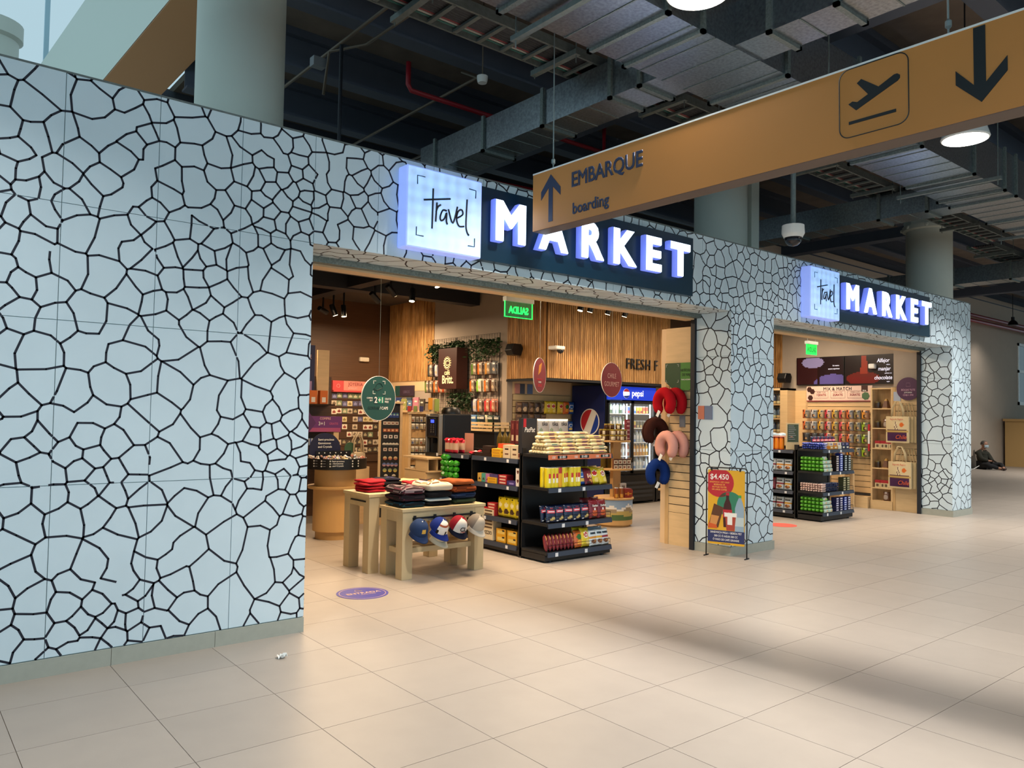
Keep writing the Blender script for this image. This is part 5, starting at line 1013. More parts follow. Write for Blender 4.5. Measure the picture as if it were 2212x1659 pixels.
for k in range(2): sput('chocolate_box', yl, 'flat yellow box on second gondola side shelf', 'box', 'flat yellow boxes on second side shelf', 1.84, .777+k*.033, .07)
for k in range(3): sput('chocolate_box', rdx, 'flat red box stacked on second gondola side shelf', 'box', 'flat red boxes on second side shelf', 1.66, .777+k*.036, .08, jit(.05))
sput('chocolate_box', pur, 'flat purple box on second gondola side shelf', 'box', None, 1.48, .777, .06)
for k in range(2): sput('cocoa_box', carton_me(.07, .09, .10, pat('#e0d8d0', ('e', .5, .6, .3, .2, '#5a2a1a')), '#d8d0c8'), 'white and brown carton at the end of second gondola side shelf', 'box', 'white and brown cartons on second side shelf', 1.37, .777+k*.101, .06)
ypo = pouch_me(.13, .23, .05, pat('#c8b41c', ('e', .5, .62, .28, .10, '#d8d0a0'), ('e', .5, .30, .3, .13, '#3a2218'), ('r', .38, .85, .62, .95, '#1a1a14')))
for k in range(7): sput('snack_pouch', ypo, 'mustard yellow chocolate pouch on third gondola side shelf', 'snack bag', 'mustard pouches on third side shelf', 1.70-(k % 4)*.105, .402, .06 if k < 4 else .14, jit(.1))
for k in range(6): sput('chocolate_box', rdx, 'flat red box stacked on third gondola side shelf', 'box', 'flat red boxes on third side shelf', 1.86 + (k//4)*.16, .402+(k % 4)*.036, .08, jit(.05))
viz = carton_me(.19, .12, .038, pat('#d4c6a8', ('r', .1, .25, .9, .75, '#5a4634')), '#c8ba9c'); vz2 = carton_me(.19, .13, .12, '#d8cbae', '#ccc0a2')
for k in range(6): sput('almond_box', viz, 'flat cream almond box stacked on lowest gondola side shelf', 'box', 'flat cream almond boxes', 1.90, .117+.121+k*.0385, .08)
o = sput('almond_box', vz2, 'deep cream box reading VIZZIO under the flat almond boxes', 'box', None, 1.90, .117, .08); text('VIZZIO', .055, INK, o, (0, -.067, .08), FY, .001, .004, .9)
for k in range(4): sput('candy_box', carton_me(.17, .12, .075, pat('#cf9a1e', ('r', .1, .2, .9, .7, '#d8c06a'), ('e', .75, .75, .1, .12, '#1a1a1a')), '#c08c1a'), 'deep yellow candy box on lowest gondola side shelf', 'box', 'deep yellow candy boxes', 1.66-.20*(k % 2), .117+(k//2)*.076, .08)
# bay with red and green sweets
hb = pouch_me(.09, .17, .06, pat('#c9a890', ('r', 0, 0, 1, .25, '#b8203a'), ('r', 0, .75, 1, 1, '#d0283a')))
for k in range(6):
    o = sput('candy_bag', hb, 'clear candy bag with red bow on the gondola corner shelf', 'candy', 'red bowed candy bags', 2.80-(k % 3)*.085, 1.081, .05+.1*(k//3), jit(.2)); MB().lathe([(0, -.02), (.028, -.012), (.034, .01), (.012, .022), (0, .024)], 7).build('red_bow', mat('foil_red', '#c81c34', .25), o, (0, -.02, .165), (.4, 0, 0))
for k in range(9): put('red_candy', MB().lathe([(0, -.02), (.025, -.014), (.04, 0), (.025, .018), (0, .022)], 6).mesh('red_candy', MATS['foil_red']), 'shiny red wrapped sweet heaped on the gondola top shelf', 'candy', 'heaped red sweets', (3.2+.1*(k % 3), 2.18+(k//3)*.07+jit(.02), 1.10+.012*(k % 2)), (jit(.6), jit(.6), jit(3)))
gbm = MB().lathe([(0, -.035), (.03, -.025), (.045, 0), (.03, .03), (.008, .045)], 7).mesh('green_candy_bag', mat('cello_green', '#2f8a1e', .22))
for k in range(14): put('green_candy_bag', gbm, 'shiny green cellophane sweet pack bunched beside the gondola', 'candy', 'green cellophane packs', (3.07+jit(.01), 2.74-(k % 4)*.088, .82+(k//4)*.07), (jit(.8), jit(.8), jit(3)))
tag(box('sale_card', mat('card_peach', '#c8907c', .6), 3.40, 2.58, 1.085, 3.41, 2.76, 1.33), 'peach and grey upright sale card behind the candy bags', 'card')
tag(MB().lathe([(.03, 0), (.045, .05), (.05, .08), (.046, .08), (.03, .01), (0, .008)], 16).build('yellow_bowl', mat('bowl_yellow', '#cfc06a', .4), None, (3.35, 2.02, 1.10)), 'small pale yellow bowl on the gondola top', 'bowl')
bt = MB().lathe([(.036, 0), (.04, .01), (.04, .16), (.034, .20), (.014, .25), (.013, .30), (.016, .31), (0, .312)], 14).mesh('liqueur_bottle', mat('bottle_gold', '#5a4a1a', .2))
for k in range(3): put('liqueur_bottle', bt, 'dark golden liqueur bottle on the gondola top', 'bottle', 'golden bottles on gondola top', (3.50, 1.96+k*.1, 1.10), (0, 0, 0))
# ---------------- coffee wall
def hang(name, me, lab, cat, grp, x, y, z, rz=0, tl=0): return put(name, me, lab, cat, grp, (x, y, z), (tl, 0, LFT+rz))
def cof(c, b='#8a7a6a'): return pouch_me(.125, .235, .05, pat(c, ('r', .5, 0, 1, 1, b), ('e', .72, .35, .18, .14, '#c8b090'), ('r', .62, .72, .9, .85, '#e6e0d4'), ('r', .1, .8, .35, 1, '#3a1a14')), 10, 12)
CF = dict(slate=(cof('#3a3f3c'), 'slate grey'), navy=(cof('#22263c', '#c8c4c8'), 'navy and white'), gold=(cof('#b8823c'), 'tan gold'), green=(cof('#5a7a34'), 'leaf green'), orange=(cof('#cf6a20'), 'orange'), coral=(cof('#c8552a', '#c8a890'), 'coral orange'), lime=(cof('#7ab82c', '#d8d4c0'), 'lime green'), red=(cof('#c0343c', '#b87a60'), 'red'), brown=(cof('#4a2a1c'), 'dark brown'), grey=(cof('#4a4c4e', '#6a6c6e'), 'dark grey'))
for kind, y, z, row in (('slate', 7.12, 2.26, 'top'), ('navy', 6.93, 2.25, 'top'), ('navy', 6.78, 2.25, 'top'), ('gold', 6.64, 2.26, 'top'), ('green', 5.72, 2.25, 'top'), ('orange', 5.54, 2.25, 'top'), ('gold', 5.32, 2.25, 'top'), ('grey', 5.17, 2.25, 'top'),
    ('green', 7.22, 1.95, 'middle'), ('slate', 7.10, 1.95, 'middle'), ('orange', 6.92, 1.95, 'middle'), ('coral', 6.76, 1.95, 'middle'), ('coral', 6.62, 1.95, 'middle'), ('orange', 5.76, 1.95, 'middle'), ('lime', 5.56, 1.95, 'middle'), ('orange', 5.34, 1.95, 'middle'), ('brown', 5.18, 1.95, 'middle'),
    ('navy', 5.70, 1.60, 'lower'), ('orange', 5.52, 1.60, 'lower'), ('red', 5.32, 1.60, 'lower'), ('red', 5.16, 1.60, 'lower')):
    hk = hang('coffee_pouch', CF[kind][0], CF[kind][1]+' coffee pouch hanging in %s row of the grid wall' % row, 'coffee pouch', '%s pouches, %s grid row' % (CF[kind][1], row), 5.715, y, z, jit(.15)+.2, .05); MB().cyl((0, -.03, .222), (0, .085, .222), .003, 5).build('peg_hook', BLACKM, hk)
    hang('coffee_pouch', CF[kind][0], CF[kind][1]+' coffee pouch hanging in %s row of the grid wall' % row, 'coffee pouch', '%s pouches, %s grid row' % (CF[kind][1], row), 5.768, y-.01, z, .05, .02)
LEAF = mat('leaf_dark', '#2c4a26', .5, rnd=.2, noise=.3, nscale=9)
def plant(label, y0, y1, z0, z1, n, x=5.775):
    t = thing('trailing_plant', label, 'plant', (x, (y0+y1)/2, z0)); r = random.Random(int(y0*100)); mb = MB(); H = z1-z0
    for k in range(n):
        p = Vector((-abs(r.gauss(0, .06)), (r.random()-.5)*(y1-y0), H*r.random()**.8)); d = Vector((-r.random()-.2, r.uniform(-1, 1), r.uniform(-1, .4))).normalized(); s = d.cross(Vector((r.uniform(-1, 1), .2, 1))).normalized(); L_ = r.uniform(.05, .10); w = L_*.32
        mb.add([tuple(p), tuple(p+d*L_*.45+s*w), tuple(p+d*L_), tuple(p+d*L_*.45-s*w), tuple(p+d*L_*.5+s.cross(d)*.008)], [(0, 1, 4), (1, 2, 4), (2, 3, 4), (3, 0, 4)])
    tag(mb.build('foliage', LEAF, t, recalc=False), kind='stuff'); m2 = MB()
    for k in range(3): MB().tube([(0, (y1-y0)*(.45-.45*k), H*.8), (-.03, (y1-y0)*(.2-.2*k), H*.5), (-.04, (y1-y0)*(.3-.3*k), H*.1)], .004, 4).build('stem', mat('stem_brown', '#4a3a22', .8), t)
plant('dark leafy garland on the coffee wall beside the slatted timber', 6.72, 7.12, 2.52, 2.86, 330); plant('dark leafy garland over the top of the café box', 6.02, 6.58, 2.78, 2.88, 200); plant('dark leafy garland on the coffee wall beside the snack niche', 5.0, 5.88, 2.54, 2.88, 380); plant('bushy dark green plant under the café box', 5.72, 6.45, 1.62, 1.95, 320, 5.775)
cbn = thing('coffee_cabinet', 'black cabinet against coffee wall under the bag crate', 'cabinet', (5.30, 4.55, 0)); lbox(cbn, 'body', BLACKP, 0, .02, 0, .44, 1.04, 1.26); lbox(cbn, 'top', BLACKP, -.02, 0, 1.26, .46, 1.06, 1.285)
cr = thing('slatted_crate', 'pale slatted wooden crate full of coffee bags', 'crate', (5.34, 4.66, 1.286))
for z in (.0, .055, .11):
    for q in ((0, 0, z, .02, .80, z+.038), (.34, 0, z, .36, .80, z+.038), (0, -.0, z, .36, .02, z+.038), (0, .78, z, .36, .80, z+.038)): lbox(cr, 'slat', PLY, *q)
lbox(cr, 'crate_floor', PLYD, .01, .01, 0, .35, .79, .012)
for a in (.02, .32):
    for b in (.02, .76): lbox(cr, 'corner_post', PLYD, a, b, .01, a+.02, b+.02, .15)
for k in range(6): hang('coffee_bag', pouch_me(.13, .26, .07, pat(('#3a6a9a', '#2a4a3a', '#1f2c3a', '#c8b890', '#22382c', '#18222a')[k], ('e', .5, .35, .35, .2, ('#7ab0d8', '#d8c890', '#a8b0a0', '#5a5a3a', '#8a9a7a', '#4a6a6a')[k]), ('r', .2, .75, .8, .85, '#d8d4c8'))), ('sky blue', 'forest green', 'black', 'sandy', 'dark olive', 'near black')[k]+' coffee bag standing in the slatted crate', 'coffee bag', None, 5.50+.04*(k % 2), 5.36-k*.115, 1.30, .35, .2)
# ---------------- souvenirs at the back
js = thing('jewellery_slatwall', 'dark brown slatwall of jewellery cards on the veneer wall', 'display wall', (4.05, 8.865, 0)); slatwall(js, 0, 1.72, .55, 1.95, .16, 0, mat('slat_brown', '#4a3220', .6), rot=True)
jc_me = [MB().grid(lambda u, v: ((u-.5)*.11, 0, v*.10), 5, 5, pat(c, ('e', .5, .45, .3, .25, d))).mesh('jewellery_card', PRINT, recalc=False) for c, d in (('#d9c79a', '#8a7a4a'), ('#c9b9a0', '#6a5a48'), ('#5a5a7a', '#8a8ab0'), ('#7a8a6a', '#c8c0a0'), ('#e4d8c4', '#8a3a30'), ('#4a4238', '#a89a78'))]
for r_ in range(8):
    for k in range(14):
        if RNG.random() < .08: continue
        o = put('jewellery_card', jc_me[RNG.choice((0, 0, 1, 4, 2, 3)) if r_ in (0, 1, 3) else RNG.choice((5, 5, 3, 1, 4))], 'small jewellery card hooked on the brown slatwall', 'jewellery card', 'jewellery cards on brown slatwall', (4.12+k*.118+jit(.006), 8.858+jit(.003), 1.83-r_*.155+jit(.01))); o.modifiers.new('s', 'SOLIDIFY').thickness = .004
t = thing('jewellery_sign', 'coral sign reading JOYERÍA on the dark veneer wall', 'sign', (4.52, 8.79, 1.99)); CORAL = mat('sign_coral', '#c94a4c', .5); lbox(t, 'coral_block', CORAL, 0, 0, 0, .24, .1, .19); lbox(t, 'pink_block', mat('sign_salmon', '#d98c7e', .5), .24, .0, .0, .85, .1, .19); lbox(t, 'under_lip', CORAL, .02, -.0, -.035, .85, .1, 0); text('JOYERÍA', .095, mat('sign_maroon', '#8c2f34', .6), t, (.5, -.003, .125), FY, .001, .012, .85, space=1.1); text('JEWELRY', .055, PINKT, t, (.44, -.003, .045), FY, .001, .01, .85, space=1.1); MB().tube([(.12+.035*math.cos(a), -.003, .085+.035*math.sin(a)) for a in [k*PI/5 for k in range(10)]], .003, 4, closed=True).build('ring_mark', PINKT, t)
t = thing('books_sign', 'dark plum sign reading LIBROS on the slatted corner wall', 'sign', (5.812, 7.87, 1.90)); lbox(t, 'board', mat('sign_plum', '#3a2c3c', .5), 0, 0, 0, .03, .52, .21); lbox(t, 'green_edge', DG, -.002, .52, 0, .03, .7, .21); text('LIBROS', .08, mat('plum_text', '#6a5a72', .6), t, (-.003, .26, .08), FX, .001, .008, .9, space=1.1)
bs = thing('book_shelf', 'birch bookshelf along the corner wall', 'shelf', (5.50, 6.98, 0)); lbox(bs, 'top_board', PLY, -.02, 0, 1.57, .33, 1.3, 1.61); lbox(bs, 'body', PLYD, .02, .02, 0, .33, 1.28, 1.57); lbox(bs, 'back_rail', BLACKM, .28, 0, 1.75, .30, 1.3, 1.78)
for k in range(11):
    c = ('#8a8278', '#9a3a3a', '#2a3a6a', '#3a3a5a', '#8a8a4a', '#3a4a5a', '#5a7a9a', '#7a3a4a', '#b87a8a', '#c8c0b0', '#4a4238')[k]; n = ('stone grey', 'brick red', 'navy', 'slate', 'olive', 'steel', 'sky blue', 'plum', 'rose', 'cream', 'umber')[k]
    hang('book', carton_me(.11+.02*(k % 3), .03, .19+.03*(k % 3), pat(c, ('r', .2, .6, .8, .8, '#d8d0c0'), ('e', .5, .3, .25, .14, '#b09a70')), c, '#e0dac8'), n+' book or magazine on the birch bookshelf', 'book', None, 5.53+.04*(k % 2), 8.18-k*.108, 1.612, jit(.2)+.3, -.05)
tag(box('menu_card', mat('menu_amber', '#d08a1e', .6), 3.28, 3.43, 1.62, 3.34, 3.445, 1.78), 'amber price card above the coffee machine', 'card'); tag(box('menu_card', mat('menu_green', '#8a9a4a', .6), 3.38, 3.43, 1.60, 3.45, 3.445, 1.77), 'green and amber price card above the coffee machine', 'card')
tag(box('menu_post', PLY, 3.30, 3.446, 1.011, 3.42, 3.47, 1.78), 'slim birch board behind the coffee machine carrying the price cards', 'board')
# magnets and charms
mag = [MB().lathe([(0, 0), (.028, 0), (.026, .006), (0, .007)], 12, cols=lambda k, u, c=c, d=d: c if u < .5 else d).mesh('fridge_magnet', PRINT) for c, d in (('#c8b48a', '#b06a4a'), ('#5a6a9a', '#b08a98'), ('#d0c8b8', '#3a3a3a'), ('#d08a2a', '#c07a20'), ('#8a9a6a', '#c8b060'))] + [carton_me(.05, .006, .045, pat(c, ('e', .5, .5, .3, .3, d)), c) for c, d in (('#c9b9a8', '#7a4a3a'), ('#a85a3a', '#d8b080'), ('#d8d4cc', '#5a2a2a'))] + [carton_me(.04, .006, .07, pat('#1f3a7a', ('r', .1, .45, .9, .6, '#b0c8e0'), ('e', .5, .75, .3, .15, '#4a8a5a')), '#1c3470')]
Mm = Matrix.Translation((3.02, 4.3, 0)) @ Matrix.Rotation(-.55, 4, 'Z')
for r_, (z, n, idx) in enumerate(((1.50, 5, 8), (1.40, 4, 5), (1.30, 4, 6), (1.21, 3, 7), (1.12, 5, 2), (1.03, 3, 5), (.93, 3, 0), (.84, 4, 1), (.76, 3, 4), (.68, 2, 2))):
    for k in range(n):
        rd = idx < 5; put('fridge_magnet', mag[idx], ('round tan', 'round blue and mauve', 'round pale', 'round amber', 'round green', 'square brown', 'square rust', 'square white', 'tall blue')[idx]+' fridge magnet in the %s row of the black magnet board' % ('first', 'second', 'third', 'fourth', 'fifth', 'sixth', 'seventh', 'eighth', 'ninth', 'tenth')[r_], 'magnet', 'magnets in the %s board row' % ('first', 'second', 'third', 'fourth', 'fifth', 'sixth', 'seventh', 'eighth', 'ninth', 'tenth')[r_], Mm @ Vector((.06+(k+.5)*(.22/n), .026, z)), (PI/2 if rd else 0, 0, -.55))
Mc = Matrix.Translation((3.34, 4.02, 0)) @ Matrix.Rotation(-.55, 4, 'Z'); chm = [pouch_me(.05, .085, .02, pat('#a8a294', ('e', .5, .3, .3, .2, c), ('r', 0, .8, 1, 1, '#d8d2c4')), 6, 8) for c in ('#8a4a30', '#6a6a62', '#4a5a8a', '#b0a070')]
for r_, z in enumerate((1.44, 1.34, 1.13, 1.02, .92, .74, .62)):
    for k in range(4): put('charm_pack', chm[(r_+k) % 4], 'small clear charm pack hooked on the birch charm tower', 'souvenir', 'charm packs on the birch tower', Mc @ Vector((.06+k*.058, .02+.02*(k % 2), z)), (0, 0, -.55+jit(.3)))
for k, c in enumerate(('#a8302a', '#7a8a4a', '#2a2a5a')): tag(box('tag_card', mat('card_'+c[1:], c, .6), 3.30+.07*k, 3.99-.045*k, 1.592, 3.36+.07*k, 4.0-.045*k, 1.67), ('red', 'green', 'navy')[k]+' header card on top of the birch charm tower', 'card')
# mug shelf left
ms = thing('mug_shelf', 'birch and dark shelf unit with mugs behind gem counter', 'shelf', (2.0, 5.42, 0), (0, 0, -.12))
for z in (.45, .78, 1.07, 1.37, 1.68): lbox(ms, 'shelf', GROOVE, 0, 0, z-.02, .86, .3, z)
lbox(ms, 'back_panel', VENEER, 0, .3, 0, .9, .32, 2.1); lbox(ms, 'end_post', PLY, .84, -.02, 0, .92, .32, 1.40); lbox(ms, 'upper_post', PLY, .66, .25, 1.68, .84, .3, 2.5)
def mug_me(c, d):
    mb = MB().lathe([(0, 0), (.036, 0), (.04, .02), (.04, .06), (.041, .10), (.037, .10), (.036, .02), (0, .015)], 14, cols=lambda k, u: d if k in (2, 3) and int(u*12) % 3 == 0 else c); mb.col = c
    return mb.tube([(.036, 0, .08), (.07, 0, .075), (.07, 0, .035), (.036, 0, .025)], .006, 5).mesh('mug', GLOSS, smooth=40)
Ms = Matrix.Translation((2.0, 5.42, 0)) @ Matrix.Rotation(-.12, 4, 'Z'); mugs = [mug_me(*c) for c in (('#b8c0cc', '#3a4a8a'), ('#d8d0c0', '#c8a040'), ('#c8ccd0', '#2a5a9a'), ('#c89a1c', '#8a5a10'), ('#d8d4d0', '#b02a2a'), ('#1f2f6a', '#d8d8e0'))]
for z in (1.071, 1.371, .781):
    for k in range(7): put('souvenir_mug', mugs[(k*2+int(z*10)) % 6], 'printed souvenir mug on the %s shelf behind gem counter' % {1.071: 'middle', 1.371: 'upper', .781: 'lower'}[z], 'mug', 'mugs on the %s shelf' % {1.071: 'middle', 1.371: 'upper', .781: 'lower'}[z], Ms @ Vector((.07+k*.112, .08+.03*(k % 2), z)), (0, 0, jit(1)))
for k in range(3): put('orange_box', carton_me(.12, .08, .2, pat('#c8641c', ('r', .3, .1, .7, .55, '#e0d8cc')), '#b85816'), 'bright orange boxed souvenir on top of the mug shelf', 'box', 'orange boxes on mug shelf', Ms @ Vector((.38+k*.16, .1, 1.681)))
t = thing('three_plus_one_sign', 'purple and pink sign reading COMPRE 3+1 over the mugs', 'sign', tuple(Ms @ Vector((.34, -.04, 1.30))), (0, 0, -.12)); lbox(t, 'purple_board', mat('sign_violet', '#6a2f72', .5), 0, 0, .03, .62, .01, .2); MB().prism([(-.02, .05), (.10, -.06), (.22, .1), (.10, .28), (.0, .24)], 'y', -.004, .008).build('pointed_plate', mat('sign_violet2', '#55265e', .5), t); lbox(t, 'pink_edge', mat('sign_pinkedge', '#a84a7a', .5), 0, .001, -.03, .6, .009, .03)
text('COMPRE', .05, PINKT, t, (.36, -.003, .165), FY, .001, .012, .85); text('3+1', .075, WHT, t, (.31, -.003, .09), FY, .001, .016, .9); text('GRATIS', .045, mat('sign_rose', '#c25a86', .5), t, (.49, -.003, .09), FY, .001, .012, .9); MB().box(.05, 0, -.2, .08, .006, .03).build('stake', PLY, t)
t = thing('plus_one_sign', 'tall navy sign reading COMPRE BUY +1 GRATIS beside veneer wall', 'sign', tuple(Ms @ Vector((.36, .2, 1.70))), (0, 0, -.12)); lbox(t, 'board', mat('sign_navy', '#1a1c4a', .5), -.1, 0, 0, .24, .012, .86); lbox(t, 'lilac_patch', mat('sign_lilac', '#a88ab0', .6), -.06, -.002, .12, .2, 0, .32)
for s, z, h in (('COMPRE', .68, .085), ('BUY', .57, .07), ('2+1', .43, .14)): text(s, h, PINKT if h < .1 else WHT, t, (.07, -.003, z), FY, .001, .008, .7)
text('GRATIS', .075, INK, t, (.07, -.004, .26), FY, .001, .008, .75)
t = thing('tote_bag', 'beige tote bag with tall handles behind gem counter', 'bag', (2.87, 4.62, .80)); MB().lathe([(.10, 0), (.13, .05), (.12, .18), (.10, .2)], 16, sy=.5).build('bag_body', mat('canvas', '#c8b494', .9), t, smooth=1)
for s in (-.03, .03): MB().tube([(-.08, s, .18), (-.07, s, .36), (-.02, s, .45), (.03, s, .45), (.07, s, .36), (.08, s, .18)], .011, 5).build('handle', MATS['canvas'], t, smooth=1)
tag(box('tote_plinth', PLY, 2.68, 4.5, 0, 3.0, 4.78, .80), 'birch plinth under the tote bag', 'plinth')
tag(MB().cyl((0, 0, 0), (0, .008, 0), .085, 24).build('green_price_disc', mat('disc_green', '#35563c', .5), None, (2.74, 4.60, 1.06)), 'small green round price disc behind gem counter', 'sign'); tag(box('disc_stake', PLY, 2.735, 4.609, .80, 2.745, 4.617, 1.06), 'thin stake carrying green price disc', 'stake')
# ---------------- fridge drinks
def bottle_me(c, cap='#d8d8d8', h=.21, r=.03): return MB().lathe([(r*.9, 0), (r, .01), (r, h*.3), (r, h*.58), (r*.8, h*.72), (r*.4, h*.86), (r*.4, h*.92), (r*.42, h), (0, h)], 10, cols=lambda k, u: cap if k > 5 else '#e0dcd0' if k == 2 and .55 < u < .95 else c).mesh('bottle', GLOSS, smooth=40)
def tin_me(c, d, h=.13): return MB().lathe([(.028, 0), (.031, .008), (.031, h*.4), (.031, h*.75), (.031, h-.01), (.027, h), (0, h)], 10, cols=lambda k, u: '#c0c4c8' if k > 3 else d if k == 1 and .5 < u < 1 else c).mesh('drink_can', GLOSS, smooth=40)
DR = [bottle_me('#a84a2a', '#c03030'), bottle_me('#c8882a', '#d0a030'), bottle_me('#d09a2a', '#b8b8b8'), bottle_me('#b8c4c8', '#3a6ab0'), bottle_me('#3a5a3a', '#c8c8c8'), tin_me('#2a4a9a', '#c03a3a'), tin_me('#c8a82a', '#8a2a2a'), tin_me('#b8bcc4', '#2a6ab0'), tin_me('#c04a2a', '#e0c060'), tin_me('#d0c8a8', '#4a6a3a'), tin_me('#5a5a4a', '#c8b070')]
DN = ('red brown bottle', 'amber bottle', 'golden bottle', 'clear water bottle', 'dark green bottle', 'blue can', 'yellow can', 'silver can', 'orange red can', 'cream can', 'dark olive can')
for z, seq in ((1.62, (3, 3, 4, 3, 3, 4, 3, 5, 5, 7, 6, 6, 8, 8)), (1.36, (4, 3, 4, 3, 3, 3, 4, 9, 9, 6, 10, 10, 10, 9)), (1.10, (3, 3, 7, 7, 3, 3, 3, 8, 7, 7, 3, 3, 7, 7)), (.86, (0, 0, 3, 3, 0, 0, 3, 0, 0, 1, 2, 1, 2, 2)), (.62, (4, 4, 3, 4, 4, 3, 4, 3, 3, 7, 3, 3, 7, 3))):
    for k, c in enumerate(seq):
        for r_ in range(2): put('chilled_drink', DR[c], DN[c]+' on the %s fridge shelf' % {1.62: 'top', 1.36: 'second', 1.10: 'third', .86: 'fourth', .62: 'lowest'}[z], 'drink', DN[c]+'s, fridge shelf at %.2f' % z, (7.44+k*.084+(.04 if k > 6 else 0), 4.20+r_*.1, z+.001))
# ---------------- snack niche
nut = pouch_me(.13, .19, .04, pat('#5a4232', ('e', .5, .3, .3, .2, '#a88a6a'), ('r', .2, .7, .8, .85, '#8a6a4a'))); nut2 = pouch_me(.13, .19, .04, pat('#4a3a34', ('e', .4, .35, .3, .22, '#c8b090'), ('r', .25, .72, .75, .84, '#1c1c2a')))
for z, n in ((1.60, 5), (1.40, 5), (1.18, 4)):
    for k in range(n): put('nut_pouch', (nut, nut2)[k % 2], 'brown nut pouch hanging on the niche slatwall', 'snack bag', 'brown nut pouches', (6.06+k*.14, 4.88, z), (.05, 0, jit(.15)))
for x, kind, lab in ((6.70, 'lays', 'yellow chip bag'), (6.74, 'lays', 'yellow chip bag'), (6.80, 'lays', 'yellow chip bag'), (6.98, 'lays', 'yellow chip bag'), (7.13, 'org', 'orange snack bag'), (7.24, 'blu', 'blue snack bag')):
    o = put('hanging_chips', B_[kind], lab+' hanging on the niche slatwall', 'snack bag', lab+'s in the niche', (x, 4.86-.02*(x > 6.75), 1.59), (.05, 0, jit(.1)+.05)); o.scale = (1.15, 1.1, 1.15)
for k in range(3): put('hanging_chips', B_['blu'], 'blue snack bag hanging low on the niche slatwall', 'snack bag', 'low blue bags in the niche', (6.98+k*.14, 4.87, 1.27), (.05, 0, 0))
# ---------------- honey stand goods
jar = MB().lathe([(.03, 0), (.034, .006), (.034, .055), (.03, .062), (.032, .062), (.032, .078), (0, .079)], 12, cols=lambda k, u: '#b09a3a' if k > 3 else '#e0d8c0' if k == 1 and .55 < u < .95 else '#4a2a12').mesh('honey_jar', GLOSS, smooth=40)
for z, r0, n, lab in ((1.227, .17, 8, 'dark honey jar with gold lid on top tier of round stand'), (1.227, .10, 5, 'dark honey jar with gold lid on top tier of round stand')):
    for k in range(n):
        for q in range(3 if r0 < .15 else 2): put('honey_jar', jar, lab, 'jar', 'honey jars on top tier', (5.84+r0*math.cos(k*2*PI/n), 2.47+r0*math.sin(k*2*PI/n), z+q*.0795), (0, 0, k))
sj = carton_me(.06, .06, .07, pat('#d8d0c0', ('r', 0, .7, 1, 1, '#4a2a1a'), ('e', .5, .35, .25, .2, '#7a3a2a')), '#6a4028')
for k in range(4):
    for q in range(2): put('spice_jar', sj, 'small square spice pot on the middle tier of round stand', 'jar', 'spice pots on middle tier', (5.72+k*.068, 2.31-.02*k, .827+q*.071), (0, 0, -.4))
for k in range(3): tag(inst('tall_bottle', bt, None, (5.70+.09*k, 2.52, .827)), 'dark sauce bottle on the middle tier of round stand', 'bottle', 'sauce bottles on middle tier')
pn = thing('pencil_cup', 'grey cup of wooden sticks on the middle tier of round stand', 'cup', (6.02, 2.30, .827)); MB().lathe([(.04, 0), (.042, .08), (.038, .08), (.036, .01), (0, .01)], 14).build('cup', GREYP, pn, smooth=40)
for k in range(8): MB().cyl((jit(.02), jit(.02), .02), (jit(.04), jit(.04), .15), .004, 5).build('stick', PLYD, pn)
rb = carton_me(.11, .11, .13, pat('#8c2a18', ('r', 0, .35, 1, .55, '#b8862a'), ('e', .5, .45, .16, .18, '#d07a20')), '#7c2414'); rb2 = carton_me(.07, .07, .10, pat('#a03a1c', ('e', .5, .5, .3, .25, '#d8a060')), '#8a3016'); wb_ = carton_me(.1, .05, .12, pat('#d8d2c8', ('r', .3, .2, .7, .8, '#8a7a6a')), '#ccc4b8'); tin = tin_me('#8a4a1c', '#d09a40', .15)
for k, (me, x, y, z, lab) in enumerate(((rb, 5.93, 2.28, .413, 'large red and gold box on low tier of round stand'), (rb2, 6.05, 2.33, .413, 'small rust box on outer low tier of round stand'), (rb2, 6.10, 2.43, .413, 'small rust box behind the outer one on low tier'), (wb_, 6.0, 2.42, .48, 'white carton standing behind red box on low tier'), (tin, 5.80, 2.26, .413, 'amber tin on low tier of round stand'), (tin, 5.73, 2.29, .413, 'amber tin beside burlap pack on low tier'))): put('gift_pack', me, lab, 'gift', None, (x, y, z), (0, 0, -.3))
red_t = carton_me(.06, .06, .06, pat('#8a2a3a', ('r', .1, .3, .9, .6, '#d8a8a8')), '#7a2030')
for k in range(5): put('red_tin', red_t, 'small pink and wine red box stacked on top tier of round stand', 'box', 'wine red boxes on top tier', (6.02, 2.36, 1.227+k*.061), (0, 0, -.3))
# ---------------- neck pillows
def pillow(label, y, z, col, x=5.13, rx=0, yaw=0, grp=None, s=1):
    t = thing('neck_pillow', label, 'neck pillow', (x, y, z), (0, 0, yaw), grp); m = mat('plush_'+col[1:], col, .95, bump=.3, bscale=180, spec=.1)
    pts = []; rs = []
    for k in range(25):
        a = math.radians(-62+304*k/24); pts.append((0, .105*math.cos(a+PI/2+math.radians(-90)+0)*1.0, .125*math.sin(a))); u = abs(k-12)/12; rs.append((.066 - .008*u) * (min(1, (1-u)*6+.35)))
    pts = [(0, -.105*math.sin(math.radians(-152+304*k/24)), .13*math.cos(math.radians(-152+304*k/24))) for k in range(25)]
    MB().tube(pts, .06, 14, rs=rs).build('cushion', m, t, smooth=1)
    MB().box(-.068, -.075, -.16, -.064, -.035, -.08).build('care_tag', WHITEP, t, (0, .03, 0), (.5, 0, 0)); MB().tube([(0, .0, .13), (.03, .0, .2), (.1, 0, .2)], .003, 4).build('loop', BLACKM, t)
    return t
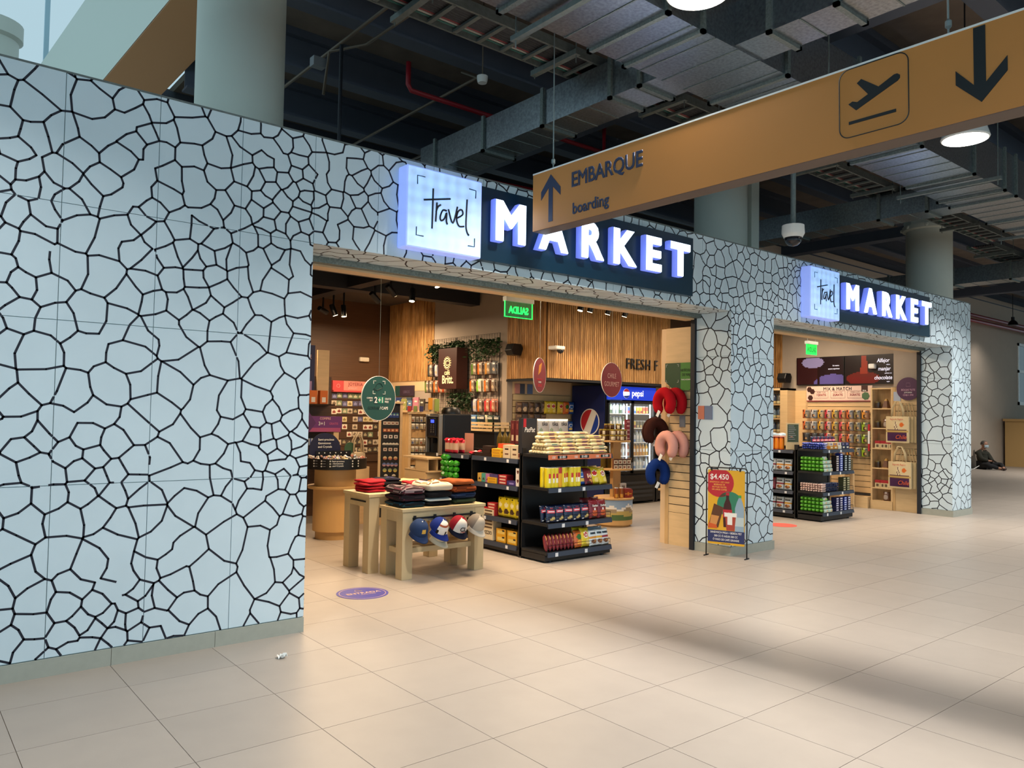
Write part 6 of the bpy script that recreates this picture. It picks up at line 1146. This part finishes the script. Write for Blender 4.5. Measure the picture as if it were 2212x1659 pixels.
pillow('red neck pillow in front on the birch slatwall', .86, 1.75, '#b31620', 5.03); pillow('red neck pillow behind the front red one', .80, 1.75, '#a8141e', 5.165); pillow('pale pink neck pillow in front on the birch slatwall', .82, 1.22, '#d69a8c', 5.03, s=1); pillow('pale pink neck pillow behind the front pink one', .76, 1.22, '#cf9486', 5.165)
pillow('brown neck pillow hanging at edge of the birch slatwall', 1.03, 1.38, '#3a1e18', 5.09, yaw=1.2); pillow('second brown neck pillow at edge of the birch slatwall', 1.16, 1.38, '#341a15', 5.20, yaw=1.2); pillow('royal blue neck pillow hanging low at edge of the slatwall', 1.01, .87, '#16306e', 5.10, yaw=1.2)
tag(box('wall_switch', GREYP, 5.225, .70, 1.46, 5.2395, .78, 1.6), 'small grey card holder on the birch slatwall', 'card holder')
t = thing('glass_bottle', 'clear bottle with red cap on the low side counter', 'bottle', (6.37, 1.93, .551)); MB().lathe([(.04, 0), (.045, .02), (.045, .16), (.02, .23), (.018, .26), (0, .26)], 14).build('body', mat('clear_plastic', '#c8ccd0', .15, alpha=.5), t, smooth=40); MB().cyl((0, 0, .26), (0, 0, .285), .02, 10).build('cap', PRED, t)
# ---------------- farther gondola goods
gp_me = pouch_me(.062, .056, .2, pat('#62b02e', ('r', 0, .8, 1, 1, '#8ac860')), 6, 6); gp_me2 = pouch_me(.115, .058, .05, pat('#bcd4c8', ('e', .5, .5, .2, .3, '#c8a878')), 10, 5)
for z0, lv in ((.766, 4), (.141, 4)):
    for r_ in range(lv):
        for k in range(6): put('biscuit_pack', gp_me, 'green biscuit pack stacked on the %s end shelf of farther gondola' % ('upper' if z0 > .5 else 'lowest'), 'biscuits', 'green packs, %s shelf' % ('upper' if z0 > .5 else 'lowest'), (8.94, 1.255-k*.065, z0+r_*.057), (0, 0, LFT+jit(.02)))
        for k in range(2-(r_ > 2)): put('biscuit_pack', gp_me2, 'pale green biscuit pack beside the green ones, %s shelf' % ('upper' if z0 > .5 else 'lowest'), 'biscuits', 'pale packs, %s shelf' % ('upper' if z0 > .5 else 'lowest'), (8.93+k*.125, .89+.01*r_, z0+r_*.06), (0, 0, 0))
def tub(c, d): return carton_me(.085, .085, .034, pat(c, ('r', .1, .3, .9, .7, d)), c)
TB = dict(bw=(tub('#2a1c1c', '#d8d0d0'), 'black and white'), bl=(tub('#1c2f8a', '#c8d4f0'), 'royal blue'), gy=(tub('#20262c', '#b8c4c4'), 'dark grey'), ol=(tub('#4a4a2a', '#b8b08a'), 'olive'), nv=(tub('#2a2a5a', '#d0d0e0'), 'navy'))
for z0, x, kind, n in ((.766, 9.30, 'bw', 7), (.766, 9.42, 'bl', 8), (.766, 9.56, 'gy', 7), (.766, 9.68, 'gy', 7), (.451, 9.52, 'ol', 6), (.451, 9.64, 'ol', 6), (.141, 9.30, 'nv', 6), (.141, 9.42, 'nv', 6), (.141, 9.55, 'bl', 6), (.141, 9.67, 'nv', 6)):
    for k in range(n): put('wafer_pack', TB[kind][0], TB[kind][1]+' square wafer pack in column on the %s shelf of farther gondola' % {.766: 'upper', .451: 'third', .141: 'lowest'}[z0], 'wafers', TB[kind][1]+' wafer packs on shelf at %.2f' % z0, (x, .94, z0+k*.035), (0, 0, jit(.04)))
bar = lambda c, d: (lambda mb: (setattr(mb, 'T', Matrix.Rotation(PI/2, 4, 'Y')), mb.lathe([(.004, -.075), (.014, -.068), (.012, -.06), (.016, -.05), (.016, 0), (.016, .05), (.012, .06), (.014, .068), (.004, .075)], 8, cols=lambda k, u: d if k in (3, 4) and int(u*8) % 2 else c), mb.mesh('wrapped_bar', GLOSS, smooth=1))[2])(MB())
BR = [(bar('#e2c4b8', '#d2b0a4'), 'dusty pink'), (bar('#24305a', '#c8ccd8'), 'navy'), (bar('#2a3f9a', '#c0c8e8'), 'blue and white'), (bar('#a87a4a', '#e0d0b0'), 'tan')]
for r_ in range(4):
    for k in range(9): put('wrapped_bar', BR[0][0], 'dusty pink wrapped bar heaped on third shelf of farther gondola', 'candy bar', 'dusty pink bars', (8.92, 1.265-k*.042+jit(.003), .468+r_*.033), (0, jit(.05), .1+jit(.05)))
for r_ in range(4):
    for k in range(7): put('wrapped_bar', BR[1][0], 'navy wrapped bar heaped on third shelf of farther gondola', 'candy bar', 'navy bars', (9.05+k*.055, 1.0+jit(.01), .468+r_*.033), (0, jit(.05), 1.45+jit(.05)))
for r_ in range(3):
    for k in range(10): put('wrapped_bar', BR[2][0], 'blue and white wrapped bar on top of farther gondola', 'candy bar', 'blue bars on top', (8.93, 1.25-.038*k, 1.128+r_*.033), (0, jit(.1), .12+jit(.1)))
for k in range(5): put('snack_carton', carton_me(.11, .1, .05, pat(('#c8862a', '#c8862a', '#d8d0bc', '#26304e', '#26304e')[k], ('r', .2, .3, .8, .7, '#e8dcc0')), ('#b87a22', '#b87a22', '#c8c0ac', '#202842', '#202842')[k]), ('amber', 'amber', 'cream', 'navy', 'navy')[k]+' flat snack carton on top of farther gondola', 'carton', 'flat cartons '+('amber', 'amber', 'cream', 'navy', 'navy')[k], (9.18+k*.125, .98, 1.112+(.051 if k in (1, 4) else 0)*0), (0, 0, jit(.05)))
for k in range(5): put('snack_carton', carton_me(.11, .1, .05, pat(('#d8d0bc', '#c8862a', '#d8d0bc', '#26304e', '#1f2c58')[k], ('r', .2, .3, .8, .7, '#8a7a9a')), '#b8a888' if k < 3 else '#202842'), 'flat snack carton in upper layer on top of farther gondola', 'carton', 'upper layer of flat cartons', (9.18+k*.125, .99, 1.163), (0, 0, jit(.05)))
for k in range(6): put('foil_pack', B_['nav'], 'navy and plum foil pack standing at back of farther gondola top', 'snack bag', 'foil packs on farther gondola', (9.12+k*.12, 1.18, 1.112), (-.2, 0, jit(.1)))
mn = thing('chalk_menu', 'small green chalk menu in a pale frame on farther gondola', 'menu board', (8.88, 1.42, 1.09), (0, 0, -.3)); lbox(mn, 'frame', LBIRCH, -.13, 0, 0, .13, .015, .42); lbox(mn, 'slate', mat('chalk_green', '#3c4a38', .8), -.11, -.002, .12, .11, 0, .40)
for k in range(8): lbox(mn, 'chalk_line', GREYT, -.09, -.003, .37-k*.03, .02+.02*(k % 3), -.002, .377-k*.03)
oc = can_me([(.036, 0), (.038, .01), (.038, .06), (.038, .12), (.038, .18), (.036, .2), (.034, .2)], lambda k, u: '#b83a1c' if k > 3 else '#c82a1c' if k == 0 else '#e08a1a' if int(u*8) % 2 else '#d87a14')
for k in range(7): put('orange_canister', oc, 'orange canister on top side shelf of farther gondola', 'canister', 'orange canisters', (8.87, 2.10-k*.082, 1.081), (0, 0, k))
for k in range(4): put('pale_pack', B_['wlb'], 'pale shiny pack laid over the orange canisters', 'snack bag', 'pale packs over canisters', (8.92+.02*k, 2.05-k*.15, 1.30), (-1.45, 0, LFT))
tag(box('canister_tray', mat('tray_pink', '#c08a7a', .5), 8.83, 1.42, 1.283, 9.05, 2.14, 1.297), 'thin pinkish shelf above the orange canisters', 'shelf')
for z, kinds in ((.741, ('dor', 'dor', 'tik3', 'tik1', 'tik1', 'tik2')), (.436, ('org', 'org', 'dor', 'tik3', 'tik2', 'tik1')), (.131, ('org', 'org', 'tik3', 'tik3', 'tik2', 'tik1'))):
    for k, kk in enumerate(kinds[:5]): put('side_snack_bag', B_[kk], {'dor': 'dark red', 'org': 'orange', 'tik3': 'white and dark red', 'tik1': 'white and orange', 'tik2': 'white and amber'}[kk]+' snack bag on the %s side shelf of farther gondola' % {.741: 'second', .436: 'third', .131: 'lowest'}[z], 'snack bag', '%s bags at %.2f' % (kk, z), (8.88, 2.085-k*.145, z), (-.12, 0, LFT+jit(.04)))
# ---------------- chocolate pouch wall
def cp(c, b='#8a8478'): return pouch_me(.115, .165, .045, pat(c, ('r', .52, 0, 1, 1, b), ('e', .45, .33, .2, .15, '#3a1a12'), ('e', .62, .35, .16, .12, '#c8a070'), ('r', .1, .78, .34, 1, '#3a1c16'), ('r', .6, .72, .9, .88, '#3c4248')), 10, 12)
CP = dict(orange=cp('#c8602a'), white=cp('#c0bab4', '#8a9098'), yellow=cp('#d09a24', '#b0a080'), red=cp('#c03a44', '#c0a8a8'), gold=cp('#c89a3c', '#9a9468'), pink=cp('#cc4a5c', '#b88a5a'), coral=cp('#cf6a40', '#98908c'), olive=cp('#8a7a4a'), amber=cp('#d8923a', '#b07a50'), lime=cp('#93b02c', '#7a7450'), black=cp('#2c2a2a', '#4a4a4c'))
ROWS = (('orange', 'white', 'yellow', 'red', 'gold', 'pink', 'coral', 'olive', 'amber'), ('orange', 'white', 'yellow', 'red', 'gold', 'pink', 'coral', 'olive', 'lime'), ('black', 'black', 'black', 'red', 'gold', 'pink', 'coral', 'olive', 'lime'), ('black', 'black', 'red', 'gold', 'black', 'coral', 'amber', 'olive', 'lime'))
for r_, row in enumerate(ROWS):
    for k, c in enumerate(row):
        for q in range(2): put('chocolate_pouch', CP[c], c+' chocolate pouch hanging in the %s row of the pouch wall' % ('first', 'second', 'third', 'fourth', 'fifth', 'sixth', 'seventh', 'eighth', 'ninth', 'tenth')[r_], 'chocolate pouch', '%s pouches in %s row' % (c, ('first', 'second', 'third', 'fourth', 'fifth', 'sixth', 'seventh', 'eighth', 'ninth', 'tenth')[r_]), (11.385+.052*q, 2.62-k*.142 if k else 2.64, (1.735, 1.515, 1.295, 1.055)[r_]-.165+.02), (.08, 0, LFT+.1+.05*q))
# jar cabinet goods
jme = [MB().lathe([(.05, 0), (.055, .01), (.055, .06), (.055, .14), (.04, .17), (.045, .17), (.045, .2), (0, .2)], 12, cols=lambda k, u, c=c, d=d: '#2a2c2a' if k > 3 else d if k == 1 else c).mesh('preserve_jar', GLOSS, smooth=40) for c, d in (('#3a4a5a', '#b8a070'), ('#5a6a7a', '#a8a880'), ('#3a4a34', '#b0a878'), ('#4a4a44', '#c0b890'), ('#2a3448', '#b09a6a'))]
for z in (1.861, 1.581, 1.301):
    for k in range(4): put('preserve_jar', jme[(k+int(z*10)) % 5], 'dark glass preserve jar in the birch jar cabinet', 'jar', 'jars in the birch cabinet', (11.39, 3.21+k*.115, z))
# tall shelf goods
tw, tt = carton_me(.09, .09, .13, pat('#c8b890', ('r', 0, .6, 1, 1, '#a02028'), ('r', .2, .15, .8, .45, '#5a4a3a')), '#a83038'), MB().lathe([(.045, 0), (.048, .01), (.048, .10), (.045, .12), (0, .12)], 14, cols=lambda k, u: '#6a5a2a' if k > 1 else '#3a2a1c').mesh('gold_tin', GLOSS, smooth=40)
pyr = MB().lathe([(.075, 0), (.07, .01), (.04, .13), (.015, .17), (0, .17)], 4, cols=lambda k, u: '#6a4a3a' if k % 2 else '#a8803a').mesh('gift_pyramid', PRINT); cel = pouch_me(.11, .16, .08, pat('#6a4a3a', ('e', .5, .4, .35, .3, '#a89a90'), ('r', .3, .8, .7, 1, '#c8c0c0')))
for z, a, b in ((1.79, 'tin', 'pyr'), (1.44, 'tin', 'cel'), (1.08, 'red', 'red'), (.73, 'tin', 'pyr'), (.38, 'red', 'red'), (.151, None, 'cel')):
    for k, c in enumerate((a, b)):
        if not c: continue
        for q in range(2 if c == 'red' else 1): put('gift_tin', dict(tin=tt, pyr=pyr, red=tw, cel=cel)[c], {'tin': 'dark gold round tin', 'pyr': 'brown and gold gift pyramid', 'red': 'cream and red gift carton', 'cel': 'clear wrapped gift pack'}[c] + ' on the tall birch shelf', 'gift', {'tin': 'round tins', 'pyr': 'gift pyramids', 'red': 'red cartons', 'cel': 'wrapped gifts'}[c]+' on tall shelf', (11.47, 1.28-k*.15-q*.095 if c == 'red' else 1.29-k*.15, z), (0, 0, LFT if c != 'pyr' else .6))
# jute bags
def jute(label, y, z, n=1, x=11.30):
    t = thing('jute_bag', label, 'bag', (x, y, z), (0, 0, 0)); JT = mat('jute', '#c3ad84', .95, noise=.12, nscale=60)
    def cf(u, v):
        u = 1-u if False else u
        if v < .36: return '#4a2a4c' if .06 < u < .94 and v > .05 else '#cbb68e'
        if .36 <= v < .40 or .48 <= v < .50: return '#5a3a40' if .06 < u < .94 else '#cbb68e'
        if .40 <= v < .48: return '#b89a5c'
        if ((u-.72)/.1)**2+((v-.68)/.08)**2 < 1: return '#c8642a'
        if .34 < u < .60 and .22 < v < .80 and abs(u-.47) < .05+.12*(.8-v): return '#d4c29c' if (int(u*26)+int(v*14)) % 3 else '#5a3440'
        return '#cbb68e'
    MB().grid(lambda u, v: (-.02-.03*math.sin(PI*u)*math.sin(PI*v), .19-u*.38, v*.46), 30, 30, cf).build('printed_front', CLOTH, t, recalc=False, smooth=1)
    MB().box(-.018, -.19, 0, .045, .19, .46).build('bag_body', JT, t, bevel=.012)
    for q in (-.012, .03): MB().tube([(q, .10, .44), (q-.01, .085, .60), (q, .03, .72), (q, -.03, .72), (q-.01, -.085, .60), (q, -.10, .44)], .010, 5).build('handle', JT, t, smooth=1)
    text('Chile', .10, mat('print_orange', '#c8562a', .8), t, (-.052, -.075, .10), FX, .001, .004, .9, shear=.3); text('Segunda Region', .042, PRED, t, (-.05, .0, .41), FX, .001, 0, .85, shear=.3)
jute('front jute bag printed Chile on the upper hook', .87, 1.19); jute('front jute bag printed Chile on the lower hook', .83, .405)
for k in range(2):
    for q in range(3):
        t = thing('spare_jute_bag', 'plain side of a jute bag hung behind the %s printed one' % ('upper', 'lower')[k], 'bag', (11.352, (.80, .76)[k]-q*.045, (1.20, .41)[k]), group='spare bags behind the %s one' % ('upper', 'lower')[k]); MB().box(-.004, -.18, 0, .008, .18, .45).build('bag_body', MATS['jute'], t, (.0+.012*q-.008, 0, 0)); MB().tube([(.012*q-.004, .10, .44), (.012*q-.004, .05, .68), (.012*q-.004, -.05, .68), (.012*q-.004, -.10, .44)], .008, 4).build('handle', MATS['jute'], t)
tag(box('price_note', mat('note_blue', '#aab4c8', .7), 11.392, .86, 1.92, 11.3995, .98, 2.08), 'pale blue paper note on the birch bag panel', 'notice')
pb = carton_me(.06, .3, .2, pat('#8a7a5a', ('r', .3, 0, .6, 1, '#3a3a2a')), '#6a6046')
for k in range(6): put('brochure', pb, 'slim brown striped pack standing on the low birch table', 'pack', 'packs on the low birch table', (11.12, 1.68+k*.068, .661), (0, 0, LFT))
# ================================================================== PERSON AND FAR END
def skin(name, verts, edges, radii, m, parent, sub=2):
    me = bpy.data.meshes.new(name); me.from_pydata([tuple(v) for v in verts], edges, []); me.materials.append(m); o = inst(name, me, parent)
    sk = o.modifiers.new('skin', 'SKIN'); sk.use_smooth_shade = True
    for i, r in enumerate(radii): me.skin_vertices[0].data[i].radius = (r, r) if not isinstance(r, tuple) else r; me.skin_vertices[0].data[i].use_root = (i == 0)
    sb = o.modifiers.new('sub', 'SUBSURF'); sb.levels = sub; sb.render_levels = sub; return o
pr = thing('person', 'seated person in dark olive jacket and pale face mask against far wall', 'person', (26.0, 4.66, 0), (0, 0, -.35))
SKN = mat('skin', '#a87a62', .6); JKT = mat('jacket_olive', '#2c2b22', .9); TRS = mat('trousers_dark', '#1a191c', .9); HAIR = mat('hair_grey', '#4a4743', .8)
# local -y faces away from the wall; the back rests at +y
BV = [(0, 0, .12), (0, .06, .30), (0, .10, .48), (0, .08, .60), (0, .03, .68), (0, -.01, .80),
      (.17, .07, .53), (.21, -.06, .34), (.08, -.24, .28), (.05, -.31, .275), (-.17, .07, .53), (-.21, -.06, .34), (-.08, -.24, .28), (-.03, -.31, .275),
      (.12, -.02, .11), (.30, -.36, .17), (.10, -.62, .07), (-.02, -.70, .05), (-.12, -.02, .11), (-.28, -.38, .16), (.02, -.50, .06), (.14, -.55, .05)]
BE = [(0, 1), (1, 2), (2, 3), (3, 4), (4, 5), (3, 6), (6, 7), (7, 8), (8, 9), (3, 10), (10, 11), (11, 12), (12, 13), (0, 14), (14, 15), (15, 16), (16, 17), (0, 18), (18, 19), (19, 20), (20, 21)]
BR_ = [.15, .15, .16, .12, .055, .075, .075, .06, .04, .03, .075, .06, .04, .03, .11, .075, .05, .045, .11, .075, .05, .045]
skin('body', BV, BE, [r*.93 for r in BR_], SKN, pr)
skin('jacket', [BV[i] for i in (0, 1, 2, 3, 6, 7, 8, 10, 11, 12)] + [(0, .06, .665)], [(0, 1), (1, 2), (2, 3), (3, 4), (4, 5), (5, 6), (3, 7), (7, 8), (8, 9), (3, 10)], [.165, .17, .18, .15, .10, .08, .055, .10, .08, .055, .085], JKT, pr)
skin('trousers', [BV[i] for i in (0, 14, 15, 16, 18, 19, 20)], [(0, 1), (1, 2), (2, 3), (0, 4), (4, 5), (5, 6)], [.165, .12, .085, .06, .12, .085, .06], TRS, pr)
MB().lathe([(0, -.125), (.055, -.115), (.078, -.06), (.088, 0), (.09, .05), (.07, .10), (0, .125)], 18, sy=1.12).build('head', SKN, pr, (0, -.015, .80), (-.12, 0, 0), smooth=1)
MB().lathe([(.093, -.02), (.098, .03), (.088, .08), (.05, .12), (0, .132)], 18, sy=1.12).build('hair', HAIR, pr, (0, .012, .81), (.28, 0, 0), smooth=1)
MB().grid(lambda u, v: (.092*math.sin((u-.5)*2.4), -.115*math.cos((u-.5)*2.0)-.012*math.sin(PI*v), -.085+v*.085), 10, 5).build('face_mask', mat('mask_blue', '#a9bcc4', .8), pr, (0, -.012, .80), recalc=False, smooth=1)
for s in (-1, 1):
    MB().lathe([(0, -.008), (.012, 0), (0, .008)], 8).build('eye', INK, pr, (s*.034, -.108, .825), (PI/2, 0, 0)); MB().lathe([(0, -.03), (.016, -.01), (.018, .015), (0, .03)], 8, sy=.5).build('ear', SKN, pr, (s*.09, .0, .80))
    hand = (.05, -.31, .275) if s > 0 else (-.03, -.31, .275)
    for k in range(4): MB().tube([hand, (hand[0]-s*.02+.012*(k-1.5), hand[1]-.045-.004*(k % 2), hand[2]-.002), (hand[0]-s*.045+.010*(k-1.5), hand[1]-.075, hand[2]-.02)], .008, 6).build('finger', SKN, pr, smooth=1)
    MB().tube([hand, (hand[0]-s*.025, hand[1]-.02, hand[2]+.02), (hand[0]-s*.05, hand[1]-.04, hand[2]+.02)], .009, 6).build('thumb', SKN, pr, smooth=1)
for x, y in ((-.05, -.74), (.18, -.58)): MB().lathe([(0, -.04), (.04, -.03), (.05, .02), (.04, .09), (0, .12)], 12, sy=.8).build('shoe', mat('shoe_brown', '#3a2620', .7), pr, (x, y, .045), (PI/2, 0, -.6), smooth=1)
tag(MB().box(-.04, -.075, 0, .04, .075, .009).build('phone', BLACKP, None, (25.87, 4.32, .285), (.5, 0, -.35)), 'dark phone held by the seated person', 'phone')
ob = thing('osb_crate', 'pale timber crate with chipboard panel at the far wall', 'crate', (28.6, 4.0, 0)); OSB = mat('osb', '#a87a3c', .8, noise=.4, nscale=30); FRM = mat('crate_timber', '#c8a066', .7)
lbox(ob, 'panel', OSB, .03, .03, .05, 1.6, .9, 1.55)
for q in ((0, 0, 0, .12, .06, 1.6), (0, 0, 1.5, 1.6, .06, 1.6), (0, 0, 0, 1.6, .06, .1), (-.05, -.03, 1.6, 1.65, .95, 1.68), (0, .04, 0, .06, .9, 1.6)): lbox(ob, 'rail', FRM, *q)
w2 = struct(thing('window_2', 'white framed glazed panel in the far wall', 'window', (30.2, 4.97, 0)))
for q in ((0, 0, 2.2, .12, .04, 4.5), (0, 0, 2.2, 3, .04, 2.32), (0, 0, 3.4, 3, .04, 3.5), (0, 0, 4.4, 3, .04, 4.5)): lbox(w2, 'window_frame', WHITEP, *q)
lbox(w2, 'pane', mat('dark_pane', '#3a4650', .1), .1, .02, 2.3, 3, .028, 4.4)
fl_ = thing('far_work_lamp', 'small black reflector lamp hanging by the far wall', 'lamp', (25.83, 3.74, 4.7)); MB().lathe([(.16, 0), (.12, .1), (.05, .16), (.05, .26), (0, .27)], 18).build('reflector', BLACKP, fl_, smooth=40); MB().lathe([(0, .004), (.15, .004), (.15, .012), (0, .012)], 18).build('bulb', LENS, fl_); MB().cyl((0, 0, .26), (0, 0, 1.0), .01, 5).build('cord', BLACKP, fl_)
spot('far_work_light', (25.83, 3.74, 4.66), (26.5, 5.0, 2.2), 110, NEUT, 95, .1, 1)
tag(MB().tube([(0, 0, .35), (.02, -.03, .2), (.1, -.1, .012), (.3, -.2, .012), (.5, -.3, .12)], .012, 6).build('charging_cable', WHITEP, None, (25.1, 4.97, 0)), 'white charging cable running from far wall socket', 'cable')
